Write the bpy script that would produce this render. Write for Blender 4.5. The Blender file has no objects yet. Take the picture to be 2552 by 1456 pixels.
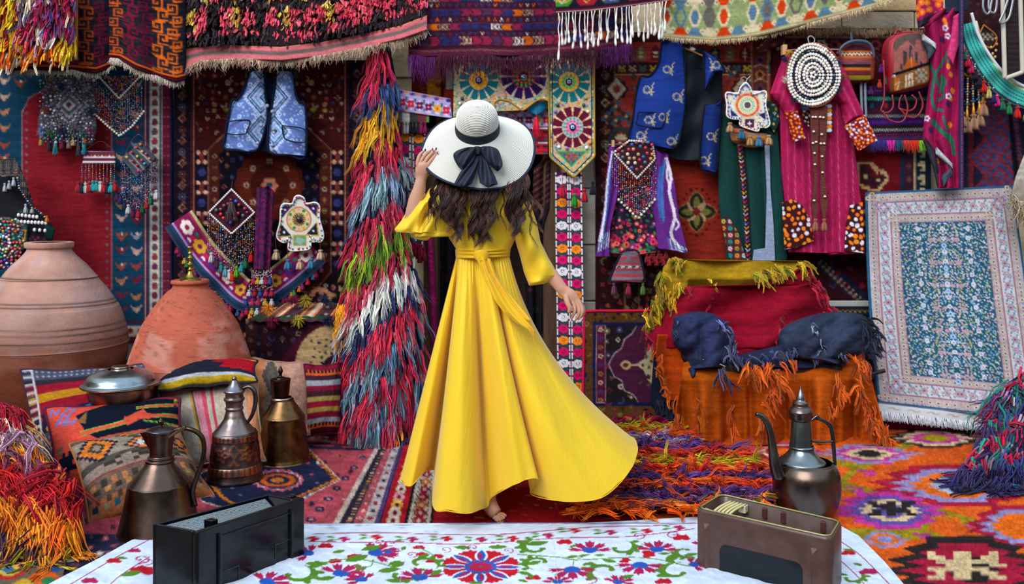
import bpy, math
import numpy as np
C = bpy.context.scene.collection
S = bpy.context.scene
F, CX, HY, CH = 2200.0, 1276.0, 500.0, 1.32     # focal (px of a 2552 frame), principal column, horizon row, eye height
# ---------------- camera, sky, light, exposure
cam = bpy.data.cameras.new('camera'); co = bpy.data.objects.new('camera', cam); C.objects.link(co)
co.location = (0, 0, CH); co.rotation_euler = (math.pi/2, 0, 0)
cam.sensor_width = 36; cam.lens = 36*F/2552; cam.shift_y = (HY-728)/2552
cam.dof.use_dof = True; cam.dof.focus_distance = 3.5; cam.dof.aperture_fstop = 3.6
S.camera = co
W = bpy.data.worlds.new('sky'); S.world = W; W.use_nodes = True
bg = W.node_tree.nodes['Background']
bg.inputs[0].default_value = (0.66, 0.84, 1.0, 1); bg.inputs[1].default_value = 1.0
def sun(rx, rz, e, ang, col):
    l = bpy.data.lights.new('sun', 'SUN'); l.energy = e; l.angle = math.radians(ang); l.color = col
    o = bpy.data.objects.new('sun', l); C.objects.link(o); o.rotation_euler = (math.radians(rx), 0, math.radians(rz))
sun(52, -30, 2.5, 40, (1.0, 0.97, 0.94))
S.view_settings.view_transform = 'Standard'; S.view_settings.look = 'None'
S.view_settings.exposure = 0.38; S.view_settings.gamma = 1.0; S.view_settings.use_curve_mapping = False
# ---------------- helpers
def hx(s): return np.array([int(s[i:i+2], 16) for i in (0, 2, 4)])/255.0
def lin(c):
    c = np.clip(np.asarray(c, float), 0, 1)
    return np.where(c <= .04045, c/12.92, ((c+.055)/1.055)**2.4)
def px(u, v, Y):
    u, v, Y = np.broadcast_arrays(np.asarray(u, float), np.asarray(v, float), np.asarray(Y, float))
    return np.stack([(u-CX)*Y/F, Y, CH-(v-HY)*Y/F], -1)
def gr(u, v, z=0.0):
    u = np.asarray(u, float); v = np.asarray(v, float)
    return px(u, v, F*(CH-z)/(v-HY))
def vn(x, y, seed=0):
    x = np.asarray(x, float); y = np.asarray(y, float)
    xi = np.floor(x).astype(np.int64); yi = np.floor(y).astype(np.int64); fx = x-xi; fy = y-yi
    fx = fx*fx*(3-2*fx); fy = fy*fy*(3-2*fy)
    def h(a, b):
        n = (a*374761393+b*668265263+seed*97463477) & 0x7fffffff
        n = ((n ^ (n >> 13))*1274126177) & 0x7fffffff
        return ((n ^ (n >> 16)) & 0xffff)/65535.0
    return (h(xi, yi)*(1-fx)+h(xi+1, yi)*fx)*(1-fy)+(h(xi, yi+1)*(1-fx)+h(xi+1, yi+1)*fx)*fy
def fbm(x, y, seed=0, o=4):
    r = 0; a = .5
    for i in range(o): r = r+a*vn(x*2**i, y*2**i, seed+i); a *= .5
    return r/(1-.5**o)
# ---------------- materials
MATS = {}
def mat(name, rough=.9, bump=.25, scale=600, metal=0, sheen=0, spec=.25, kind='noise', trans=0, alpha=1, dist=.002, stretch=(1, 1, 1), coat=0, vary=.12, vscale=8, rvar=0, gain=1.0):
    if name in MATS: return MATS[name]
    m = bpy.data.materials.new(name); m.use_nodes = True; MATS[name] = m
    t = m.node_tree; N = t.nodes; L = t.links; b = N['Principled BSDF']
    a = N.new('ShaderNodeAttribute'); a.attribute_name = 'Col'
    tc = N.new('ShaderNodeTexCoord'); mp = N.new('ShaderNodeMapping'); mp.inputs['Scale'].default_value = stretch
    L.new(tc.outputs['Object'], mp.inputs[0])
    nz = N.new('ShaderNodeTexNoise'); nz.inputs['Scale'].default_value = vscale; nz.inputs['Detail'].default_value = 6
    L.new(mp.outputs[0], nz.inputs['Vector'])
    mr = N.new('ShaderNodeMapRange'); mr.inputs['From Min'].default_value = .3; mr.inputs['From Max'].default_value = .7
    mr.inputs['To Min'].default_value = gain*(1-vary); mr.inputs['To Max'].default_value = gain*(1+vary)
    L.new(nz.outputs[0], mr.inputs[0])
    mx = N.new('ShaderNodeVectorMath'); mx.operation = 'SCALE'
    L.new(a.outputs['Color'], mx.inputs[0]); L.new(mr.outputs[0], mx.inputs['Scale']); L.new(mx.outputs[0], b.inputs['Base Color'])
    b.inputs['Roughness'].default_value = rough; b.inputs['Metallic'].default_value = metal
    b.inputs['Specular IOR Level'].default_value = spec
    b.inputs['Sheen Weight'].default_value = sheen; b.inputs['Sheen Roughness'].default_value = .4
    b.inputs['Coat Weight'].default_value = coat; b.inputs['Alpha'].default_value = alpha
    if rvar:
        m2 = N.new('ShaderNodeMapRange'); m2.inputs['From Min'].default_value = .3; m2.inputs['From Max'].default_value = .7
        m2.inputs['To Min'].default_value = rough-rvar; m2.inputs['To Max'].default_value = rough+rvar
        L.new(nz.outputs[0], m2.inputs[0]); L.new(m2.outputs[0], b.inputs['Roughness'])
    if bump:
        if kind == 'wave':
            w = N.new('ShaderNodeTexWave'); w.bands_direction = 'Z'; w.inputs['Distortion'].default_value = 1.5; w.inputs['Detail'].default_value = 2
        else:
            w = N.new('ShaderNodeTexNoise'); w.inputs['Detail'].default_value = 3
        w.inputs['Scale'].default_value = scale; L.new(mp.outputs[0], w.inputs['Vector'])
        bp = N.new('ShaderNodeBump'); bp.inputs['Strength'].default_value = bump; bp.inputs['Distance'].default_value = dist
        L.new(w.outputs[0], bp.inputs['Height']); L.new(bp.outputs[0], b.inputs['Normal'])
    if trans:
        tr = N.new('ShaderNodeBsdfTranslucent'); L.new(mx.outputs[0], tr.inputs[0])
        ms = N.new('ShaderNodeMixShader'); ms.inputs[0].default_value = trans
        L.new(b.outputs[0], ms.inputs[1]); L.new(tr.outputs[0], ms.inputs[2]); L.new(ms.outputs[0], N['Material Output'].inputs[0])
    return m
def WOOL(): return mat('wool', .95, .5, 420, spec=.04, gain=.74)
def KILIM(): return mat('flatweave', .93, .45, 330, spec=.05, gain=.82, stretch=(.35, .35, 1.6))
def COTTON(): return mat('cotton', .85, .25, 700, spec=.12, vary=.05)
def YARN(): return mat('yarn', .8, 0, spec=.15, sheen=.08, vary=.08)
def BEAD(): return mat('bead', .3, 0, spec=.5, vary=.05)
def WOOD(): return mat('wood', .7, .5, 40, stretch=(1, 1, .12), spec=.2, vary=.35, vscale=30)
def STONE(): return mat('stone', .95, .8, 55, dist=.006, vary=.22, vscale=9)
# ---------------- objects
def wloc(o):
    v = np.zeros(3)
    while o is not None: v = v+np.array(o.location); o = o.parent
    return v
def mk(name, V, Fc, m, parent=None, col=None, smooth=True, loc=None, stuff=False):
    V = np.asarray(V, float).reshape(-1, 3)
    fs = Fc if isinstance(Fc, list) else [Fc]
    fs = [np.asarray(f, np.int32) for f in fs if len(f)]
    if parent is None:
        if loc is None: loc = np.array([(V[:, 0].min()+V[:, 0].max())/2, (V[:, 1].min()+V[:, 1].max())/2, V[:, 2].min()])
        off = np.asarray(loc, float)
    else: off = wloc(parent)
    me = bpy.data.meshes.new(name)
    me.vertices.add(len(V)); me.vertices.foreach_set('co', (V-off).astype(np.float32).ravel())
    li = np.concatenate([f.ravel() for f in fs]); me.loops.add(len(li)); me.loops.foreach_set('vertex_index', li)
    tot = np.concatenate([np.full(len(f), f.shape[1], np.int32) for f in fs]); st = np.concatenate([[0], np.cumsum(tot)[:-1]]).astype(np.int32)
    me.polygons.add(len(tot)); me.polygons.foreach_set('loop_start', st)
    me.polygons.foreach_set('use_smooth', np.full(len(tot), smooth, bool))
    me.update(calc_edges=True); me.validate()
    if col is not None:
        if isinstance(col, str): col = hx(col)
        c = lin(col)
        if c.ndim == 1: c = np.tile(c, (len(V), 1))
        at = me.color_attributes.new('Col', 'FLOAT_COLOR', 'POINT')
        at.data.foreach_set('color', np.concatenate([c.reshape(-1, 3), np.ones((len(V), 1))], 1).astype(np.float32).ravel())
    me.materials.append(m)
    o = bpy.data.objects.new(name, me); C.objects.link(o)
    if parent is None: o.location = off
    else: o.parent = parent
    if stuff: o['kind'] = 'stuff'
    return o
def tag(o, label, cat=None, group=None, kind=None):
    if label: o['label'] = label
    if cat: o['category'] = cat
    if group: o['group'] = group
    if kind: o['kind'] = kind
    return o
def thing(name, label, cat, loc, group=None):
    o = bpy.data.objects.new(name, None); C.objects.link(o); o.location = [float(x) for x in loc]; o.empty_display_size = .1
    return tag(o, label, cat, group)
def gridF(nv, nu, wrap=False, base=0):
    j, i = np.meshgrid(np.arange(nv-1), np.arange(nu if wrap else nu-1), indexing='ij')
    i2 = (i+1) % nu
    return (base+np.stack([j*nu+i, j*nu+i2, (j+1)*nu+i2, (j+1)*nu+i], -1)).reshape(-1, 4)
def merge(parts):
    Vs, Fs, Cs, b = [], [], [], 0
    for V, f, c in parts:
        V = np.asarray(V, float).reshape(-1, 3)
        c = np.asarray(hx(c) if isinstance(c, str) else c, float)
        if c.ndim == 1: c = np.tile(c, (len(V), 1))
        for g in (f if isinstance(f, list) else [f]):
            if len(g): Fs.append(np.asarray(g)+b)
        Vs.append(V); Cs.append(c.reshape(-1, 3)); b += len(V)
    return np.concatenate(Vs), Fs, np.concatenate(Cs)
def sweepg(P, R, sides=3, cols=None, flat=1.0):
    P = np.asarray(P, float)
    if P.ndim == 2: P = P[None]
    n, k, _ = P.shape
    R = np.broadcast_to(np.asarray(R, float), (n, k))
    T = np.gradient(P, axis=1); T /= np.linalg.norm(T, axis=2, keepdims=True)+1e-12
    d = P[:, -1]-P[:, 0]
    ref = np.where((np.abs(d[:, 1]) > np.linalg.norm(d, axis=1)*.7)[:, None], np.array([[1., 0, .2]]), np.array([[.05, 1., .1]]))[:, None, :]
    a = np.cross(T, ref); a /= np.linalg.norm(a, axis=2, keepdims=True)+1e-12
    b = np.cross(T, a)
    th = np.arange(sides)*2*math.pi/sides
    V = P[:, :, None]+R[:, :, None, None]*(np.cos(th)[None, None, :, None]*a[:, :, None]+flat*np.sin(th)[None, None, :, None]*b[:, :, None])
    f = gridF(k, sides, True); Fc = (f[None]+(np.arange(n)*k*sides)[:, None, None]).reshape(-1, 4)
    if cols is not None:
        cols = np.asarray(cols, float)
        if cols.ndim == 1: cols = np.tile(cols, (n, 1))
        if cols.ndim == 2: cols = np.repeat(cols[:, None], k, 1)
        cols = np.repeat(cols[:, :, None], sides, 2).reshape(-1, 3)
    return V.reshape(-1, 3), Fc, cols
def smoothpath(pts, n=24, closed=False):
    p = np.asarray(pts, float); m = len(p)
    if closed: q = np.concatenate([p[-1:], p, p[:2]])
    else: q = np.concatenate([2*p[:1]-p[1:2], p, 2*p[-1:]-p[-2:-1]])
    seg = m if closed else m-1
    t = np.linspace(0, seg, n, endpoint=not closed); i = np.minimum(t.astype(int), seg-1); f = (t-i)[:, None]
    a, b, c, d = q[i], q[i+1], q[i+2], q[i+3]
    return .5*((2*b)+(-a+c)*f+(2*a-5*b+4*c-d)*f*f+(-a+3*b-3*c+d)*f**3)
def tube(name, pts, r, m, parent=None, col='888888', sides=8, n=24, flat=1.0, closed=False, stuff=False):
    P = smoothpath(pts, n, closed)
    if closed: P = np.concatenate([P, P[:1]])
    R = np.interp(np.linspace(0, 1, len(P)), np.linspace(0, 1, len(np.atleast_1d(r))), np.atleast_1d(r)) if np.ndim(r) else np.full(len(P), r)
    if not closed:
        P = np.concatenate([P[:1]-(P[1:2]-P[:1])*.02, P, P[-1:]+(P[-1:]-P[-2:-1])*.02]); R = np.concatenate([[R[0]*.05], R, [R[-1]*.05]])
    V, f, c = sweepg(P, R, sides, hx(col) if isinstance(col, str) else col, flat)
    return mk(name, V, f, m, parent, c, stuff=stuff)
def latheg(prof, seg=32, cx=0, cy=0, flute=0, fn=6):
    pr = np.asarray(prof, float); th = np.arange(seg)*2*math.pi/seg
    r = pr[:, 0][:, None]*(1+flute*np.cos(fn*th))[None]
    V = np.stack([cx+r*np.cos(th), cy+r*np.sin(th), np.repeat(pr[:, 1][:, None], seg, 1)], -1)
    return V.reshape(-1, 3), gridF(len(pr), seg, True)
OCT_F = np.array([[0, 1, 4], [1, 2, 4], [2, 3, 4], [3, 0, 4], [1, 0, 5], [2, 1, 5], [3, 2, 5], [0, 3, 5]])
OCT_V = np.array([[1, 0, 0], [0, 1, 0], [-1, 0, 0], [0, -1, 0], [0, 0, 1], [0, 0, -1]], float)
_th = np.arange(6)*math.pi/3
BAL_V = np.concatenate([[[0, 0, 1]], np.stack([np.cos(_th)*.87, np.sin(_th)*.87, np.full(6, .5)], -1), np.stack([np.cos(_th+.5)*.87, np.sin(_th+.5)*.87, np.full(6, -.5)], -1), [[0, 0, -1]]])
BAL_F = np.array([[0, 1+i, 1+(i+1) % 6] for i in range(6)]+[[1+i, 7+i, 1+(i+1) % 6] for i in range(6)]+[[1+(i+1) % 6, 7+i, 7+(i+1) % 6] for i in range(6)]+[[13, 7+(i+1) % 6, 7+i] for i in range(6)])
def blobg(P, R, cols, fine=False):
    TV, TF = (BAL_V, BAL_F) if fine else (OCT_V, OCT_F)
    P = np.asarray(P, float).reshape(-1, 3); n = len(P); R = np.asarray(R, float)
    if R.ndim == 0: R = np.full((n, 3), float(R))
    elif R.ndim == 1: R = np.tile(R, (n, 1)) if R.shape == (3,) and n != 3 else (np.repeat(R[:, None], 3, 1) if len(R) == n else np.tile(R, (n, 1)))
    V = P[:, None]+R[:, None]*TV[None]
    f = (TF[None]+(np.arange(n)*len(TV))[:, None, None]).reshape(-1, 3)
    c = np.asarray(cols, float); c = np.tile(c, (n, 1)) if c.ndim == 1 else c
    return V.reshape(-1, 3), f, np.repeat(c, len(TV), 0)
def pal(names, n, rng): return np.array([hx(x) for x in names])[rng.integers(0, len(names), n)]
# ---------------- painted weave canvases (user units)
class Cv:
    def __init__(s, x0, y0, x1, y1, st, bgc, sy=None):
        s.x0, s.y0, s.x1, s.y1 = x0, y0, x1, y1; sy = sy or st
        s.nx = int(round((x1-x0)/st))+1; s.ny = int(round((y1-y0)/sy))+1
        s.xs = np.linspace(x0, x1, s.nx); s.ys = np.linspace(y0, y1, s.ny)
        s.X, s.Y = np.meshgrid(s.xs, s.ys); s.a = np.empty((s.ny, s.nx, 3)); s.a[:] = hx(bgc); s.T = None
    def poly(s, pts, c):
        p = np.asarray(pts, float)
        if s.T: p = s.T(p)
        i0, i1 = np.searchsorted(s.xs, [p[:, 0].min(), p[:, 0].max()]); j0, j1 = np.searchsorted(s.ys, [p[:, 1].min(), p[:, 1].max()])
        i1 = min(i1+1, s.nx); j1 = min(j1+1, s.ny)
        if i0 >= i1 or j0 >= j1: return
        X = s.X[j0:j1, i0:i1]; Y = s.Y[j0:j1, i0:i1]; m = np.zeros(X.shape, bool)
        q = np.roll(p, -1, 0)
        for (xa, ya), (xb, yb) in zip(p, q):
            if ya == yb: continue
            m ^= ((ya > Y) != (yb > Y)) & (X < (xb-xa)*(Y-ya)/(yb-ya)+xa)
        s.a[j0:j1, i0:i1][m] = hx(c) if isinstance(c, str) else c
    def rect(s, x0, y0, x1, y1, c): s.poly([(x0, y0), (x1, y0), (x1, y1), (x0, y1)], c)
    def disc(s, x, y, r, c, ry=None, n=14, rot=0):
        t = np.arange(n)*2*math.pi/n; ry = ry or r
        a, b = r*np.cos(t), ry*np.sin(t); cr, sr = math.cos(rot), math.sin(rot)
        s.poly(np.stack([x+a*cr-b*sr, y+a*sr+b*cr], -1), c)
    def dia(s, x, y, rx, ry, c): s.poly([(x-rx, y), (x, y-ry), (x+rx, y), (x, y+ry)], c)
    def line(s, pts, w, c):
        p = np.asarray(pts, float)
        for a, b in zip(p[:-1], p[1:]):
            d = b-a; l = np.hypot(*d)+1e-9; n = np.array([-d[1], d[0]])/l*w/2; e = d/l*w*.3
            s.poly([a-e+n, b+e+n, b+e-n, a-e-n], c)
    def frame(s, x0, y0, x1, y1, w, c):
        s.rect(x0, y0, x1, y0+w, c); s.rect(x0, y1-w, x1, y1, c); s.rect(x0, y0, x0+w, y1, c); s.rect(x1-w, y0, x1, y1, c)
    def flower(s, x, y, r, c, cc, n=6, oc=None, rot=0):
        if oc: s.disc(x, y, r*1.15, oc)
        for k in range(n):
            a = rot+2*math.pi*k/n; s.disc(x+r*.6*math.cos(a), y+r*.6*math.sin(a), r*.38, c, n=8)
        s.disc(x, y, r*.35, cc, n=8)
    def star(s, x, y, r, c, n=8, ri=.5, rot=0, sy=1):
        t = np.arange(2*n)*math.pi/n+rot; rr = np.where(np.arange(2*n) % 2 == 0, r, r*ri)
        s.poly(np.stack([x+rr*np.cos(t), y+rr*np.sin(t)*sy], -1), c)
    def stamp(s, rows, x, y, cw, ch, pl, flip=False, vflip=False):
        rows = rows.split('|')
        if vflip: rows = rows[::-1]
        w = max(map(len, rows)); x -= w*cw/2; y -= len(rows)*ch/2
        for j, r in enumerate(rows):
            if flip: r = r[::-1]
            i = 0
            while i < len(r):
                k = i
                while k < len(r) and r[k] == r[i]: k += 1
                if r[i] in pl: s.rect(x+i*cw, y+j*ch, x+k*cw, y+(j+1)*ch, pl[r[i]])
                i = k
    def leaf(s, x, y, l, w, a, c):
        t = np.linspace(0, 1, 7); e = w*np.sin(t*math.pi)**.8
        P = np.concatenate([np.stack([t*l, e], -1), np.stack([t*l, -e], -1)[::-1]])
        cr, sr = math.cos(a), math.sin(a); s.poly(np.stack([x+P[:, 0]*cr-P[:, 1]*sr, y+P[:, 0]*sr+P[:, 1]*cr], -1), c)
    def grain(s, amt=.12, seed=1, fx=.05, fy=.4, fine=.06):
        g = np.random.default_rng(seed)
        m = 1+amt*2*(fbm(s.X*fx, s.Y*fy, seed)-.5)+fine*g.standard_normal(s.X.shape)
        s.a *= m[..., None]; return s
    def mirror(s, x):
        i = np.clip(np.round((2*x-s.xs-s.x0)/(s.x1-s.x0)*(s.nx-1)).astype(int), 0, s.nx-1)
        r = s.xs > x; s.a[:, r] = s.a[:, i[r]]
    def get(s, u, v):
        i = np.clip((u-s.x0)/(s.x1-s.x0)*(s.nx-1), 0, s.nx-1.001); j = np.clip((v-s.y0)/(s.y1-s.y0)*(s.ny-1), 0, s.ny-1.001)
        i0 = i.astype(int); j0 = j.astype(int); fi = (i-i0)[..., None]; fj = (j-j0)[..., None]
        return (s.a[j0, i0]*(1-fi)+s.a[j0, i0+1]*fi)*(1-fj)+(s.a[j0+1, i0]*(1-fi)+s.a[j0+1, i0+1]*fi)*fj
def spots(x0, y0, x1, y1, d, seed, tries=14):
    g = np.random.default_rng(seed); out = []
    for _ in range(int((x1-x0)*(y1-y0)/d/d*tries)):
        p = (g.uniform(x0, x1), g.uniform(y0, y1))
        if all((p[0]-q[0])**2+(p[1]-q[1])**2 > d*d for q in out): out.append(p)
        if len(out) > 1500: break
    return out
def motif(cv, x, y, r, pl, g, dark):
    k = g.integers(0, 7); c = pl[g.integers(0, len(pl))]; c2 = pl[g.integers(0, len(pl))]; a = g.uniform(0, 6.28)
    if k <= 1: cv.flower(x, y, r, c, c2, int(g.integers(5, 9)), rot=a)
    elif k == 2: cv.star(x, y, r, c, 4, .55, a); cv.disc(x, y, r*.4, dark)
    elif k == 3:
        for s in (-1, 1): cv.leaf(x, y, r*1.4, r*.35, a+s*.6, c)
        cv.disc(x, y, r*.4, c2)
    elif k == 4:
        for q in range(6): cv.disc(x+r*math.cos(a+q*.55), y+r*math.sin(a+q*.55), r*.34, c, n=7)
    elif k == 5: cv.dia(x, y, r*.8, r, c); cv.dia(x, y, r*.45, r*.6, dark); cv.dia(x, y, r*.2, r*.3, c2)
    else: cv.flower(x, y, r*.9, c, dark, 4, rot=.78); cv.disc(x, y, r*.25, c2)
def persian(cv, x0, y0, x1, y1, d, r, pl, dark, seed):
    g = np.random.default_rng(seed)
    for (x, y) in spots(x0, y0, x1, y1, d, seed): motif(cv, x, y, r*g.uniform(.7, 1.15), pl, g, dark)
def border(cv, x0, y0, x1, y1, d, r, pl, dark, vertical, zig=None):
    n = max(2, int(abs((y1-y0) if vertical else (x1-x0))/d)); g = np.random.default_rng(n)
    for k in range(n):
        t = (k+.5)/n; x = (x0+x1)/2 if vertical else x0+(x1-x0)*t; y = y0+(y1-y0)*t if vertical else (y0+y1)/2
        c = pl[k % len(pl)]; cv.star(x, y, r, c, 8 if k % 2 else 4, .6); cv.disc(x, y, r*.45, dark); cv.disc(x, y, r*.22, pl[(k+1) % len(pl)])
        if zig:
            s = 1 if k % 2 else -1
            if vertical: cv.leaf(x, y+d*.3, r*1.1, r*.3, s*.9, zig)
            else: cv.leaf(x+d*.3, y, r*1.1, r*.3, s*.9, zig)
# ---------------- cloth sheets
def rimg(nv, nu, V, vec, c):
    idx = np.concatenate([np.arange(nu), np.arange(1, nv)*nu+nu-1, (nv-1)*nu+np.arange(nu-2, -1, -1), np.arange(nv-2, 0, -1)*nu])
    n = len(V); B = V[idx]+np.asarray(vec); m = len(idx); k = np.arange(m); k2 = (k+1) % m
    return np.concatenate([V, B]), np.stack([idx[k2], idx[k], n+k, n+k2], -1), np.concatenate([c, c[idx]])
def sheetg(nu, nv, uv, cv, pos, vec):
    """uv(s,t)->u,v in canvas units; pos(u,v)->xyz"""
    s, t = np.meshgrid(np.linspace(0, 1, nu), np.linspace(0, 1, nv)); u, v = uv(s, t)
    V = pos(u, v, s, t).reshape(-1, 3); c = cv.get(u, v).reshape(-1, 3) if isinstance(cv, Cv) else np.tile(hx(cv), (nu*nv, 1))
    f = gridF(nv, nu); V, f2, c = rimg(nv, nu, V, vec, c)
    return V, [f, f2], c
def span(poly):
    p = np.asarray(poly, float); q = np.roll(p, -1, 0)
    def f(v):
        lo = np.full(v.shape, 1e9); hi = np.full(v.shape, -1e9)
        for (xa, ya), (xb, yb) in zip(p, q):
            a, b = min(ya, yb), max(ya, yb)
            if b-a < 1e-6:
                m = np.abs(v-a) < 1e-6; x = None
                lo = np.where(m, np.minimum(lo, min(xa, xb)), lo); hi = np.where(m, np.maximum(hi, max(xa, xb)), hi); continue
            m = (v >= a-1e-6) & (v <= b+1e-6); x = xa+(xb-xa)*(v-ya)/(yb-ya)
            lo = np.where(m, np.minimum(lo, x), lo); hi = np.where(m, np.maximum(hi, x), hi)
        return lo, hi
    return f
def panel(name, poly, cv, Y, m, parent=None, dep=None, step=2.5, vec=(0, .012, 0), tagv=None, smoothn=0):
    """cloth of any outline: rows across a polygon given where it hangs; Y number or fn(u,v,s,t)"""
    if smoothn: poly = smoothpath(poly, smoothn, True)
    step *= 1.22
    p = np.asarray(poly, float); v0, v1 = p[:, 1].min(), p[:, 1].max(); sp = span(p)
    vv = np.linspace(v0+1e-3, v1-1e-3, 200); lo, hi = sp(vv); w = (hi-lo).max()
    nu = max(3, int(w/step)+1); nv = max(3, int((v1-v0)/step)+1)
    def uv(s, t):
        v = v0+1e-3+t*(v1-v0-2e-3); lo, hi = sp(v); return lo+(hi-lo)*s, v
    def pos(u, v, s, t):
        d = Y(u, v, s, t) if callable(Y) else Y+0*u
        if dep: d = d+dep(u, v, s, t)
        return px(u, v, d)
    V, f, c = sheetg(nu, nv, uv, cv, pos, vec)
    return mk(name, V, f, m, parent, c)
def hung(name, cv, Y, m, parent=None, dep=None, top=None, bot=None, vec=(0, .012, 0), lean=0, st=.82):
    """rectangular hanging; top/bot fn(u)->v bend its ends"""
    def pos(u, v, s, t):
        vt = top(u) if top else cv.y0; vb = bot(u) if bot else cv.y1
        v2 = vt+(vb-vt)*t; d = Y+lean*t+(dep(u, v2, s, t) if dep else 0)
        return px(u, v2, d)
    V, f, c = sheetg(int(cv.nx*st), int(cv.ny*st), lambda s, t: (cv.x0+s*(cv.x1-cv.x0), cv.y0+t*(cv.y1-cv.y0)), cv, pos, vec)
    return mk(name, V, f, m, parent, c)
def waves(a=.01, k=.03, seed=0, g=1):
    return lambda u, v, s, t: -a*(np.sin(u*k+seed+np.sin(v*.008+seed))*(.3+.7*t**g))+.4*a*(vn(u*.02, v*.02, seed)-.5)
def strandg(roots, dirs, L, r, cols, grav=.5, curl=.12, K=6, sides=3, seed=0, freq=2.0, tip=.25):
    g = np.random.default_rng(seed); roots = np.asarray(roots, float); n = len(roots)
    d = np.asarray(dirs, float)*np.ones((n, 1)); d = d/np.linalg.norm(d, axis=1, keepdims=True)
    L = np.broadcast_to(np.asarray(L, float), (n,)); r = np.broadcast_to(np.asarray(r, float), (n,))
    t = np.linspace(0, 1, K)[None, :, None]; Lc = L[:, None, None]
    P = roots[:, None]+d[:, None]*Lc*t+np.array([0, 0, -1.])*grav*Lc*t**2
    w1 = g.normal(size=(n, 1, 3)); w2 = g.normal(size=(n, 1, 3)); ph = g.uniform(0, 6.28, (n, 1, 1)); fr = freq*g.uniform(.6, 1.4, (n, 1, 1))
    P = P+curl*Lc*(w1*np.sin(ph+fr*6.28*t)*t**.7*.5+w2*t*t*.5-w1*np.sin(ph)*0)
    R = r[:, None]*(1-(1-tip)*np.linspace(0, 1, K)[None]**1.5)
    return sweepg(P, R, sides, cols)
def clumpg(roots, dirs, L, r, cols, grav=.5, curl=.12, K=6, sides=3, seed=0, freq=1.2, tip=.2, k=6, spread=.006, wave=.10):
    """yarn in locks: every k-th root leads a lock of k strands that wave together and meet at the tip"""
    g = np.random.default_rng(seed); roots = np.asarray(roots, float); n = (len(roots)//k)*k; m = n//k; sel = np.arange(0, n, k)
    d = (np.asarray(dirs, float)*np.ones((len(roots), 1)))[sel]; d /= np.linalg.norm(d, axis=1, keepdims=True)
    Lc = np.broadcast_to(np.asarray(L, float), (len(roots),))[sel][:, None, None]; t = np.linspace(0, 1, K)[None, :, None]
    side = np.cross(d, np.array([.2, 1, .3])); side /= np.linalg.norm(side, axis=1, keepdims=True)+1e-9; w2 = g.normal(size=(m, 1, 3))
    ph = g.uniform(0, 6.28, (m, 1, 1)); fr = freq*g.uniform(.7, 1.3, (m, 1, 1))
    B = roots[sel][:, None]+d[:, None]*Lc*t+np.array([0, 0, -1.])*grav*Lc*t**2+curl*Lc*w2*.5*t*t+wave*Lc*side[:, None]*(np.sin(ph+fr*6.28*t)-np.sin(ph))*t**.6
    off = g.normal(size=(m, k, 1, 3))*spread; own = g.normal(size=(m, k, 1, 3))*.07*Lc[:, None]
    P = B[:, None]+off*(1-.55*t[:, None])+own*t[:, None]**1.5*g.uniform(.3, 1, (m, k, 1, 1))
    rr = np.broadcast_to(np.asarray(r, float), (len(roots),))[:n]; R = rr[:, None]*(1-(1-tip)*np.linspace(0, 1, K)[None]**1.6)
    c = np.repeat(np.asarray(cols, float)[sel], k, 0); c = np.clip(c*(1+.16*g.standard_normal((n, 1))), 0, 1)
    return sweepg(P.reshape(n, K, 3), R, sides, c)
def jit(c, g, a=.1): return np.clip(c*(1+a*g.standard_normal((len(c), 1)))+.02*g.standard_normal(c.shape), 0, 1)
def fringe(name, us, vs, Y, Lpx, m, parent, cols, g, rp=1.0, spread=.15, curl=.1, K=5, grav=.5, fwd=.25):
    """hanging threads along an edge: us, vs arrays; lengths in px at depth Y"""
    n = len(us); sc = Y/F; R = px(us, vs, np.full(n, Y)); d = np.stack([g.normal(0, spread, n), -np.abs(g.normal(fwd, .15, n)), -np.ones(n)], -1)
    L = Lpx*sc*g.uniform(.6, 1.1, n)
    V, f, c = strandg(R, d, L/(1+grav), rp*sc*g.uniform(.7, 1.3, n), cols, grav, curl, K, 3, int(g.integers(1e6)))
    return mk(name, V, f, m, parent, c, stuff=True)
def tasselg(p, h, w, col, seg=10):
    g = np.array([[.02, 0], [.2, -.02], [.27, -.1], [.26, -.17], [.16, -.24], [.2, -.28], [.36, -.45], [.44, -.75], [.48, -.97], [.1, -1]])
    V, f = latheg(g*[w, h], seg, flute=.2, fn=seg//2); k = np.arange(len(V)); lo = k//seg == 8; V[lo, 2] += h*.12*((k[lo]*7 % 5)/5-.3)
    V = V+np.asarray(p); c = np.tile(hx(col) if isinstance(col, str) else col, (len(V), 1)); c[np.arange(len(V)) % seg % 2 == 1] *= .62
    return V, f, c
def tassel(parent, u, v, Y, h, w, col, name='tassel', m=None):
    sc = Y/F
    if h > 40:
        n = 70; a = np.arange(n)*2.4; r = w*.45*sc; P0 = px(u, v-2, Y)+np.stack([np.cos(a), np.sin(a)*.6, 0*a], -1)*r*.25; d = np.stack([np.cos(a)*.3*w/h, np.sin(a)*.2*w/h, -np.ones(n)], -1)
        V, f, c = strandg(P0, d, h*sc*.8, 1.1*sc, jit(np.tile(hx(col), (n, 1)), np.random.default_rng(int(u)), .18), .2, .08, 5, 3, int(u)); return mk(name, V, f, m or YARN(), parent, c)
    V, f, c = tasselg(px(u, v, Y), h*sc, w*sc, col)
    return mk(name, V, f, m or YARN(), parent, c)
def pompom(name, parent, u, v, Y, r, col, n=90, seed=0):
    g = np.random.default_rng(seed); d = g.normal(size=(n, 3)); d /= np.linalg.norm(d, axis=1, keepdims=True); sc = Y/F
    V, f, c = strandg(px(u, v, Y)+d*r*sc*.15, d, r*sc, 1.0*sc, jit(np.tile(hx(col), (n, 1)), g, .15), .3, .2, 4, 3, seed)
    return mk(name, V, f, YARN(), parent, c)
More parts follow.
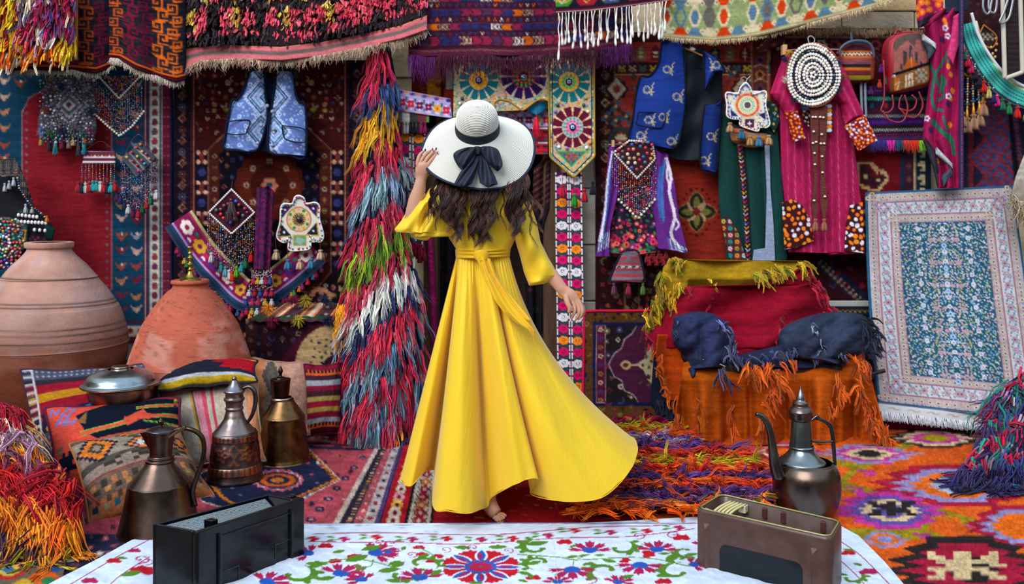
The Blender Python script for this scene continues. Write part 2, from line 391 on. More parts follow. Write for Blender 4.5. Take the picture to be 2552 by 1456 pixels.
def beadrain(name, parent, us, vt, vb, Y, pl, r, g, gap=2.0, sway=0):
    P, R, cs, sc = [], [], [], Y/F
    for u, a, b in zip(us, vt, vb):
        v = a
        while v < b:
            q = r*g.uniform(.65, 1.25); v += q
            P.append(px(u+g.normal(0, .4), v, Y-g.uniform(0, .008))); R.append([q*sc*.8, q*sc*.8, q*sc]); cs.append(hx(pl[g.integers(0, len(pl))])); v += q*gap*.6
    return beadmesh(name, parent, P, R, cs)
def beadmesh(name, parent, P, R, cs, fine=False, stuff=True, m=None):
    V, f, c = blobg(np.array(P), np.array(R), np.array(cs), fine); return mk(name, V, f, m or BEAD(), parent, c, stuff=stuff)
def along(pts, d):
    p = np.asarray(pts, float); l = np.concatenate([[0], np.cumsum(np.hypot(*(p[1:]-p[:-1]).T))]); n = max(2, int(l[-1]/d)); t = np.linspace(0, l[-1], n)
    return np.stack([np.interp(t, l, p[:, 0]), np.interp(t, l, p[:, 1])], -1)
def shells(name, parent, pts, Y, d, r, col='e9e2d6', ry=None):
    q = along(pts, d); sc = Y/F; n = len(q)
    return beadmesh(name, parent, px(q[:, 0], q[:, 1], np.full(n, Y)), np.tile([r*sc, r*sc*.6, (ry or r)*sc], (n, 1)), np.tile(hx(col), (n, 1)), True)
def boxg(x0, y0, z0, x1, y1, z1):
    V = np.array([[x, y, z] for z in (z0, z1) for y in (y0, y1) for x in (x0, x1)])
    return V, np.array([[0, 2, 3, 1], [4, 5, 7, 6], [0, 1, 5, 4], [2, 6, 7, 3], [0, 4, 6, 2], [1, 3, 7, 5]])
def bevel(o, w, seg=2):
    b = o.modifiers.new('bevel', 'BEVEL'); b.width = w; b.segments = seg; b.limit_method = 'ANGLE'; return o
# ================ the setting: floor, stone wall with a dark doorway
YW = 5.62
V, f = boxg(-7, -2.5, -.3, 7, 8, -.012)
tag(mk('floor', V, f, STONE(), col='6d6258', smooth=False), 'grey stone courtyard floor under the layered rugs', kind='structure')
dxa, dxb, dz = -.56, .27, 1.86
wall = thing('wall_back', 'rough cream stone wall behind the hung rugs', None, (0, YW, 0)); wall['kind'] = 'structure'
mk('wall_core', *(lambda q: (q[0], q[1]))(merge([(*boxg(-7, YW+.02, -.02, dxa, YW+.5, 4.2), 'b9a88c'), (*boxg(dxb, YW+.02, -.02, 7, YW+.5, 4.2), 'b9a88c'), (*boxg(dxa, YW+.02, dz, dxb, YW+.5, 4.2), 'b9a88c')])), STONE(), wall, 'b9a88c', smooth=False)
g = np.random.default_rng(5)
def stones(u0, v0, u1, v1, rows, wpx, cols):
    ys = np.linspace(v0, v1, rows+1)
    for k in range(rows):
        u = u0-(k % 2)*wpx*.45
        while u < u1:
            w = wpx*g.uniform(.85, 1.15); a = px(u+1.2, ys[k+1]-1.2, YW); b = px(u+w-1.2, ys[k]+1.2, YW); u += w
            V, f = boxg(a[0], YW-.02-g.uniform(0, .012), a[2], b[0], YW+.05, b[2])
            bevel(mk('stone', V, f, STONE(), wall, hx(cols[g.integers(0, len(cols))])*g.uniform(.93, 1.05), smooth=False), .006, 1)
stones(925, 60, 1052, 330, 2, 150, ['dcc6a0', 'd8c4a4'])
stones(1448, 330, 1515, 1030, 5, 110, ['a39c93', '9a948c', '8f8a82'])
stones(1860, -70, 2310, 130, 2, 160, ['dcc9a8', 'd9b987', 'cfc0a6', 'd8c8ae'])
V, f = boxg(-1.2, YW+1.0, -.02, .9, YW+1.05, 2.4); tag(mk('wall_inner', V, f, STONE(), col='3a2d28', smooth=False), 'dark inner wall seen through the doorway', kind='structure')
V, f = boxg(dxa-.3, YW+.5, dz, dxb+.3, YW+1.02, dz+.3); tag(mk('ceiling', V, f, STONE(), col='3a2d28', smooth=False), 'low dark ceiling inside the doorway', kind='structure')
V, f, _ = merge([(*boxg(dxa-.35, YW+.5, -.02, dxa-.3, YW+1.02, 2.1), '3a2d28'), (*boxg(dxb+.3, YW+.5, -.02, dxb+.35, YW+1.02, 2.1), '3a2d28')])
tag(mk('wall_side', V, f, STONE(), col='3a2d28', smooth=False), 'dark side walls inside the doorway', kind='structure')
dr = thing('door_1', 'weathered brown wooden door frame around the dark doorway', None, (-.15, YW, 0)); dr['kind'] = 'structure'
for x in (dxa, dxb-.07):
    V, f = boxg(x, YW-.04, 0, x+.09, YW+.3, dz); bevel(mk('door_post', V, f, WOOD(), dr, '4b3527', smooth=False), .008)
V, f = boxg(dxa, YW-.04, dz-.09, dxb+.02, YW+.3, dz); bevel(mk('door_lintel', V, f, WOOD(), dr, '3f2c20', smooth=False), .008)
def cgroup(o, *a): return tag(o, *a)
V, f = boxg(-7, -3.4, -.3, 7, -3.0, 3.0); tag(mk('wall_rear_added', V, f, STONE(), col='8a7a66', smooth=False), 'plain stone courtyard wall on the open side', kind='structure')  # unseen wall behind the camera, added so the metalware reflects some contrast
for x in (-6.4, 6.0):
    V, f = boxg(x, -3.0, -.3, x+.4, 5.6, 3.0); tag(mk('wall_side', V, f, STONE(), col='8a7a66', smooth=False), 'plain stone courtyard side wall', kind='structure')  # out-of-view side walls, added along with it for contrast in reflections
# ================ carpets hung flat on the wall
BIRD = 'w.......ww|ww....www.|.wwwwwww..|..wwwwww..|...wwww...|....ww....'
def bird_carpet():
    c = Cv(-60, 150, 430, 900, 2.4, '17405c')
    c.poly([(54, 280), (72, 243), (110, 222), (240, 222), (262, 240), (279, 290), (279, 720), (262, 745), (54, 745)], 'b0888a')
    c.poly([(56, 281), (73, 245), (111, 224), (239, 224), (261, 242), (277, 291), (277, 719), (261, 743), (56, 743)], '8d1f2a')
    for v in np.arange(262, 730, 20.5):
        for u in (66, 267):
            c.flower(u, v, 4.6, '5b5f78', '9a6a70', 4)
    for u in np.arange(110, 245, 21): c.flower(u, 235, 4.6, '5b5f78', '9a6a70', 4)
    g = np.random.default_rng(3)
    for k, v in enumerate(np.arange(205, 850, 38)):
        for u in (-30, 10, 50, 302, 340):
            if u < 100 and u > 30 and v > 235: continue
            col = ['c49c8c', '9a4436', '7e2436', 'b97a55', '8c8aa0'][g.integers(0, 5)]
            c.stamp(BIRD, u, v+g.uniform(-5, 5), 3.1, 3.4, {'w': col}, g.random() < .5)
            if g.random() < .5: c.disc(u+2, v-2, 3.5, 'd9c3b4')
    for a, b, q in ((358, 362, '7a2434'), (362, 365, 'b79c98'), (365, 369, '5c1f30'), (369, 374, '244a78'), (374, 397, 'cdbfae'), (397, 402, '24426e'), (402, 405, 'a88'*2), (405, 423, '6a1d30'), (423, 432, '131b42')): c.rect(a, 150, b, 810, q)
    for k, v in enumerate(np.arange(160, 815, 24)):
        q = ['8a2430', '253f70'][k % 2]
        c.poly([(377, v+4), (381, v-9), (390, v-9), (394, v+4), (390, v+9), (381, v+9)], '253f70'); c.star(385.5, v, 8.5, ['7a2430', '7a4a3a', 'a03038'][k % 3], 8, .7); c.disc(385.5, v, 2.6, q)
        for uu in (409, 419): c.disc(uu, v, 2, '2d2f66'); c.disc(uu, v+12, 2, 'a0687a')
    c.rect(-60, 800, 432, 806, '6a1d30'); c.rect(-60, 806, 432, 812, '24426e'); c.rect(-60, 812, 432, 838, 'cdbfae'); c.rect(-60, 838, 432, 858, '5c1f30'); c.rect(-60, 858, 432, 900, '7c746c')
    for k, u in enumerate(np.arange(-40, 425, 26)): c.star(u, 825, 9, ['7a2430', '253f70'][k % 2], 8, .6)
    c.grain(.2, 4, .02, .35, .06)
    o = hung('bird_carpet', c, 5.55, WOOL(), dep=waves(.012, .012, 1))
    tag(o, 'navy and red wall carpet with rows of little woven birds behind the largest jar', 'carpet')
bird_carpet()
PE = ['c98d6c', 'b8745a', '7d3a2c', '31437a', '8a7434', 'a58d7c', '963a34']
def garden_carpet():
    c = Cv(433, 150, 925, 960, 2.4, '26131c')
    dk = '150d18'
    c.rect(428, 150, 474, 960, '1d1420'); border(c, 436, 170, 472, 950, 27, 12, ['a77a62', '5a2a2a', '8d5a4a', '454a6a'], dk, True, '6d3a34')
    for v in np.arange(160, 950, 6): c.rect(476, v, 481, v+3, '6d2430')
    c.rect(483, 150, 485, 960, 'a5654e')
    c.rect(486, 150, 672, 960, '421516')
    persian(c, 490, 185, 672, 330, 15, 7, PE, dk, 11)
    c.poly([(519, 372), (575, 318), (672, 300), (672, 700), (565, 735), (519, 680)], 'a5654e')
    c.poly([(521, 373), (576, 320), (672, 303), (672, 697), (566, 732), (521, 679)], '4a1f19')
    border(c, 524, 376, 546, 676, 27, 8, ['a58d7c', '7d4a3c', '8a7434'], dk, True)
    c.poly([(548, 385), (590, 340), (672, 325), (672, 680), (590, 700), (548, 665)], '130e1c')
    persian(c, 552, 380, 672, 690, 20, 7, ['8d4a3c', 'a06a54', '43301e', '2b3a68'], '0d0a14', 5)
    for k in range(9):
        a = math.pi/2+k*math.pi/8; c.disc(672+66*math.cos(a), 462+70*math.sin(a), 22, '541d14')
    c.disc(672, 462, 76, '5d2216', 78); c.disc(672, 462, 50, '451612', 52)
    for k in range(8): c.flower(672+58*math.cos(k*.785), 462+60*math.sin(k*.785), 9, 'a98a78', '43301e', 5)
    c.flower(672, 462, 22, 'b8745a', '2b3a68', 6)
    for (u, v) in ((493, 420), (513, 420), (493, 442), (513, 442), (500, 452), (493, 560), (513, 575), (500, 395)): c.disc(u, v, 7, 'd3a184')
    c.rect(487, 380, 518, 690, '1a1222')
    for v in np.arange(392, 690, 76):
        for du in (-9, 9):
            for dv in (-12, 12): c.disc(503+du, v+dv, 5.5, 'd3a184')
        c.leaf(503, v-18, 36, 6, 1.57, '74302a'); c.flower(503, v+38, 11, '2b3a78', '5a2a2a', 6)
    c.poly([(486, 700), (519, 682), (565, 735), (672, 702), (672, 960), (486, 960)], '1a0f18')
    persian(c, 490, 710, 672, 940, 18, 8, PE, dk, 23)
    for q in range(9): c.disc(545-22*math.cos(q*.4-.3), 740-20*math.sin(q*.4-.3), 7, 'c07e62', 5)
    c.mirror(672)
    c.rect(902, 150, 926, 960, '1a1a3a')
    c.grain(.3, 8, .03, .3, .07)
    o = hung('garden_carpet', c, 5.55, WOOL(), dep=waves(.012, .014, 2))
    tag(o, 'dark maroon floral wall carpet with a brown centre medallion, hung behind the pale blue vest', 'carpet')
garden_carpet()
def brick_carpet():
    c = Cv(1484, 80, 1921, 800, 2.4, '8e3028')
    dk = '2a1218'
    c.rect(1484, 80, 1531, 800, '2c141a'); border(c, 1488, 170, 1529, 790, 34, 13, ['8a4a3a', '5d6a58', 'a5866a', '7a2a2a'], dk, True, '6a5a3a')
    c.rect(1531, 80, 1534, 800, '9a7a54')
    c.rect(1534, 80, 1950, 106, '3a1a1e')
    for k, u in enumerate(np.arange(1560, 1950, 37)):
        q = ['1f2e2c', '6d5a48', '5a1d2a'][k % 3]
        c.poly([(u-13, 152), (u-13, 125), (u, 112), (u+13, 125), (u+13, 152)], q); c.rect(u-1, 120, u+1, 150, 'c4ad84')
        for s in (-1, 1):
            for vv in (128, 138): c.leaf(u, vv+6, 9, 2.4, -1.57+s*.9, ['c4ad84', 'b8a04c'][k % 2])
    c.rect(1534, 156, 1950, 160, '2a1218'); c.rect(1534, 160, 1950, 184, '3a1a20'); c.rect(1534, 184, 1950, 187, 'a08a5a')
    for k, u in enumerate(np.arange(1550, 1950, 26)): c.stamp('yy..yy|.yyyy.|yy..yy|y.yy.y', u, 172, 3, 4, {'y': ['b8a030', 'a88d70', '3c5a58'][k % 3]})
    for (u, v) in ((1537, 222), (1640, 222), (1740, 222), (1850, 222)):
        c.star(u, v, 30, '2a1a1a', 8, .8); c.dia(u, v, 24, 28, 'b09c88'); c.star(u, v, 13, '7a2a24', 8, .55); c.disc(u, v, 4, '4a5a38')
    persian(c, 1534, 190, 1874, 398, 22, 8, ['2f4a58', '3a2a2a', '6a2420', 'a5703a', '7a241c'], dk, 71)
    for (u, v) in ((1537, 222), (1640, 222)): c.star(u, v, 30, '2a1a1a', 8, .8); c.dia(u, v, 24, 28, 'b09c88'); c.star(u, v, 13, '7a2a24', 8, .55)
    for (u, v) in ((1510, 290), (1560, 290), (1535, 265), (1535, 300), (1560, 330), (1810, 260), (1850, 300), (1830, 180), (1870, 200)):
        for s in (-1, 1):
            for q in (-1, 1): c.leaf(u, v, 18, 6, s*.8+(0 if q > 0 else 3.14), ['2f4a58', '3a2a2a'][(s+1)//2])
        c.disc(u, v, 4, 'c08a5a')
    c.star(1548, 345, 34, '2c3030', 12, .85); c.disc(1548, 345, 16, '7a2a26'); 
    for k in range(5): c.leaf(1548, 350, 18, 4, -2.6+k*.55, 'b8ad88')
    c.poly([(1534, 400), (1950, 400), (1950, 690), (1660, 690), (1640, 640), (1534, 640)], '8f2a20')
    for k in range(24):
        a = k*math.pi/12; rr = 44+14*abs(math.cos(2*a)); c.rect(1736+rr*math.cos(a)-3, 528+rr*math.sin(a)-3, 1736+rr*math.cos(a)+3, 528+rr*math.sin(a)+3, '3a1a18')
    for a in (0, 1.57, 3.14, 4.71):
        c.leaf(1736, 528, 52, 20, a, '8a7048'); c.leaf(1736, 528, 49, 17, a, '25201c'); c.leaf(1736, 528, 40, 9, a, '6d6a30')
        c.leaf(1736, 528, 34, 8, a+.785, 'b08a6a')
    c.dia(1736, 528, 12, 12, '7a1d28')
    c.rect(1484, 640, 1660, 800, '2e1216'); persian(c, 1496, 650, 1655, 790, 17, 8, ['8a2a2a', '4a2a4a', '9a6a4a', '6a5a3a', 'a03a30'], dk, 31)
    for u in (1556, 1590): c.rect(u, 660, u+3, 800, '7a5a3a')
    c.rect(1660, 690, 1950, 800, '4a161a'); persian(c, 1664, 695, 1945, 795, 19, 8, ['8a2a2a', 'a5866a', '3a3a5a'], dk, 33)
    c.rect(1874, 80, 1914, 400, '6a2a26')
    for k, v in enumerate(np.arange(150, 400, 36)): c.star(1894, v, 14, ['5a3a5a', 'b06a3a'][k % 2], 8, .7); c.disc(1894, v, 6, '3a1a1a'); c.line([(1876, v+18), (1894, v+10), (1912, v+18)], 2.5, 'b09a78')
    c.rect(1872, 80, 1875, 400, 'b09a78'); c.rect(1913, 80, 1916, 400, 'b09a78')
    c.grain(.25, 14, .03, .4, .06)
    o = hung('brick_red_carpet', c, 5.55, WOOL(), dep=waves(.012, .013, 4))
    tag(o, 'brick red wall carpet with a dark cross medallion, hung behind the royal blue vest', 'carpet')
brick_carpet()
def cream_hook_carpet():
    c = Cv(1924, 70, 2320, 800, 2.6, '4d1118'); dk = '1d1020'
    c.rect(1925, 70, 2320, 92, '5a2428'); persian(c, 1935, 72, 2310, 92, 16, 7, ['a0685a', '3a2a3a', '8a4a40'], dk, 3)
    c.rect(1925, 92, 2320, 95, 'b0946e'); c.rect(1925, 95, 2320, 130, '2a141c')
    for k, u in enumerate(np.arange(1945, 2320, 34)):
        c.star(u, 112, 16, ['b09a78', '7a2424', '22304a'][k % 3], 6, .7); c.disc(u, 112, 7, dk)
    persian(c, 1960, 135, 2310, 400, 20, 9, ['8a3a34', '3a3a5a', 'a0806a', '6a1d24'], dk, 9)
    c.rect(2120, 370, 2320, 800, '6d131c')
    HK = 'wwwwwwwww.......|ww.....www......|ww.bbb..www.....|ww.bbbb..wwwww..|ww.bbbbb..w.www.|ww.bwwbb....bbww|ww.bwwbbbbbbbbbw|ww.bbbbbbbwwbbww|ww..bbbbbbbbbww.|wwww..bbbbbbww..|...wwww..bbww...|......wwwwww....'
    c.stamp(HK, 2172, 440, 5.2, 6.2, {'w': 'c7a878', 'b': '3d1d28'})
    c.stamp(HK, 2172, 555, 5.2, 6.2, {'w': 'c7a878', 'b': '3d1d28'}, vflip=True)
    c.rect(2246, 370, 2254, 800, '1d2a44'); c.rect(2254, 370, 2276, 800, '3a1d2c'); c.rect(2276, 370, 2281, 800, 'c2a57e'); c.rect(2281, 370, 2320, 800, '1a2a3c')
    for k, v in enumerate(np.arange(380, 800, 34)): c.stamp('.ww|www|..w|.ww', 2296, v, 6, 7, {'w': 'cdb88c'}); c.star(2265, v, 9, '6a3a3a', 4, .6)
    for v in np.arange(376, 800, 12): c.rect(2238+(v % 24)*.2, v, 2250, v+6, '1d2a44')
    c.rect(2030, 640, 2170, 800, '34101a'); c.poly([(2030, 660), (2060, 640), (2170, 745), (2170, 790)], '1b2136')
    for k in np.linspace(0, 1, 14): c.disc(2042+k*125, 656+k*120, 5, '8a6a54'); c.disc(2048+k*125, 650+k*120, 3, 'b58f72')
    persian(c, 2070, 640, 2165, 720, 24, 9, ['7a1d28', '2a3050'], dk, 6)
    c.grain(.28, 19, .03, .35, .07)
    r = thing('cream_hook_carpet', 'maroon wall carpet with cream hooked motifs and shaggy beige top edge behind the backpacks', 'carpet', px(2120, 790, 5.56))
    hung('pile', c, 5.56, WOOL(), r, dep=waves(.012, .012, 6))
    g = np.random.default_rng(8); us = g.uniform(1940, 2300, 900)
    fringe('fringe', us, 72+4*np.sin(us*.05)+g.normal(0, 2.5, 900), 5.53, 17, YARN(), r, jit(np.tile(hx('a98d6c'), (900, 1)), g, .15), g, .8, .35, .2)
    # turned corner of the carpet
    k = Cv(1880, 60, 1965, 135, 2.2, '4d2024'); persian(k, 1882, 62, 1962, 132, 16, 7, ['8a4a40', '33283c', 'a0685a'], dk, 2); k.grain(.2, 3)
    panel('folded_corner', [(1886, 118), (1930, 82), (1952, 66), (1962, 80), (1950, 112), (1915, 128), (1890, 132)], k, 5.48, WOOL(), r, dep=lambda u, v, s, t: -.05*np.sin(s*math.pi))
cream_hook_carpet()
def diamond_carpet():
    c = Cv(2380, -20, 2640, 490, 2.4, '262038')
    c.rect(2380, -20, 2640, 150, '331c20'); persian(c, 2390, -15, 2640, 150, 17, 7, ['5d3434', '4a2a2e', '231820'], '1a1016', 4)
    c.rect(2412, 150, 2428, 490, '6d2432'); c.rect(2428, 150, 2432, 490, '1d1a2c')
    g = np.random.default_rng(2)
    for (u, v) in [(2492, 345), (2492, 440), (2455, 392), (2530, 392), (2492, 250), (2455, 298), (2530, 298), (2455, 487), (2530, 487)]:
        for r, q in ((44, '7d2a38'), (34, '3a4070'), (24, '7d2a38'), (13, '414a80'), (6, '7d2a38')): c.dia(u, v, r, r*1.12, q)
    c.poly([(2500, 150), (2530, 490), (2640, 490), (2640, 150)], '1f1d30'); c.poly([(2505, 230), (2515, 230), (2548, 490), (2536, 490)], '12121c'); c.poly([(2515, 230), (2528, 230), (2562, 490), (2548, 490)], '5d2030')
    for v in np.arange(235, 490, 10): c.rect(2518+(v-230)*.13, v, 2526+(v-230)*.13, v+5, '35406a')
    c.grain(.3, 6, .08, .3, .1)
    tag(hung('diamond_kilim', c, 5.56, WOOL(), dep=waves(.012, .02, 3)), 'dark blue wall rug with red concentric diamonds beside the burgundy shawl', 'rug')
diamond_carpet()
# ================ rugs slung over the line along the top of the wall
YT = 5.30
def itp(*p):
    p = np.asarray(p, float); return lambda u: np.interp(u, p[:, 0], p[:, 1])
def shagcloth(name, base, Y, colfn, region, n, Lpx, rp, parent, seed, fwd=.55, grav=.5, curl=.3, K=6):
    """pile knotted on a hanging cloth: region() gives u, v arrays"""
    g = np.random.default_rng(seed); u, v = region(g, n); m = len(u)
    c = jit(colfn(u, v, g), g, .16); d = np.stack([g.normal(0, .35, m), -np.abs(g.normal(fwd, .2, m)), -np.ones(m)*.8+g.normal(0, .25, m)], -1)
    L = Lpx*Y/F*g.uniform(.6, 1.25, m)
    V, f, c = clumpg(px(u, v, np.full(m, Y-.004)), d, L, rp*Y/F*g.uniform(.8, 1.3, m), c, grav, curl*.5, K, 3, seed, 1.0, .4, 5, .0055)
    return mk(name, V, f, YARN(), parent, c, stuff=True)
def H(names): return np.array([hx(x) for x in names])
# --- yellow shag in the corner
r = thing('shag_rug', 'small shaggy yellow, purple and cream rug with an orange edge slung on the line', 'rug', px(90, 170, YT-.1))
k = Cv(-60, -60, 192, 150, 4, 'a06a2a'); hung('backing', k, YT-.14, KILIM(), r)
def colA(u, v, g):
    n = fbm(u*.02, v*.02, 3); y = np.where(n > .52, 1, 0)
    c = H(['d8a01c', 'e0b428', 'c88a18'])[g.integers(0, 3, len(u))]
    m = (u > 45)*(v < 110); c[m] = H(['d8c8b0', 'c9b8c0', 'c9b49a', '8d7090', 'b01c44', 'c02a50', 'd9b060'])[np.clip((fbm(u*.03, v*.03, 7)*9-1.2+g.normal(0, .7, len(u))).astype(int), 0, 6)][m]
    m = (u > 120)*(v < 90)*(g.random(len(u)) < .75); c[m] = H(['a8153c', '7a1838', '6a4a86', 'b52a50'])[g.integers(0, 4, len(u))][m]
    m = (u < 30)*(v < 90); c[m] = H(['d8a01c', '9a1c2c', 'e0b428'])[g.integers(0, 3, len(u))][m]
    m = (v > 95)*(v < 130); c[m] = H(['e06a14', 'd85a10', 'e88a1c'])[g.integers(0, 3, len(u))][m]
    m = (v > 85)*(u > 150); c[m] = hx('e0a81c')
    m = v > 130; c[m] = H(['dcc8a4', 'c8a878', 'e0d2b8'])[g.integers(0, 3, len(u))][m]
    return c
shagcloth('pile', r, YT-.16, colA, lambda g, n: (g.uniform(-60, 188, n), g.uniform(-60, 140, n)), 3000, 30, 1.9, r, 2, .6, .6, .4, K=5)
# --- dark hook rug in two falls
KEY = 'ooooo|o...o|o.o.o|o.ooo|o....|ooooo'
def hookrug(x0, x1, poly, lab, topf, botf, seed, sk):
    c = Cv(x0, -60, x1, 215, 2.2, '25212c'); g = np.random.default_rng(seed)
    for v in np.arange(-60, 215, 9): c.rect(x0, v, x1, v+4, ['2e2a38', '1d1a26', '34303c'][g.integers(0, 3)])
    q = 0
    for u in np.arange(x0+16, x1, 37):
        col = sk[q % len(sk)]; q += 1
        for k, v in enumerate(np.arange(-50, 215, 33)):
            c.stamp(KEY, u+(6 if k % 2 else -6), v+(q % 2)*14, 5.2, 5, {'o': col}, k % 2 == 0)
            if g.random() < .6: c.rect(u-14, v+13, u+14, v+19, col)
    o = thing('hook_rug', lab, 'rug', px((x0+x1)/2, 200, YT))
    def dep(u, v, s, t): return -.06*np.sin(s*math.pi)-.02*np.sin(u*.06)
    c.grain(.3, seed, .05, .6, .1)
    for v0, v1, f in ((-12, -4, 'd0561a'), (-4, 4, '5a1226')):
        pass
    ob = hung('pile', c, YT, WOOL(), o, dep=dep, top=lambda u: -60+0*u, bot=botf)
    us = g.uniform(x0+3, x1-3, 520); vs = botf(us)
    us2 = np.linspace(x0, x1, 60); P = px(us2, botf(us2)-5, YT-.075*np.sin((us2-x0)/(x1-x0)*math.pi)-.02*np.sin(us2*.06)-.008)
    tube('orange_edge', P, 3.0*YT/F, WOOL(), o, 'c8521c', 6, 60)
    P = px(us2, botf(us2)+3, YT-.07*np.sin((us2-x0)/(x1-x0)*math.pi)-.02*np.sin(us2*.06)-.004)
    tube('wine_edge', P, 4.0*YT/F, WOOL(), o, '4a1424', 6, 60)
    yy = YT-.06*np.sin((us-x0)/(x1-x0)*math.pi)
    R = px(us, vs+4, yy); d = np.stack([g.normal(0, .3, 520), -np.abs(g.normal(.5, .2, 520)), -np.ones(520)], -1)
    V, f, cc = strandg(R, d, 15*YT/F*g.uniform(.6, 1.1, 520), 1.2*YT/F, jit(np.tile(hx('b3a596'), (520, 1)), g, .12), .3, .2, 4, 3, seed)
    mk('fringe', V, f, YARN(), o, cc, stuff=True)
    return o
hookrug(-60, 287, None, 'charcoal rug with orange and wine key motifs hanging behind the small yellow shag', None, itp((-60, 170), (60, 168), (180, 170), (240, 176), (287, 158)), 3, ['7a1834', 'd0561a', '7a1834', '641430', 'd0561a', '7a1834', '8a1c34', 'c8521c', '7a1834'])
YTs = YT; YT = 5.24
hookrug(272, 462, None, 'charcoal rug with broad orange keys and pale fringe beside the pink long-pile rug', None, itp((272, 140), (300, 143), (340, 166), (400, 188), (440, 198), (462, 192)), 4, ['c8521c', '7a1834', '6a1430', 'e0661a', 'e0661a'])
YT = YTs
# --- pink, yellow and brown long-pile rug with striped end
r = thing('long_pile_rug', 'wide dark brown long-pile rug with pink and yellow blocks and a striped pink end', 'rug', px(760, 180, YT))
bt = itp((460, 121), (560, 112), (700, 117), (800, 105), (900, 86), (1000, 63), (1064, 38)); bb = itp((460, 170), (500, 151), (600, 146), (700, 150), (800, 139), (900, 119), (1000, 96), (1064, 74))
dq = lambda u, v, s, t: -.03*np.sin(u*.02)-.03*t
c = Cv(462, -60, 1064, 130, 3, '2a2026'); hung('backing', c, YT, KILIM(), r, dep=dq, bot=bt)
c = Cv(462, 0, 1064, 40, 2.5, 'cf6470')
for a, b, q in ((0, 2, 'b88a3a'), (2, 13, 'cf6470'), (13, 26, '6f5c58'), (26, 40, 'd06a72')): c.rect(462, a, 1064, b, q)
c.grain(.2, 5, .03, .5, .06); hung('striped_end', c, YT-.03, KILIM(), r, dep=dq, top=bt, bot=bb)
def regB(g, n):
    u = g.uniform(462, 1062, n); t = g.random(n); return u, -60+(bt(u)+53)*t
def colB(u, v, g):
    w = bt(u)-v; c = H(['2c2228', '33282c', '231a22', '3d2f34'])[g.integers(0, 4, len(u))]
    pk = H(['e2485c', 'd83a52', 'ec6070']); yl = H(['d9a648', 'c89438', 'e0b860']); q = g.integers(0, 3, len(u))
    row = ((w > 32)*(w < 46)) & (np.sin(u*.045) > -.75); c[row] = pk[q][row]
    k = np.floor((u-462)/29).astype(int)
    row = (w > 54)*(w < 100); m = row*(k % 2 == 1); c[m] = pk[q][m]; m = row*(k % 4 == 0); c[m] = yl[q][m]
    m = row*(u > 760)*(k % 3 != 0); c[m] = pk[q][m]
    m = (w > 20)*(w < 36)*(u > 690)*(u < 800); c[m] = pk[q][m]
    m = (w > 118)*(w < 150)*(k % 3 == 1); c[m] = yl[q][m]; m = (w > 118)*(w < 150)*(k % 3 == 2); c[m] = pk[q][m]
    return c
shagcloth('pile', r, YT-.03, colB, regB, 8000, 14, 1.8, r, 3, .75, .4, .3, K=4)
g = np.random.default_rng(9); us = np.concatenate([g.normal(q, 6, 18) for q in np.linspace(468, 1058, 50)])
fringe('fringe', us, bb(us)-1, YT-.06, g.uniform(14, 34, 900), YARN(), r, jit(H(['b49a80', 'c8b49a', '8d7a68', 'b07a6a'])[g.integers(0, 4, 900)], g, .12), g, 1.0, .5, .35, 5, .5, .3)
# --- purple brocaded rug with violet fringe
r = thing('brocade_rug', 'purple brocaded flat rug with rows of arrow blocks and a long violet fringe', 'rug', px(1300, 200, YT))
b4 = itp((1018, 138), (1060, 141), (1110, 139), (1200, 136), (1270, 140), (1350, 136), (1450, 128), (1575, 112))
c = Cv(1018, -60, 1575, 140, 2.2, '40182c'); g = np.random.default_rng(12)
ARR = 'aaaaaa..|.aaaaaa.|..aaaaaa|..aaaaaa|.aaaaaa.|aaaaaa..'
WV = 'a.aa.a.a|.a.aa.aa|..a.aa.a|..a.aa.a|.a.aa.aa|a.aa.a.a'
for row, (v, h) in enumerate(((-40, 1), (-5, 1), (33, 1), (67, .85), (104, 1.1))):
    for k, u in enumerate(np.arange(1030, 1575, 26)):
        q = ['8d2444', '2c2c62', '8d2444', '2c2c62', 'd8cfc4', '8d2444', '2c2c62', 'd2621c', '4a2a4a', '2c2c62', 'b89878'][(k*3+row*4+k//5) % 11]
        c.stamp(WV if q in ('d8cfc4', 'b89878') else ARR, u, v, 3.6, 3.4*h, {'a': q}, row % 2 == 1)
for row, v in enumerate((-22, 14, 50, 86)):
    c.rect(1018, v-9, 1575, v-7, '2c1c30'); c.rect(1018, v+8, 1575, v+10, '5a2440')
    for k, u in enumerate(np.arange(1026, 1575, 16)):
        q = ['2f3a72', 'd2621c', '8d2444', 'cfc6bc', '35406a', '35406a'][g.integers(0, 6)]
        s = 1 if row % 2 else -1; c.line([(u-3.5, v-4*s), (u, v+4*s), (u+3.5, v-4*s)], 2.2, q)
c.rect(1018, 121, 1575, 140, '5a2238')
for u in np.arange(1020, 1575, 7): c.line([(u, 129), (u+3.5, 126), (u+7, 129)], 1.6, '8a5a50')
c.grain(.22, 6, .05, .5, .08)
hung('weave', c, YT+.03, KILIM(), r, dep=lambda u, v, s, t: -.035*np.sin(u*.031)-.02*np.sin(u*.011+1), bot=b4)
us = np.concatenate([g.normal(q, 5, 26) for q in np.concatenate([np.linspace(1026, 1568, 34)])]); n = len(us)
col = np.where((us < 1085)[:, None] | (us > 1500)[:, None], hx('5a1c60'), hx('46122e'))
fringe('fringe', us, b4(us)-2, YT, np.where(us > 1480, 52, 66), YARN(), r, jit(col, g, .18), g, .95, .12, .16, 6, .4, .12)
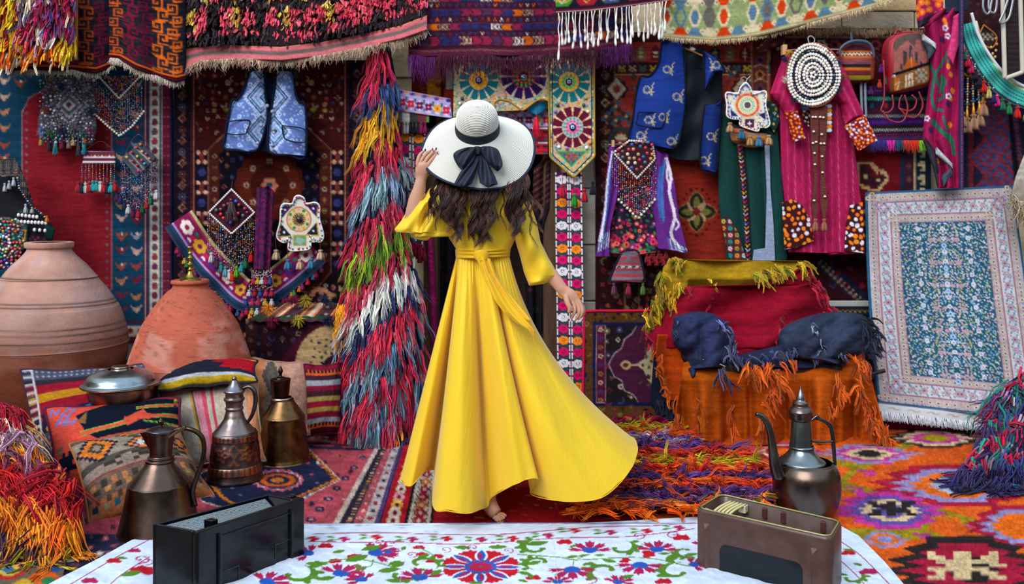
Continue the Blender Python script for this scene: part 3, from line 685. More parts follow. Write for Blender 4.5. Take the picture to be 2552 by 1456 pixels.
# --- little kilim with white tassels
r = thing('tasselled_kilim', 'small black and red kilim edge with a row of long white knotted tassels', 'rug', px(1525, 110, YT-.1))
b5 = itp((1385, 33), (1470, 28), (1560, 17), (1668, 2))
c = Cv(1385, -60, 1668, 30, 2, '1d1a26'); c.rect(1385, 22, 1668, 27, '6a1830'); c.rect(1385, 27, 1668, 30, 'cfc6bc')
for k, u in enumerate(np.arange(1400, 1668, 62)):
    c.poly([(u-34, -10), (u-16, -36), (u+16, -36), (u+34, -10), (u+16, 16), (u-16, 16)], ['4a8a3a', 'a01c34', '3a4a7a', 'a01c34'][k % 4])
    c.poly([(u-20, -10), (u, -28), (u+20, -10), (u, 10)], ['cfc6bc', 'c8a838', '8d9aa8', 'd2621c'][k % 4]); c.dia(u, -8, 9, 11, '7a1830'); c.line([(u-22, 6), (u-8, -2), (u+8, 6), (u+20, -2)], 4, ['c8a838', 'a01c34'][k % 2])
c.grain(.15, 2); hung('weave', c, YT-.09, KILIM(), r, dep=lambda u, v, s, t: -.02*np.sin(u*.03), bot=b5)
g = np.random.default_rng(21)
for k, u in enumerate(np.linspace(1391, 1660, 30)):
    sc = (YT-.1)/F; n = 7; L = g.uniform(74, 96) if k else 118; dx = np.cumsum(g.normal(0, 1.6, n)); w = g.uniform(.85, 1.15)
    vv = b5(u)+np.linspace(0, L, n); P = px(u+dx, vv, YT-.11-g.uniform(0, .02, n))
    tube('tassel', P, np.array([1.3, 1.4, 1.5, 1.4, 1.5, 1.4, 1.5, 1.5, 3.2, 1.8, 3.2, 3.8, 2.4])*w*sc, YARN(), r, jit(hx('dcd8d4')[None], g, .05)[0], 6, 22)
# --- orange and green kilim
r = thing('orange_green_kilim', 'long pale green and orange kilim with lozenges, sagging up to the stone wall', 'rug', px(1900, 100, YT))
b6 = itp((1648, 92), (1700, 98), (1780, 103), (1840, 98), (1900, 88), (2000, 63), (2080, 42), (2150, 25), (2240, -2), (2300, -20)); t6 = itp((1648, -60), (2300, -150))
c = Cv(1648, 0, 2300, 150, 2.2, '8e9c68')
c.rect(1648, 0, 2300, 46, 'd8761e'); c.rect(1648, 46, 2300, 56, '6a5038')
for u in np.arange(1650, 2300, 5): c.rect(u, 48, u+2.5, 54, 'c8a070')
for k, u in enumerate(np.arange(1660, 2320, 36)):
    q = ['cc3c10', '567892', 'd8c6a0', '67605a', 'cc3c10', '8e9c68'][k % 6]; q2 = ['d8c6a0', 'cc3c10', '567892'][k % 3]
    c.poly([(u-19, 60), (u+19, 60), (u+7, 78), (u-7, 78)], q); c.poly([(u-7, 78), (u+7, 78), (u+17, 100), (u+7, 122), (u-7, 122), (u-17, 100)], ['d8c6a0', q][k % 2])
    c.poly([(u-4, 84), (u+4, 84), (u+11, 100), (u+4, 116), (u-4, 116), (u-11, 100)], ['cc3c10', '8e9c68', '567892', '67605a'][k % 4]); c.poly([(u-7, 122), (u+7, 122), (u+19, 140), (u-19, 140)], q2)
    c.dia(u+18, 70, 7, 9, 'd8c6a0'); c.disc(u+18, 70, 2, '4a4038'); c.dia(u+18, 130, 8, 9, 'd8c6a0'); c.disc(u+18, 130, 2, '4a4038')
c.rect(1648, 142, 2300, 147, 'c9b58c'); c.rect(1648, 147, 2300, 150, '8a6a50'); c.grain(.18, 3, .04, .5, .06)
hung('weave', c, YT+.04, KILIM(), r, dep=lambda u, v, s, t: -.03*np.sin(u*.017), top=t6, bot=b6)
g = np.random.default_rng(3); us = g.uniform(1650, 2240, 800)
fringe('fringe', us, b6(us)-2, YT+.03, 13, YARN(), r, jit(np.tile(hx('c2ab86'), (800, 1)), g, .15), g, .8, .5, .3, 4)
# ================ things hung on the carpets, from the corner to the doorway
YH = 5.45
BRIGHT = ['4fb0c8', 'd8d4dc', '7a5fa8', 'c8702a', 'd04a5a', '3f9a6a', 'cfa83a', '2c50a8', '8a4a3a', 'b9a0c8', 'e08aa8']
DARKB = ['1d1a22', '2a2030', '3a2028', '4f8fb0', 'c9c4cc', 'a04a34', '5a4a8a', '3f8a6a', 'c8702a', 'b0a4b8']
def cord(parent, pts, Y, r=.8, col='6a3030', name='cord'):
    P = np.asarray(pts, float); return tube(name, px(P[:, 0], P[:, 1], np.full(len(P), Y)), r*Y/F, YARN(), parent, col, 5, max(6, len(P)*4))
def dots(cv, poly, d, rr, cols, seed):
    g = np.random.default_rng(seed); p = np.array(poly); sp = span(p)
    for (x, y) in spots(p[:, 0].min(), p[:, 1].min(), p[:, 0].max(), p[:, 1].max(), d, seed):
        lo, hi = sp(np.array([y]))
        if lo[0]+rr < x < hi[0]-rr: cv.disc(x, y, rr*g.uniform(.7, 1.2), cols[g.integers(0, len(cols))], n=7)
# --- silver embroidered bag
t = thing('embroidered_bag', 'silver grey beaded bag with ragged tassels hung high in the corner', 'bag', px(166, 390, YH))
P = [(108, 192), (232, 192), (240, 320), (228, 362), (98, 352), (94, 300), (110, 250)]
c = Cv(90, 185, 245, 370, 1.8, '5f5a60'); dots(c, P, 6, 2.6, ['8d8a90', '4a454c', 'a5a2a8', '6d5a60', '3a4a6a'], 3)
for r, q in ((48, 'a09ca4'), (42, '57525a'), (34, '9a96a0'), (26, '5a5560'), (16, 'aaa6ae'), (8, '6a3040')): c.dia(172, 262, r, r*1.05, q)
c.grain(.3, 3, .1, .1, .15); panel('front', P, c, YH, WOOL(), t, dep=lambda u, v, s, t: -.03*np.sin(s*math.pi)*np.sin(t*math.pi), step=1.8)
g = np.random.default_rng(4)
q = np.array(spots(100, 200, 236, 355, 7, 5)); n = len(q); q = q[(np.abs(q[:, 0]-172)+np.abs(q[:, 1]-262) > 30)]; n = len(q); sz = g.uniform(1.5, 4.2, n)*YH/F
beadmesh('beadwork', t, px(q[:, 0], q[:, 1], np.full(n, YH-.03)), np.stack([sz, sz*.6, sz], -1), pal(['b9b6c0', '8f8c98', '5a6a8a', '3a7a8a', '6a5a80', '8a3a4a', '2a3a5a', 'c9c4cc', '4a4a52'], n, g), True)
for u, v, q, r in ((105, 325, '6a7aa8', 11), (128, 330, '3a6a4a', 11), (155, 325, '2a2a4a', 12), (185, 318, '6a6570', 12), (208, 335, '3a6a5a', 9), (226, 326, '7a3a5a', 10), (154, 213, '2a3a7a', 9), (215, 215, '8a8a9a', 11), (115, 272, '8a3a3a', 8), (228, 275, '2a3450', 11)): pompom('pompom', t, u, v, YH-.03, r, q, 90, u)
for u, v, h, q in ((103, 340, 24, 'b98a48'), (124, 340, 38, '2a2438'), (138, 345, 42, '2a8a98'), (155, 342, 30, '7a2440'), (172, 345, 26, '8a7a70'), (183, 340, 24, 'c9a878'), (195, 345, 46, '3a3448'), (209, 345, 42, '2a8a98'), (212, 342, 16, 'c8802a')): tassel(t, u, v, YH-.02, h, 11, q)
cord(t, [(110, 195), (165, 150), (230, 195)], YH)
# --- V shaped bead necklace
def vneck(name, lab, top, vpt, outer, pl, seed, n, inner='2a1f2a', shellc='d6cfc4'):
    (xa, ya), (xb, yb) = top; t = thing(name, lab, 'necklace', px(vpt[0], outer[1][1], YH))
    c = Cv(xa-4, min(ya, yb)-6, xb+4, vpt[1]+4, 1.6, inner); g = np.random.default_rng(seed)
    P = [(xa, ya), (xb, yb), vpt]; dots(c, P, 5, 2.4, BRIGHT, seed); panel('yoke', [(xa, ya-1), (xb, yb-1), vpt], c, YH, COTTON(), t, step=1.6)
    q = np.array([p for p in spots(xa, min(ya, yb)+2, xb, vpt[1], 8, seed+1) if p[1] < ya+(vpt[1]-ya)*(1-abs(p[0]-vpt[0])/((xb-xa)/2))-3]); m = len(q)
    if m: beadmesh('buttons', t, px(q[:, 0], q[:, 1], np.full(m, YH-.006)), np.tile([3.4*YH/F, 1.6*YH/F, 3.4*YH/F], (m, 1)), pal(['8a2a4a', '3a7a8a', 'b08a3a', '5a2a7a', '2a4a9a', 'a03a2a'], m, g), True)
    shells('shell_trim', t, [(xa, ya), vpt, (xb, yb)], YH-.008, 5.4, 3.1, shellc)
    us = np.linspace(xa-3, xb+3, n); f = itp((xa-4, ya+4), vpt, (xb+4, yb+4)); fo = itp(*outer)
    beadrain('bead_strings', t, us, f(us)+3, fo(us)-2, YH-.004, pl, 1.9, g)
    shells('shell_edge', t, outer, YH-.008, 7, 3.6, shellc)
    cord(t, [(xa, ya), ((xa+xb)/2, ya-38), (xb, yb)], YH+.01)
    return t
vneck('bead_necklace', 'V-shaped cowrie and bead necklace hung beside the silver grey bag', ((243, 188), (350, 190)), (297, 246), ((236, 284), (266, 312), (298, 339), (330, 314), (358, 278)), BRIGHT+['1d1a22', '1d1a22', '2a2030'], 4, 27)
# --- small tasselled band
def tassels(t, us, vs, cols, h, w, Y=YH-.01):
    for k, u in enumerate(us): tassel(t, u, vs[k] if np.ndim(vs) else vs, Y-.004*(k % 2), h, w, cols[k % len(cols)])
t = thing('tasselled_band', 'little striped band with bead strings and red, white and teal tassels on the red carpet', 'hanging', px(245, 480, YH))
c = Cv(204, 374, 290, 410, 1.5, '5a2434')
for v, q in ((376, 'c8bcc8'), (384, '7a2a38'), (392, 'd0c4d4'), (400, '6a2438'), (404, 'd8d0dc')): c.rect(204, v-2, 290, v+2, q)
for k, u in enumerate(np.arange(210, 290, 9)): c.dia(u, 389, 3, 3, ['c8703a', 'd0c4d4'][k % 2]); c.dia(u, 380, 2.5, 2.5, '3a2a6a')
panel('band', [(211, 376), (287, 378), (286, 408), (205, 408)], c, YH, COTTON(), t, step=1.5)
us = np.linspace(204, 285, 10); g = np.random.default_rng(6); beadrain('bead_strings', t, us, np.full(10, 409), np.full(10, 454), YH-.004, BRIGHT, 2.1, g)
tassels(t, np.linspace(196, 287, 11), 453+3*np.sin(np.arange(11)), ['b01c30', '1d2440', 'd0ccc4', 'b01c30', '2a9aa0', '2a9aa0', 'd8d4d0', 'b01c30', '1d2440', '2a9aa0', 'b81c2c'], 27, 16)
cord(t, [(211, 377), (250, 352), (287, 378)], YH)
# --- diamond patch with bead skirt
def bead_diamond(name, lab, P, c, skirt, pl, seed, n, tl=None, cs=None, th=24, tw=13, cat='hanging', trim=None, top=None, shellr=3.0):
    P = np.array(P, float); t = thing(name, lab, cat, px(P[:, 0].mean(), max(q[1] for q in skirt), YH)); g = np.random.default_rng(seed)
    panel('patch', P, c, YH-.004, COTTON(), t, step=1.6)
    o = P[np.argsort(P[:, 0])]; L, R = o[0], o[-1]; B = P[P[:, 1].argmax()]
    us = np.linspace(L[0]-2, R[0]+2, n); f = itp((L[0]-3, L[1]), (B[0], B[1]), (R[0]+3, R[1])); fo = itp(*skirt)
    beadrain('bead_strings', t, us, f(us)+2, fo(us), YH+.002, pl, 2.0, g)
    if trim: shells('shell_trim', t, list(P)+[P[0]], YH-.014, shellr*1.75, shellr, trim)
    if tl is not None: tassels(t, tl, fo(np.array(tl))-2, cs, th, tw)
    if top: cord(t, [top, tuple(P[P[:, 1].argmin()])], YH)
    return t
c = Cv(298, 346, 396, 446, 1.6, '3f4550'); g = np.random.default_rng(3)
for k in range(9): c.line([(304+k*9, 397-k*9), (341+k*9, 441-k*9)], 3, ['5a6068', '3a3f48', '8a8690', '2a5a50'][k % 4])
c.line([(312, 388), (352, 430)], 4, '8d8a98'); c.line([(335, 366), (376, 404)], 4, 'a09aa8')
t = bead_diamond('beaded_pouch', 'small slanted grey pouch with coloured studs above a fringe of beads and tassels', [(304, 397), (350, 352), (388, 394), (341, 441)], c, ((294, 480), (318, 510), (340, 528), (365, 500), (396, 470)), ['3a6a9a', '7a5aa0', 'c9c4cc', '2a2a4a', '8a3a5a', '4fa0b8', 'b07a90', '1d1a28'], 8, 24,
    [292, 300, 310, 320, 332, 345, 356, 366, 376, 390], ['4a1a4a', '2a2a6a', '2a2a4a', 'd0ccd4', '5a1a3a', 'a81c2c', '1a5a3a', 'b01c2c', '1f6a44', 'd4d0d4'])
q = np.array([(316, 392), (328, 380), (340, 368), (350, 360), (330, 402), (342, 390), (354, 378), (364, 384), (341, 412), (353, 400), (372, 396), (345, 426), (360, 408)]); n = len(q)
beadmesh('studs', t, px(q[:, 0], q[:, 1], np.full(n, YH-.014)), np.tile(np.array([4, 3, 4])*YH/F, (n, 1)), pal(['d01c34', 'd8742a', 'c02a5a', '3a9ac0', 'c8b43a'], n, g), True, False)
cord(t, [(304, 397), (345, 335), (388, 394)], YH); tube('nail', px([345, 345], [336, 334], [YH-.01, YH+.1]), .003, BEAD(), t, '7a7a7a', 5, 4)
# --- heap of beadwork in the corner
t = thing('shell_bag', 'dark bag covered with cowrie rows and bright studs above the largest jar', 'bag', px(60, 670, YH-.15)); Yc = 5.25
c = Cv(-30, 385, 140, 670, 1.8, '17161c')
for v in np.arange(385, 540, 5):
    for u in np.arange(-30, 140, 5): c.rect(u, v, u+2.6, v+2.6, '8a8078')
panel('strap', [(-25, 402), (36, 394), (52, 425), (68, 470), (90, 535), (72, 532), (52, 486), (38, 440), (20, 420), (-25, 438)], c, Yc+.06, COTTON(), t, step=2)
c = Cv(-30, 430, 140, 680, 2, '16141c'); c.poly([(-30, 500), (0, 505), (50, 520), (100, 530), (138, 575), (-30, 575)], '1a1820')
c.poly([(45, 525), (75, 520), (62, 545)], '17403c'); c.rect(70, 590, 120, 625, '2a1820'); dots(c, [(70, 590), (120, 590), (120, 625), (70, 625)], 8, 3, ['8a2a4a', '5a2a5a', '4a4a3a'], 4)
c.poly([(112, 560), (140, 570), (130, 595), (112, 590)], '153a38'); panel('body', [(-25, 440), (36, 440), (48, 470), (62, 500), (96, 528), (136, 572), (128, 602), (112, 622), (70, 640), (-25, 672)], c, Yc, COTTON(), t, dep=lambda u, v, s, t: -.06*np.sin(s*math.pi), step=2)
for k, (a, b) in enumerate((((46, 536), (92, 541)), ((36, 552), (114, 556)), ((86, 573), (112, 575)))): shells('shell_row', t, [a, b], Yc-.07, 7.5, 4.4, 'dcd8dc', 5.5)
for pts in (((40, 425), (48, 470), (75, 510), (100, 530), (116, 545)),):
    q = along(pts, 6); n = len(q); beadmesh('bead_chain', t, px(q[:, 0], q[:, 1], np.full(n, Yc-.06)), np.tile(np.array([3.4, 3, 2.6])*Yc/F, (n, 1)), pal(['2a5aa0', '2a5aa0', 'b0603a', '1d1a22', 'c9c4c4'], n, np.random.default_rng(1)))
for u, v, h, q in ((12, 456, 22, 'c4c8d0'), (23, 450, 22, 'b9bcc4'), (34, 442, 22, 'd0d0d4'), (64, 508, 24, 'c9ccd4'), (80, 516, 16, 'b4b8c0'), (117, 538, 16, 'd8861c')): tassel(t, u, v, Yc-.07, h, 9, q)
P = [(-25, 538), (20, 541), (68, 562), (66, 612), (44, 640), (8, 672), (-25, 672)]
c = Cv(-30, 530, 75, 680, 1.6, '1f3a30'); dots(c, P, 7, 3, ['c02a5a', '2a9aa0', '2a4aa0', 'c9c4c4', 'b0703a', '3a8a5a', '8a5a90'], 5)
c.poly([(28, 571), (66, 573), (62, 600)], 'b0702a'); c.poly([(33, 574), (62, 576), (59, 594)], '12302e'); c.disc(53, 582, 4, 'b9c4c8'); c.poly([(-30, 646), (30, 646), (0, 678), (-30, 678)], '3a2468')
panel('star_patch', P, c, Yc-.075, COTTON(), t, step=1.6)
q = np.array([p for p in spots(-20, 545, 62, 668, 8, 9) if p[0]+abs(p[1]-605)*.35 < 62]); n = len(q); g = np.random.default_rng(9)
beadmesh('studs', t, px(q[:, 0], q[:, 1], np.full(n, Yc-.085)), np.tile(np.array([3.7, 2.5, 3.3])*Yc/F, (n, 1)), pal(['d02a6a', 'e0421c', '2aa0a8', '2a50b0', 'dcd8d4', 'c8a030', '2a9a70', 'c8889a', 'd84a30'], n, g), True)
a = np.arange(12)*math.pi/6; beadmesh('shell_ring', t, px(8+17*np.cos(a), 606+17*np.sin(a), np.full(12, Yc-.088)), np.tile(np.array([4, 2.5, 4])*Yc/F, (12, 1)), np.tile(hx('dcd8d4'), (12, 1)), True)
# --- pale blue vest
def kdia(c, x, y, R, seq, ky=1.15):
    n = len(seq)
    for k, q in enumerate(seq):
        r = R*(1-k/n)
        if k == 0:
            m = 9
            for s in (-1, 1):
                for w in (-1, 1):
                    for i in range(m):
                        f = (i+.5)/m; a = x+s*r*f; b = y+w*r*ky*(1-f); c.poly([(a-s*4, b-w*4), (a+s*5, b+w*1), (a+s*1, b+w*5)], q)
        c.dia(x, y, r, r*ky, q)
def vest_pattern(c):
    dots(c, [(c.x0, c.y0), (c.x1, c.y0), (c.x1, c.y1), (c.x0, c.y1)], 9, 3, ['5d74ae', '9aa6d8', '8fb8d8', '7d80ba', 'b0b8e0'], 7)
    for (x, y) in spots(c.x0, c.y0, c.x1, c.y1, 26, 3): c.flower(x, y, 6, 'a9c4e4', '40508a', 6)
    for cx in (650, 683):
        for y in (243, 328, 158, 413): kdia(c, cx, y, 40, ['b4c4ea', '22305c', '7fb4d4', '3a4a7c', 'b4a8e0', '86c8d8', '6a80c0', 'bcb0e4', '2f4474', '9fd0e0'])
    c.grain(.15, 3, .05, .3, .07)
t = thing('pale_blue_vest', 'pale blue woven vest with concentric diamonds and dark piping on a hanger', 'vest', px(660, 390, YH))
LP = [(622, 178), (656, 176), (661, 230), (667, 285), (660, 325), (652, 352), (640, 374), (620, 378), (590, 375), (558, 370), (562, 335), (577, 255), (592, 248), (606, 225), (616, 195)]
RP = [(688, 176), (729, 179), (736, 230), (745, 254), (761, 268), (761, 388), (720, 387), (682, 384), (668, 372), (668, 330), (673, 285), (682, 235)]
c = Cv(640, 170, 700, 390, 3, '101a34'); panel('lining', [(640, 186), (705, 186), (706, 380), (630, 376)], c, YH+.005, COTTON(), t)
g = np.random.default_rng(5)
for P, nm in ((LP, 0), (RP, 1)):
    c = Cv(550, 165, 770, 395, 1.7, '5d74b4'); vest_pattern(c)
    panel('front_panel', P, c, YH-.03, COTTON(), t, dep=lambda u, v, s, t: -.035*np.sin(s*math.pi)-.008*np.sin(v*.05+u*.03), step=1.8)
    Q = np.array(P+[P[0]], float); tube('piping', px(Q[:, 0], Q[:, 1], np.full(len(Q), YH-.045)), 3.0*YH/F, COTTON(), t, '0e1730', 6, 90)
for P in ([(566, 303), (620, 300), (616, 324), (608, 334), (566, 332), (566, 303)], [(703, 313), (759, 323), (759, 354), (716, 349), (706, 336), (703, 313)]):
    Q = np.array(P, float); tube('pocket_trim', px(Q[:, 0], Q[:, 1], np.full(len(Q), YH-.074)), 1.6*YH/F, COTTON(), t, '121a34', 5, 60)
for u, v in ((666, 264), (651, 312), (642, 357), (679, 278), (682, 322), (678, 362)):
    V, f, cc = blobg(px(u, v, YH-.06)[None], np.array([5.5, 3, 5.5])*YH/F, hx('8a90a8'), True); mk('toggle', V, f, BEAD(), t, cc)
tube('hanger', px([618, 640, 672, 705, 735], [184, 180, 178, 180, 186], np.full(5, YH)), .004, WOOD(), t, '3a2a22', 6)
tube('hanger_hook', px([672, 673, 680, 676, 668], [180, 165, 156, 148, 152], [YH, YH, YH+.03, YH+.06, YH+.1]), .0025, BEAD(), t, '9a9a9e', 6)
for u in (616, 736): V, f = boxg(*(px(u-5, 194, YH-.06)), *(px(u+5, 174, YH-.02))); mk('peg', V, f, WOOD(), t, '2a2626', smooth=False)
# --- diamond necklace panel
c = Cv(515, 468, 640, 590, 1.6, '3a1224'); P = [(520, 530), (577, 472), (634, 530), (577, 583)]
for q in ((50, '54142c'), (44, '2a1220')): c.dia(577, 528, q[0], q[0]*.95, q[1])
t = bead_diamond('diamond_necklace', 'large diamond bead hanging with a shell border and grey tassel on the floral carpet', P, c, ((516, 620), (545, 650), (577, 680), (608, 650), (637, 618)), BRIGHT+['1d1a22', '1d1a22', '1d1a22', '3a2028', 'd8d4dc'], 12, 27, [527, 541, 551, 562, 571, 579, 590, 602, 626, 612], ['d0ccd4', '4a2a3a', '3a8a8a', '5aa0b0', 'd8d4d4', 'd8301c', '5aa81c', '2a9098', 'c81c1c', '1a6a4a'], 26, 14, trim='dcd8d8', top=(579, 452))
q = np.array([p for p in spots(530, 484, 624, 576, 11, 3) if abs(p[0]-577)/50+abs(p[1]-528)/48 < .95]); n = len(q)
beadmesh('buttons', t, px(q[:, 0], q[:, 1], np.full(n, YH-.02)), np.tile(np.array([5, 2.5, 5])*YH/F, (n, 1)), pal(['6a1434', '2a4ab0', 'c02434', '7a3a34', '3a5a5a', '8a1c4a'], n, g), True)
tassel(t, 577, 505, YH-.03, 52, 44, '4a3a40', 'centre_tassel')
# --- woven purple scarf with pompoms
t = thing('purple_scarf', 'folded purple and red woven scarf hanging straight down with rows of tufts', 'scarf', px(655, 790, YH-.05))
c = Cv(615, 460, 690, 680, 1.6, '5a2450'); g = np.random.default_rng(2)
for v in np.arange(460, 680, 4):
    for u in np.arange(615, 690, 5):
        if g.random() < .6: c.rect(u+g.uniform(-1, 1), v, u+3.2, v+g.uniform(3, 9), ['8a2044', '3a2460', '8a2044', '2d2050'][g.integers(0, 4)])
c.grain(.2, 4); panel('weave', [(640, 468), (668, 464), (682, 476), (679, 520), (676, 600), (672, 672), (632, 672), (634, 600), (638, 520)], c, YH-.05, WOOL(), t, dep=lambda u, v, s, t: -.03*np.sin(s*math.pi)-.01*np.sin(s*14), step=1.7)
us = g.uniform(630, 674, 260); fringe('fringe', us, np.full(260, 668)+g.uniform(0, 60, 260), YH-.06, 34, YARN(), t, jit(H(['1d1a24', '2a2030', 'b81c4a', '1d1a24', '4a2040'])[g.integers(0, 5, 260)], g), g, 1.0, .2, .15)
for row, (v, sp2) in enumerate(((692, 20), (722, 28), (745, 32), (768, 26))):
    for k, u in enumerate(np.linspace(653-sp2, 653+sp2, 5)):
        tassel(t, u-row*4, v, YH-.09, 17, 13, ['b01c3c', 'c8a030', 'd0ccd4', 'a8163a', '2a4a8a', 'c02a5a'][(k+row*2) % 6], 'tuft')
beadrain('bead_rows', t, np.linspace(628, 676, 14), np.full(14, 674.), np.full(14, 692.), YH-.085, ['d0ccd4', '1d1a22', 'd0ccd4'], 1.8, g); beadrain('bead_rows', t, np.linspace(622, 678, 15), np.full(15, 706.), np.full(15, 722.), YH-.085, ['d0ccd4', '1d1a22', 'b01c3c'], 1.8, g)
tassel(t, 622, 785, YH-.1, 44, 20, 'e0841c', 'orange_tassel')
# --- star amulet
def starpatch(t, P, c, Y, n=90, edge='e4e0da'):
    panel('patch', P, c, Y, COTTON(), t, step=1.5, smoothn=n, vec=(0, .02, 0))
    Q = smoothpath(P, 120, True); Q = np.concatenate([Q, Q[:1]]); tube('border_roll', px(Q[:, 0], Q[:, 1], np.full(len(Q), Y-.004)), 2.3*Y/F, COTTON(), t, edge, 6, 121)
t = thing('star_amulet', 'white edged star amulet with purple corners and a glass centre hung on the floral carpet', 'amulet', px(750, 660, YH))
P = [(700, 520), (708, 508), (728, 508), (735, 492), (745, 488), (757, 494), (763, 508), (785, 505), (796, 515), (796, 545), (806, 585), (800, 602), (785, 600), (774, 590), (773, 618), (750, 624), (720, 622), (722, 592), (710, 604), (695, 598), (690, 585), (698, 555)]
c = Cv(685, 484, 812, 628, 1.4, 'cfcac0')
for x, y, q in ((713, 527, '3a1a58'), (778, 524, '3a1a58'), (711, 575, '12182e'), (778, 572, '12182e')):
    s = 1 if x > 745 else -1; d = 1 if y > 550 else -1
    T = [(x+s*14, y+d*14), (x-s*14, y+d*12), (x+s*10, y-d*16)]; c.poly([(a+(a-x)*.25, b+(b-y)*.25) for a, b in T], 'b09030'); c.poly(T, q); c.disc(x+s*3, y+d*4, 3, 'd4d0dc')
c.disc(745, 547, 32, 'b0623c'); c.disc(745, 547, 29, 'cdb88c'); c.disc(745, 547, 18, 'b89a50')
for k in range(12): c.disc(745+24*math.cos(k*.523), 547+24*math.sin(k*.523), 4, ['d88a94', '1c7a4a', 'b8a040'][k % 3])
for k in range(16): c.line([(745+9*math.cos(k*.393), 547+9*math.sin(k*.393)), (745+15*math.cos(k*.393), 547+15*math.sin(k*.393))], 2.5, '18202e')
c.disc(745, 547, 9, '9a5a34'); c.rect(730, 586, 764, 614, '9a9a2a'); c.rect(733, 589, 761, 611, '5c8a78'); c.poly([(740, 589), (761, 598), (750, 611), (735, 604)], '88a898')
starpatch(t, P, c, YH-.02); g = np.random.default_rng(8)
q = smoothpath(P, 52, True); n = len(q); q = q+(np.array([747, 555])-q)*.055; sc = YH/F
beadmesh('studs', t, px(q[:, 0], q[:, 1], np.full(n, YH-.03)), np.tile(np.array([2.8, 2, 2.8])*sc, (n, 1)), pal(['1c7a4a', '2a9aa8', 'b01c5a', '5a2a8a', 'd8d4d0', 'b84a90'], n, g), True)
V, f, cc = blobg(px(745, 547, YH-.03)[None], np.array([8, 4, 8])*sc, hx('1c2636'), True); mk('glass_centre', V, f, BEAD(), t, cc)
for u, v, q in ((688, 622, 'd2b08c'), (799, 622, 'd2b08c'), (718, 646, '3a7aa0'), (748, 646, 'c8a888'), (776, 644, '3a7aa0')): tassel(t, u, v, YH-.03, 26, 20, q); cord(t, [(u, v), (u-2, v-30)], YH-.028)
# --- embroidered garland
t = thing('embroidered_garland', 'wide pink and purple embroidered garland sagging in a V behind the purple scarf', 'garland', px(600, 800, YH+.04))
gp = smoothpath([(446, 545), (500, 625), (560, 690), (612, 735), (660, 722), (720, 680), (785, 622)], 60)
c = Cv(0, -40, 60, 45, .22, '7a1444', 1.4)
c.rect(0, -40, 60, -34, 'b0a070'); c.rect(0, -34, 60, -28, '8a2a4a'); c.rect(0, 18, 60, 24, '9a7ab0'); c.rect(0, 24, 60, 45, '16263c')
for k in range(10):
    x = 3+k*6; q = [('d8ccc8', '8a1838'), ('c8962a', '7a1444'), ('4a2480', 'a01848')][k % 3]
    for a in range(6): c.disc(x+1.3*math.cos(a*1.05), -5+10*math.sin(a*1.05), 1.0, q[0], 7, n=7)
    c.disc(x, -5, .8, q[1], 6, n=8); c.disc(x+3, -16, .7, '1d6a50', 5); c.disc(x+3, 8, .8, 'd8ccc8', 4); c.disc(x+3, -2, .9, 'b81c5a', 6); c.disc(x+3, 14, .7, '6a2a8a', 4)
for y in np.arange(25, 45, 3): c.rect(0, y, 60, y+1.2, '24486a')
c.grain(.12, 3, .4, .3)
def uvg(s, tt): return s*60, -40+85*tt
T = np.gradient(gp, axis=0); T /= np.linalg.norm(T, axis=1, keepdims=True); Nn = np.stack([-T[:, 1], T[:, 0]], -1)
def posg(u, v, s, tt):
    i = u*59/60; a = np.stack([np.interp(i, np.arange(60), gp[:, q]) for q in (0, 1)], -1); nn = np.stack([np.interp(i, np.arange(60), Nn[:, q]) for q in (0, 1)], -1)
    w = a+nn*v[..., None]*.95; return px(w[..., 0], w[..., 1], YH+.035-.015*np.sin(u*.5))
V, f, cc = sheetg(240, 46, uvg, c, posg, (0, .012, 0)); mk('embroidery', V, f, COTTON(), t, cc)
g = np.random.default_rng(12)
for k in range(34):
    i = 6+k*1.55; i = min(i, 58.9); w = gp[int(i)]+Nn[int(i)]*44
    tassel(t, w[0], w[1]-2, YH+.02, 15, 12, ['b01c4a', '6a1a5a', 'c8a030', '3a8a4a', 'd8601c', '8a2a6a', 'c81c3c', '2a5a8a'][k % 8], 'tuft')
# --- carpet covered bench
t = thing('carpet_bench', 'low bench covered with a dark medallion carpet and a striped kilim top', 'bench', px(735, 1064, 5.2)); zt = .63
c = Cv(612, 795, 860, 1070, 2.4, '2a1420'); c.rect(612, 795, 640, 1070, '3a1c24'); c.rect(640, 795, 646, 1070, '1a1830'); c.rect(646, 795, 672, 1070, '30141c'); persian(c, 614, 800, 672, 1065, 17, 7, ['6a4a40', '3a3a5a', '8a6a58'], '180d14', 2)
c.poly([(700, 900), (720, 870), (742, 850), (760, 830), (775, 815), (860, 795), (860, 1070), (700, 1070)], '4a1428')
persian(c, 674, 800, 745, 850, 20, 8, ['8a7a68', '5a3a4a', '3a3a6a', '6a2a34'], '180d14', 6)
for k in range(14): c.disc(835-88*math.cos(k*.12), 912-92*math.sin(k*.12), 12, 'c0a072')
c.disc(835, 912, 84, 'c0a072', 86, n=30); persian(c, 775, 838, 860, 905, 13, 5, ['5a1a2a', '3a4a2a', '2a2a4a'], '2a1420', 8); c.disc(840, 925, 40, '1a1838', 42); c.flower(840, 915, 30, '4a1428', 'c0a072', 8)
c.grain(.25, 5, .05, .3, .07)
hung('front_carpet', c, 5.17, WOOL(), t, dep=lambda u, v, s, t: -.01*np.sin(u*.05))
V, f = boxg(*px(616, 1064, 5.2)[:2], 0, px(866, 800, 5.2)[0], 5.45, zt-.01); mk('box', V, f, WOOD(), t, '2a1c18', smooth=False)
c = Cv(0, 0, 240, 60, 2, '4a3034'); 
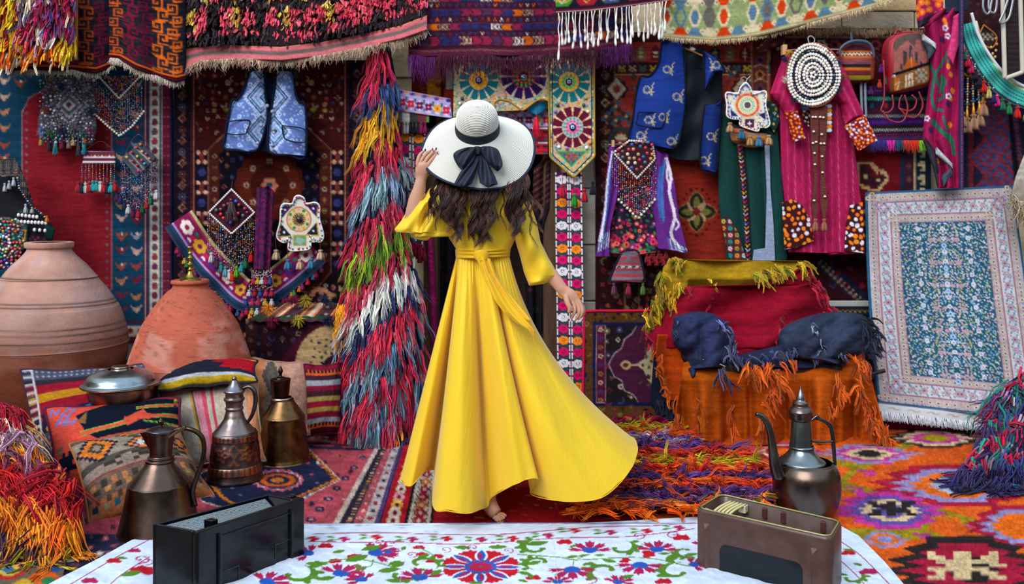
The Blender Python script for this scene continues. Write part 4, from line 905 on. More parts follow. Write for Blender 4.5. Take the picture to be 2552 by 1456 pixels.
for k, u in enumerate(np.arange(0, 240, 80)):
    persian(c, u, 4, u+28, 56, 12, 5, ['c9b0a8', '8a3a3a', '2a2028'], '2a2028', k); c.rect(u+32, 0, u+38, 60, 'd8743a'); c.rect(u+38, 0, u+50, 60, '6a5450'); c.rect(u+50, 0, u+56, 60, 'd8743a'); c.rect(u+56, 0, u+66, 60, 'cfc4b0'); c.rect(u+66, 0, u+72, 60, 'd86a34')
c.rect(0, 52, 240, 60, '1d4a34'); c.rect(0, 0, 240, 4, '1d4a34'); c.rect(0, 0, 5, 60, '1d4a34'); c.grain(.15, 3)
xa, xb = px(626, 800, 5.15)[0], px(866, 800, 5.15)[0]
V, f, cc = sheetg(120, 30, lambda s, tt: (s*240, tt*60), c, lambda u, v, s, tt: np.stack([xa+(xb-xa)*s+.06*(1-tt)*(1-s), 5.46-.32*tt, zt+.06*(1-tt)+.004*np.sin(u*.2)], -1), (0, 0, -.015)); mk('kilim_top', V, f, KILIM(), t, cc)
for u, v, q in ((678, 798, '7a1838'), (742, 797, 'b09a28'), (818, 796, '1d2440'), (762, 748, 'a08a28'), (808, 746, '1d2848'), (668, 768, 'e0841c'), (730, 745, '7a1838')): pompom('pompom', t, u, v, 5.13 if v > 760 else 5.3, 15, q, 110, u)
# ================ shaggy curtain beside the doorway
t = thing('shaggy_hanging', 'tall shaggy wool hanging with diagonal pink, white, navy and green bands beside the doorway', 'hanging', px(945, 1110, 4.9))
PS = [(925, 95), (968, 95), (985, 190), (992, 300), (1004, 400), (1018, 520), (1028, 640), (1044, 760), (1054, 880), (1044, 1000), (1018, 1105), (930, 1090), (838, 1075), (838, 950), (848, 850), (862, 760), (868, 690), (872, 600), (884, 470), (896, 330), (910, 210)]
Ysh = lambda v: 5.46-.57*np.clip((v-150)/900, 0, 1)
sp9 = span(PS)
def dS(v, s): return Ysh(v)-.16*np.sin(np.clip(s, 0, 1)*math.pi)**.8
c = Cv(830, 90, 1060, 1112, 4, '1a1730'); panel('backing', PS, c, lambda u, v, s, tt: dS(v, s), KILIM(), t, step=5)
BS = [(195, 'b81c40 d02a50 a01838'), (250, '24305e 3a5a90 2c3a6a'), (335, 'e0a01c e8b02c d08c14'), (412, 'c01c44 d83a5a a81838'), (480, '8aa4b4 6a8498 a8bcc4'), (508, '1d2040 2a3050 1a1a34'), (568, 'b81c40 d03a58 98183c'), (642, '6a8a1c 8aa02a 4a6a18'), (695, 'c02a4a d85a70 b01c3c'), (752, 'cfccc4 bcc0c0 e0dcd0'), (795, '242c5c 1d2448 34407a'), (858, 'b81c3c d0304c 9a1838'), (915, '6a8a9c 88a0ac 4a6a80'), (935, '1d2040 242a50 1a1a34'), (990, 'b81c3c c83050 a01838'), (1045, '5a7a8c 7a94a0 46607a'), (1092, 'b01c44 c84a64 981440'), (1130, '8a8a1c d0861c 5a7a18'), (1400, '1d2450 28305a 6a1440')]
def colS(u, v, g):
    w = v+.9*(u-950)+18*(fbm(u*.03, v*.03, 4)-.5)*2; c = np.zeros((len(u), 3)); lo = -999
    for hi, q in BS:
        m = (w >= lo)*(w < hi); c[m] = H(q.split())[g.integers(0, 3, m.sum())]; lo = hi
    return c
g = np.random.default_rng(31); n = 6200; v = np.concatenate([98+1006*g.random(n//2)**.75, 98+1006*np.sqrt(g.random(n-n//2))]); lo, hi = sp9(v); s = g.random(n); u = lo+(hi-lo)*s
d = np.stack([(s-.5)*.9+g.normal(0, .2, n), -np.abs(g.normal(.55, .2, n)), -np.ones(n)*.9], -1)
V, f, cc = clumpg(px(u, v, dS(v, s)-.006), d, g.uniform(34, 66, n)*5.1/F, g.uniform(1.2, 2.1, n)*5.1/F, jit(colS(u, v, g), g, .1), .5, .15, 6, 3, 7, 1.3, .12, 6, .007, .07)
mk('pile', V, f, mat('silkyarn', .55, 0, spec=.22, vary=.08), t, cc, stuff=True)
us = g.uniform(838, 862, 60); V, f, cc = strandg(px(us, g.uniform(755, 800, 60), 5.0), np.array([0, -.3, -1.]), 60*5/F, 2*5/F, jit(np.tile(hx('e0981c'), (60, 1)), g), .4, .2, 6, 3, 3); mk('yellow_tuft', V, f, YARN(), t, cc, stuff=True)
# ================ around the doorway
YD = 5.46
ROSE = '...aaa....|.aaaaaaaa.|aaaabbaaaa|aaab..baaa|aaab..baaa|.aaabbaaaa|..aaaaaaa.|...aaaa...'
def rosebelt(name, lab, pts, w, seq, off, Y, sp=28.6):
    t = thing(name, lab, 'belt', px(pts[-1][0], pts[-1][1], Y), 'rose embroidered belts around the doorway'); p = np.array(pts, float); L = p[-1, 1]-p[0, 1]
    c = Cv(-w/2, 0, w/2, L, 1.5, '4a1244')
    for k in range(int(L/sp)+2):
        y = off+k*sp; q = seq[k % len(seq)]
        c.poly([(-w*.36, y+9), (0, y+16), (w*.36, y+9), (w*.36, y+15), (0, y+21), (-w*.36, y+15)], '174a48'); c.disc(0, y+11, 3, '174a48')
        [c.disc(w*.25*math.cos(a), y+6.2*math.sin(a), w*.17, q, 5.4, n=9) for a in np.arange(0, 6.2, .9)]; c.disc(0, y, w*.26, q, 7); dq_ = '3a0a2c' if q != 'd8d4dc' else '2a4a3a'; c.line([(-w*.13, y-3), (-w*.1, y+1.5), (0, y+2.6), (w*.13, y+.5), (w*.11, y-3.4), (0, y-4), (-w*.13, y-3)], 1.1, dq_)
    for x in (-w/2+1, w/2-1):
        for k, y in enumerate(np.arange(0, L, 5)): c.rect(x-2.4, y, x+2.4, y+5, ['d8d4dc', '5a1434', 'd8d4dc', 'c9c4cc'][k % 4])
    c.rect(-w/2-2, 0, -w/2+.8, L, '1a5a54'); c.grain(.12, 2, .1, .3)
    def pos(u, v, s, tt):
        y = p[0, 1]+v; return px(np.interp(y, p[:, 1], p[:, 0])+u, y, Y-.006*np.sin(v*.03))
    V, f, cc = sheetg(c.nx, c.ny, lambda s, tt: (-w/2+w*s, L*tt), c, pos, (0, .012, 0)); mk('weave', V, f, COTTON(), t, cc); return t
SQ = ['d8d4dc', 'c8105c', 'e8821c', 'c8105c']
rosebelt('rose_belt', 'long embroidered belt of white, pink and orange roses hung down the door post', [(1400, 430), (1401, 600), (1404, 800), (1406, 960)], 34, SQ, 18, YD)
rosebelt('rose_belt', 'long rose belt nearest the pale stone pillar, under the mosaic panel', [(1434, 430), (1436, 600), (1439, 800), (1441, 975)], 32, SQ, 20, YD-.004)
rosebelt('rose_belt', 'short rose belt beside the shaggy hanging, behind the raised hand', [(1043, 332), (1046, 420), (1040, 520), (1036, 640)], 34, ['e8821c', 'c8105c', 'c8105c', 'd8d4dc', 'c8105c'], 14, YD, 30)
rosebelt('rose_belt', 'narrow rose belt half covered by the shaggy hanging', [(1010, 330), (1008, 520), (1004, 640)], 28, ['e8821c', 'b8105c', 'd8d4dc', 'b8105c'], 12, YD+.004, 30)
for k in range(0): pass
t = thing('white_tassel_strip', 'strip of white and black tassels above the short rose belts', 'trimming', px(1035, 335, YD-.03))
c = Cv(994, 274, 1070, 306, 2, '3a3a40')
for a, b, q in ((994, 1004, '6a6a6a'), (1004, 1022, 'd4ccc4'), (1022, 1042, '3a3a40'), (1042, 1064, '6a2a30'), (1064, 1070, '4a8a3a')): c.rect(a, 274, b, 306, q)
c.grain(.2); hung('band', c, YD-.03, COTTON(), t)
for k, u in enumerate((1000, 1008, 1016, 1024, 1032, 1042, 1050, 1060)): tassel(t, u, 304, YD-.035, 30, 10, ['8a1a4a', 'd8d4d4', 'd4d0d4', '1a1a20', '1a1a20', '2a1a30', 'a8165a', '8a1a5a'][k])
# headband
def headband(lab, poly, Y, x0, x1, slope):
    t = thing('embroidered_band', lab, 'band', px(poly[0][0], poly[-1][1], Y)); c = Cv(x0-5, 200, x1+5, 330, 1.5, 'b9a8e0'); y0 = poly[0][1]
    for k, u in enumerate(np.arange(x0+12, x1, 22)):
        y = y0+31+slope*(u-x0); c.poly([(u-11, y), (u, y-16), (u+11, y), (u, y+16)], 'd4ccec')
        for s in (-1, 1): c.poly([(u+s*8, y-14), (u+s*14, y-14), (u+s*11, y-3)], '2a6a5a'); c.poly([(u+s*8, y+14), (u+s*14, y+14), (u+s*11, y+3)], '2a6a5a')
        q = ['d01c5a', 'd01c5a', '6a1a5a', '6a1a5a', 'e0a01c'][k % 5]
        for a in range(4): c.disc(u+6*math.cos(a*1.57+.78), y+6.5*math.sin(a*1.57+.78), 5, q, n=8)
        c.disc(u, y, 2.6, 'e0a83a' if q != 'e0a01c' else 'c82a3a')
    for k, u in enumerate(np.arange(x0, x1, 30)):
        for dy in (7, 55): y = y0+dy+slope*(u-x0); c.disc(u+8, y, 7, ['5a2a8a', '2a3a8a', '5a2a8a'][k % 3], 4.5); c.disc(u+22, y, 5, 'e0881c', 3.5)
    c.grain(.1, 2, .1, .3); panel('embroidery', poly, c, Y, COTTON(), t, step=1.6); return t
headband('lilac embroidered band with pink and purple flowers beside the hat brim', [(990, 222), (1122, 246), (1126, 292), (1122, 294), (990, 276)], YD-.04, 990, 1126, .18)
headband('lilac flower band hanging inside the doorway behind the hat', [(1240, 268), (1366, 268), (1366, 322), (1240, 322)], YD+.06, 1240, 1366, 0)
# yellow rug strip behind the violet fringe, hanging left of the mosaic panel
c = Cv(1026, 120, 1130, 270, 2.2, '6a2418'); c.rect(1064, 120, 1098, 270, 'c0721c'); c.rect(1098, 120, 1104, 270, '3a1a1a'); c.rect(1104, 120, 1130, 200, '7a2030'); c.rect(1112, 170, 1130, 222, 'cfc8c4'); c.rect(1106, 222, 1130, 270, 'c0402a')
persian(c, 1066, 122, 1098, 268, 15, 7, ['7a3a1c', 'd89a3a', '5a5a6a'], '3a1a14', 4); persian(c, 1028, 122, 1062, 268, 18, 6, ['8a4a1c', '4a1a18'], '3a1a14', 5); c.grain(.2, 3)
tag(hung('ochre_rug_strip', c, YD+.125, WOOL()), 'ochre and rust rug strip hanging under the violet fringe beside the shaggy hanging', 'rug')
# ================ mosaic door hanging with evil-eye rosettes
t = thing('mosaic_door_hanging', 'bright sequinned door hanging with eye rosettes and a pointed end over the doorway', 'hanging', px(1300, 442, YD-.05)); YM = YD-.05
LAP = [(1367, 138), (1480, 138), (1481, 250), (1482, 390), (1430, 442), (1371, 392), (1368, 250)]
BAND = [(1130, 150), (1368, 150), (1368, 252), (1352, 246), (1335, 252), (1303, 276), (1270, 252), (1245, 247), (1232, 256), (1232, 300), (1130, 330)]
c = Cv(1125, 132, 1488, 448, 1.55, 'b8a888'); g = np.random.default_rng(41)
SEQ = ['e8662a', '2a9a6a', 'e0b030', 'e8882a', '3a6ac0', 'e0a0a0', '2aa098', 'd04a3a']
for (x, y) in spots(1128, 136, 1484, 440, 5.4, 5): c.disc(x, y, 2.7, SEQ[g.integers(0, 8)], n=7)
def rosette(x, y, R, ring, ringc, pet, gap):
    c.disc(x, y, R*1.02, gap, n=24)
    for (a, b) in spots(x-R, y-R, x+R, y+R, 5, int(x)):
        if math.hypot(a-x, b-y) < R: c.disc(a, b, 2, ['e8882a', 'e0503a', 'd8c8a8', 'e0a030'][g.integers(0, 4)], n=6)
    for k in range(12):
        a = k*math.pi/6+.26; ca, sa = math.cos(a), math.sin(a)
        c.poly([(x+ca*R*.5-sa*R*.12, y+sa*R*.5+ca*R*.12), (x+ca*R*.98-sa*R*.19, y+sa*R*.98+ca*R*.19), (x+ca*R*.98+sa*R*.19, y+sa*R*.98-ca*R*.19), (x+ca*R*.5+sa*R*.12, y+sa*R*.5-ca*R*.12)], pet)
    c.disc(x, y, R*.52, ringc[0], n=24); c.disc(x, y, R*.48, ringc[1], n=24)
    for q in range(14): c.disc(x+R*.41*math.cos(q*.449), y+R*.41*math.sin(q*.449), R*.07, ringc[2], n=7)
    for q in range(10): c.disc(x+R*.28*math.cos(q*.628), y+R*.28*math.sin(q*.628), R*.08, ringc[3], n=7)
RO = [(1418, 204, 53, '', ('1c4aa0', 'd8b84a', 'e8a01c', '3ab06a'), '146a70', 'd8c0a0'), (1427, 317, 52, '', ('c0a890', 'c8b0a8', '2aa0a0', 'e04a8a'), '5a0f2c', 'd8c0a0'), (1193, 200, 50, '', ('1c4aa0', 'd8b84a', 'e8a01c', 'e08a1c'), '146a78', 'd8c0a0'), (1305, 190, 58, '', ('d81c5a', '2a1a3a', '3ab05a', 'e06a2a'), '28124a', 'c8b8a8'), (1180, 305, 46, '', ('c0a890', 'c8b0a8', '2aa0a0', 'e04a8a'), '4a0f2c', 'd8c0a0')]
for q in RO: rosette(*q)
c.poly([(1384, 376), (1464, 376), (1424, 418)], '2ab05a'); c.poly([(1390, 379), (1458, 379), (1424, 414)], '5a5e62'); dots(c, [(1392, 380), (1456, 380), (1424, 412)], 5, 2, ['7a8084', '3a3e44'], 3)
for k in range(6): c.star(1424+9*math.cos(k*1.05), 390+7*math.sin(k*1.05), 4, 'e0321c', 5)
for q in (LAP, BAND):
    Q = np.array(q+[q[0]], float)
    for (x, y) in along(Q, 7): c.disc(x+(4 if x < 1424 else -4)*(q is LAP), y-3, 3, ['2a5ac0', '3aa07a', 'e0e0d8', 'e8a03a', '2aa0b0'][g.integers(0, 5)], n=7)
c.grain(.1, 3, .3, .3)
panel('pointed_end', LAP, c, YM, COTTON(), t, step=1.55); panel('top_band', BAND, c, YM, COTTON(), t, step=1.55)
for q in (LAP[1:]+[LAP[0]], BAND[1:]):
    Q = along(q, 7); tube('rope_edge', px(Q[:, 0], Q[:, 1], np.full(len(Q), YM-.004)), 2.3*YM/F, YARN(), t, 'b08a2a', 6, 120)
Q = smoothpath([(1373, 180), (1375, 380), (1428, 430), (1476, 380), (1475, 180)], 5); Q = along([(1376, 150), (1377, 386), (1429, 432), (1475, 386), (1474, 150)], 8); tube('braid', px(Q[:, 0], Q[:, 1], np.full(len(Q), YM-.003)), 1.0*YM/F, YARN(), t, '3a241c', 5, 80)
sc = YM/F
def eye(x, y):
    for r, q, dy in ((10, '1a2a7a', 2), (6, 'd8e4f0', 3), (3.4, '2a6ad0', 4), (1.8, '10142a', 5)):
        V, f, cc = blobg(px(x, y, YM-.004-dy*.0012)[None], np.array([r, 2, r])*sc, hx(q), True); mk('eye_bead', V, f, BEAD(), t, cc)
for q in (RO[0], RO[1], RO[2]): eye(q[0], q[1])
V, f, cc = blobg(px(1305, 194, YM-.01)[None], np.array([11, 3, 11])*sc, hx('9ab0b8'), True); mk('mirror_disc', V, f, mat('mirror', .1, 0, metal=1, vary=0), t, cc)
for x, y, q in ((1390, 262, '2a3a40'), (1455, 262, '2a3a40'), (1384, 278, '8a5ab0'), (1465, 278, 'e0e0e0'), (1384, 350, 'd8782a'), (1470, 356, 'd8782a'), (1393, 366, 'e8f0f0'), (1413, 370, '9a5ab0'), (1462, 368, 'e8f0f0'), (1152, 246, '1a3a50'), (1146, 258, 'd8d4d0'), (1460, 244, 'c0902a')):
    V, f, cc = blobg(px(x, y, YM-.008)[None], np.array([5, 2.5, 5])*sc, hx(q), True); mk('button', V, f, BEAD(), t, cc)
for u, v, q in ((1402, 460, 'c01c34'), (1431, 482, '2a9a2a'), (1456, 470, 'c01c34'), (1477, 452, '1a2030')): tassel(t, u, v, YM-.02, 34, 17, q); cord(t, [(u, v), (u-1, v-40)], YM-.016, col='7a2a2a')
# leaves and small things dangling in the door
def leafpend(lab, x, y, w, h, q, tas=None):
    t = thing('felt_leaf', lab, 'ornament', px(x, y+h, YD)); c = Cv(x-w, y-h, x+w, y+h, 2, q); c.grain(.15, 2)
    panel('leaf', [(x-w, y+h*.2), (x-w*.5, y-h*.7), (x+w*.7, y-h), (x+w, y-h*.5), (x+w*.6, y+h*.5), (x, y+h*.9), (x-w*.6, y+h*.7)], c, YD, COTTON(), t, smoothn=40, dep=lambda u, v, s, t: -.02*np.sin(s*math.pi)); cord(t, [(x, y+h*.8), (x+2, y-h*1.6)], YD-.02, col='8a2a3a')
    if tas: tassel(t, tas[0], tas[1], YD-.02, 52, 26, tas[2]); cord(t, [(tas[0], tas[1]+2), (x, y+h*.5)], YD-.02, col='8a2a3a')
leafpend('turquoise felt leaf with a red tassel hanging in the doorway', 1339, 272, 22, 17, '1c86b4', (1336, 294, 'd01c3c')); leafpend('pale green felt leaf hanging at the top of the doorway', 1254, 264, 14, 10, '8ab05a'); leafpend('brown leather leaf hanging at the top of the doorway', 1284, 272, 22, 14, '8a5a48')
c = Cv(1326, 315, 1366, 385, 1.6, '8a1c34')
for k, v in enumerate(np.arange(318, 384, 9)): c.rect(1326, v, 1366, v+4, ['d0ccd0', '1a1a2a', 'c81c34', '2a5a5a'][k % 4]); c.rect(1334+(k % 2)*10, v-2, 1342+(k % 2)*10, v+8, 'c01c2c')
tag(hung('beaded_strip', c, YD+.03, COTTON()), 'short red and white beaded strip hanging in the doorway under the leaves', 'strip')
def drape(name, lab, P, paint, Y, cat, bgc, m=None, amp=.03):
    Pa = np.array(P, float); c = Cv(Pa[:, 0].min(), Pa[:, 1].min(), Pa[:, 0].max(), Pa[:, 1].max(), 2.2, bgc); paint(c); c.grain(.2, 3, .06, .06)
    o = panel(name, P, c, Y, m or COTTON(), None, dep=lambda u, v, s, t: -amp*np.abs(np.sin(s*7)), step=2.6); return tag(o, lab, cat)
def p1(c):
    for k in range(9): c.line([(c.x0, c.y0+k*16+20), (c.x1, c.y0+k*16-20)], 3, ['6a2a2a', '7a3a30', '8a3a2a'][k % 3])
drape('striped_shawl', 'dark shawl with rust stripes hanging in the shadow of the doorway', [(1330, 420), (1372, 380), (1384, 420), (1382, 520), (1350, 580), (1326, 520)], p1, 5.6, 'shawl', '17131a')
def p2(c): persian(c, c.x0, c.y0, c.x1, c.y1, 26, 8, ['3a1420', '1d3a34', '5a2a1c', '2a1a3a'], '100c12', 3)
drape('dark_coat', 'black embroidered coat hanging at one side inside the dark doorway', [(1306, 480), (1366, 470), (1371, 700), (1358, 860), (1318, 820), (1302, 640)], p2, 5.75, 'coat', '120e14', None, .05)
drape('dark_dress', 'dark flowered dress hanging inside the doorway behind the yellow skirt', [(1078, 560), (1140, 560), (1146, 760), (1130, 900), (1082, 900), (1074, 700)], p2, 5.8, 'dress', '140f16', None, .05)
def p3(c):
    for v in np.arange(c.y0, c.y1, 9): c.dia((c.x0+c.x1)/2-8+(v-c.y0)*.045, v, 5, 4.5, 'd02a7a'); c.disc((c.x0+c.x1)/2-8+(v-c.y0)*.045, v, 2, '5a1040')
drape('pink_belt', 'narrow crimson patterned belt hanging inside the doorway', [(1062, 545), (1076, 545), (1086, 720), (1094, 900), (1078, 900), (1070, 720)], p3, 5.55, 'belt', '7a1048', None, .004)
t = thing('shell_tassel_bunch', 'bunch of crimson tassels with shell tops beside the door post', 'tassels', px(1045, 640, 5.4))
for k, (u, v) in enumerate(((1034, 605), (1042, 612), (1050, 608), (1046, 622), (1056, 616))): tassel(t, u, v, 5.4, 34, 13, ['a0143c', '8a1034', 'b01c44'][k % 3])
shells('shell_row', t, [(1036, 600), (1064, 590)], 5.39, 6, 3, 'c9c4bc')
# ================ royal blue vest
t = thing('royal_blue_vest', 'royal blue waistcoat with gold ribbon embroidery and black lining hanging open', 'vest', px(1690, 425, YH)); 
RIB = lambda c, x, y, s=1, q='b9a47c': (
    [c.disc(x-4*s+9*s*math.cos(a), y+9*math.sin(a), 1.5, q, n=6) for a in np.linspace(0, 6.28, 22)], [c.disc(x-4*s+6*s*math.cos(a), y+6.5*math.sin(a), 1, q, n=6) for a in np.linspace(0, 6.28, 16)],
    c.line([(x+4*s, y+10), (x+9*s, y+2), (x+5*s, y), (x+12*s, y-6), (x+8*s, y-9), (x+15*s, y-18)], 2.2, q), c.line([(x+1*s, y+6), (x+14*s, y+5)], 1.5, q), c.line([(x+6*s, y+14), (x+9*s, y+8), (x+10*s, y+15)], 2, q))
P0 = [(1700, 104), (1752, 124), (1764, 215), (1800, 170), (1800, 260), (1786, 300), (1772, 300), (1746, 330), (1750, 402), (1690, 398), (1640, 380), (1672, 371), (1692, 355), (1706, 270)]
c = Cv(1630, 98, 1812, 410, 2.2, '10161f'); c.disc(1725, 122, 7, 'c9c8c8', 5); c.grain(.15, 3, .05, .02)
panel('lining', P0, c, YH+.0, mat('satin', .6, .1, 60, spec=.12), t, dep=lambda u, v, s, tt: -.010*np.sin(u*.09+v*.02)-.008*np.sin(v*.07+u*.05), step=2)
def blue(P, marks, pk=None, dep=None, Y=YH-.04, b='16307c'):
    Pa = np.array(P, float); c = Cv(Pa[:, 0].min()-2, Pa[:, 1].min()-2, Pa[:, 0].max()+2, Pa[:, 1].max()+2, 1.6, b); c.grain(.18, 5, .02, .5, .06)
    for q in marks: RIB(c, *q)
    panel('front_panel', P, c, Y, COTTON(), t, dep=dep or (lambda u, v, s, tt: -.05*np.sin(s*math.pi*.9)-.01*np.sin(v*.03)), step=1.7)
    Q = np.array(P+[P[0]], float); tube('piping', px(Q[:, 0], Q[:, 1], np.full(len(Q), Y-.012)), 2.2*YH/F, COTTON(), t, '0f1422', 6, 90)
blue([(1649, 102), (1700, 103), (1707, 195), (1706, 270), (1696, 335), (1690, 358), (1673, 371), (1620, 366), (1568, 352), (1577, 295), (1593, 197), (1618, 190), (1640, 160)], [(1666, 173), (1616, 224), (1690, 241), (1620, 299), (1655, 292), (1600, 338), (1676, 352)])
blue([(1753, 128), (1786, 144), (1807, 178), (1786, 178), (1770, 200), (1758, 222), (1754, 180)], [(1782, 162, -1)], Y=YH-.06)
blue([(1757, 262), (1778, 262), (1798, 250), (1792, 340), (1783, 430), (1752, 425), (1744, 385), (1748, 320)], [(1775, 340), (1758, 400)], Y=YH-.05, b='122866')
Q = np.array([(1592, 280), (1655, 284), (1652, 312), (1640, 319), (1590, 312), (1588, 300)], float); Q = np.concatenate([Q, Q[:1]]); tube('pocket_trim', px(Q[:, 0], Q[:, 1], np.full(7, YH-.094)), 1.6*YH/F, COTTON(), t, '0f1422', 5, 50)
tube('hanger', px([1690, 1720, 1752], [116, 126, 140], np.full(3, YH-.02)), .006, WOOD(), t, 'a5653a', 6)
tube('cord', px([1694, 1697, 1700], [104, 92, 80], np.full(3, YH-.03)), .004, YARN(), t, '8a1440', 5)
# ================ ikat robe over a flowered dress
t = thing('ikat_robe', 'purple ikat robe worn open over a rose patterned dress, hung beside the stone pillar', 'robe', px(1600, 640, YH))
P = [(1534, 470), (1640, 460), (1645, 630), (1580, 636), (1516, 632), (1528, 540)]; c = Cv(1510, 455, 1650, 640, 1.7, '20162c'); g = np.random.default_rng(3)
for k, (x, y) in enumerate(spots(1512, 458, 1648, 640, 10, 8)):
    q = g.random(); r = g.uniform(3, 6)*(1.5 if y > 590 else 1)
    if q < .6: cq = ['b81c44', 'd83a5a', 'a01c3a', '8a2a7a', 'e0604a'][g.integers(0, 5)]; c.flower(x, y, r*1.3, cq, ['5a0f28', 'e8a0a0'][g.integers(0, 2)], 6)
    else: c.leaf(x, y, r*2, r*.6, g.uniform(0, 6), ['2a6a3a', '3a8a3a', '1d5a4a'][g.integers(0, 3)])
c.grain(.12, 2); panel('flowered_dress', P, c, YH, COTTON(), t, dep=lambda u, v, s, tt: -.02*np.sin(s*9)-.02*np.sin(s*3.1), step=1.8)
LPa = [(1518, 366), (1546, 362), (1536, 420), (1543, 470), (1530, 525), (1520, 570), (1518, 640), (1485, 640), (1492, 590), (1504, 520), (1512, 430)]
RPa = [(1632, 370), (1664, 385), (1680, 450), (1692, 540), (1715, 634), (1682, 626), (1641, 622), (1634, 560), (1622, 500), (1625, 420)]
for P in (LPa, RPa):
    c = Cv(1480, 355, 1720, 645, 1.7, '5a2276')
    for pts, w, q in (([(1528, 380), (1516, 450), (1510, 520), (1500, 580), (1494, 600)], 9, 'cfc8d8'), ([(1530, 375), (1520, 440), (1513, 520), (1504, 590)], 4, '3a62a8'), ([(1660, 395), (1672, 440), (1668, 480), (1682, 540), (1672, 585), (1700, 625)], 8, 'd4ccd8'), ([(1664, 410), (1662, 440), (1668, 460)], 5, 'd4ccd8'), ([(1684, 545), (1692, 560), (1684, 572)], 5, 'd4ccd8'), ([(1650, 420), (1644, 480), (1650, 540)], 14, '2f5aa4'), ([(1656, 400), (1650, 470), (1654, 550)], 6, '3a78b8')): c.line(smoothpath(pts, 14), w, q)
    for k in range(10): c.line([(1488+k*3, 630-k*1.5), (1494+k*3, 592-k*2)], 1.6, 'd4d0d8' if k % 2 else '2a7a98'); c.line([(1664+k*5, 592+k*3), (1672+k*5, 628)], 2, 'd4d0d8' if k % 2 else '2a7a98')
    for y in np.arange(440, 560, 7): c.line([(1640, y), (1656, y-6)], 1.4, '6a3a98')
    c.grain(.14, 4, .06, .06); panel('robe_front', P, c, YH-.03, COTTON(), t, dep=lambda u, v, s, tt: -.025*np.abs(np.sin(s*4.5)), step=1.8)
tube('hanger', px([1516, 1570, 1640], [361, 358, 360], np.full(3, YH-.02)), .003, BEAD(), t, '7a7a7a', 5); V, f = boxg(*px(1525, 366, YH-.06), *px(1530, 350, YH-.03)); mk('peg', V, f, WOOD(), t, 'b98a64', smooth=False)
# button necklace on it
P = [(1527, 382), (1566, 352), (1622, 356), (1629, 398), (1585, 445)]; c = Cv(1522, 345, 1635, 450, 1.6, '3a2028')
t = bead_diamond('button_necklace', 'necklace of shell edged button diamond with long bead strings over the ikat robe', P, c, ((1520, 440), (1545, 500), (1590, 545), (1628, 500), (1634, 470)), ['c01c4a', '2a9aa0', 'd8d0d4', '3a2a7a', 'c8883a', 'b01c34', '4a8ab8', 'e0a0b0', '1d1a24'], 17, 23, trim='d8d2c8', shellr=3.4, cat='necklace')
for o in t.children: pass
q = np.array([p for p in spots(1532, 356, 1624, 436, 10.5, 4) if abs(p[0]-1582)/50+max(0, p[1]-392)/46 < .92]); n = len(q); g = np.random.default_rng(2)
beadmesh('buttons', t, px(q[:, 0], q[:, 1], np.full(n, YH-.055)), np.tile(np.array([5, 2.5, 5])*YH/F, (n, 1)), pal(['a88a68', '8a5a4a', 'b01c3a', '2a4a9a', 'd0b8a0', '7a3a3a', 'c8783a', '4a5a6a'], n, g), True)
for o in t.children:
    o.location.y -= .05
shells('shell_edge', t, [(1542, 498), (1590, 545), (1632, 498)], YH-.05, 9, 4, 'd6cebc')
# small kilim bag
def stripes(c, y0, y1, seq):
    h = (y1-y0)/len(seq)
    for k, q in enumerate(seq): c.rect(c.x0, y0+k*h, c.x1, y0+(k+1)*h, q)
t = thing('kilim_pouch', 'small pink and grey striped pouch with dark edging hung under the ikat robe', 'pouch', px(1565, 720, YH))
c = Cv(1520, 625, 1612, 710, 1.6, '7a6a78'); stripes(c, 640, 705, ['b0303c', '6a5a68', 'a83a4a', '8a7a88', '9a3a4a', '7a6a78', 'b0404a', '8a7a84', '6a2a3a'])
for k, u in enumerate(np.arange(1530, 1604, 9)): c.line([(u, 668), (u+4, 664), (u+9, 668)], 2.4, '16161c' if k % 2 else 'd8d4d0')
c.poly([(1550, 628), (1586, 628), (1567, 650)], '6a6478'); c.grain(.15)
P = [(1550, 626), (1590, 628), (1606, 690), (1600, 704), (1524, 702), (1522, 690)]; panel('front', P, c, YH-.02, KILIM(), t, dep=lambda u, v, s, tt: -.02*np.sin(s*3.14), step=1.7)
Q = np.array(P+[P[0]], float); tube('edging', px(Q[:, 0], Q[:, 1], np.full(len(Q), YH-.022)), 2.6*YH/F, COTTON(), t, '161a2a', 6, 60)
for u, q in ((1530, '7a3a5a'), (1566, 'a01c44'), (1602, '5a7a3a')): tassel(t, u, 704, YH-.02, 32, 14, q)
t = thing('red_tassel_bunch', 'bunch of small dark red tassels between the ikat robe and the draped armchair', 'tassels', px(1635, 665, YH)); g = np.random.default_rng(1)
for k in range(9): tassel(t, 1612+k*6, 632+8*math.sin(k*2.1), YH-.02, 24, 12, ['8a1424', 'a01c2c', '6a1020'][k % 3])
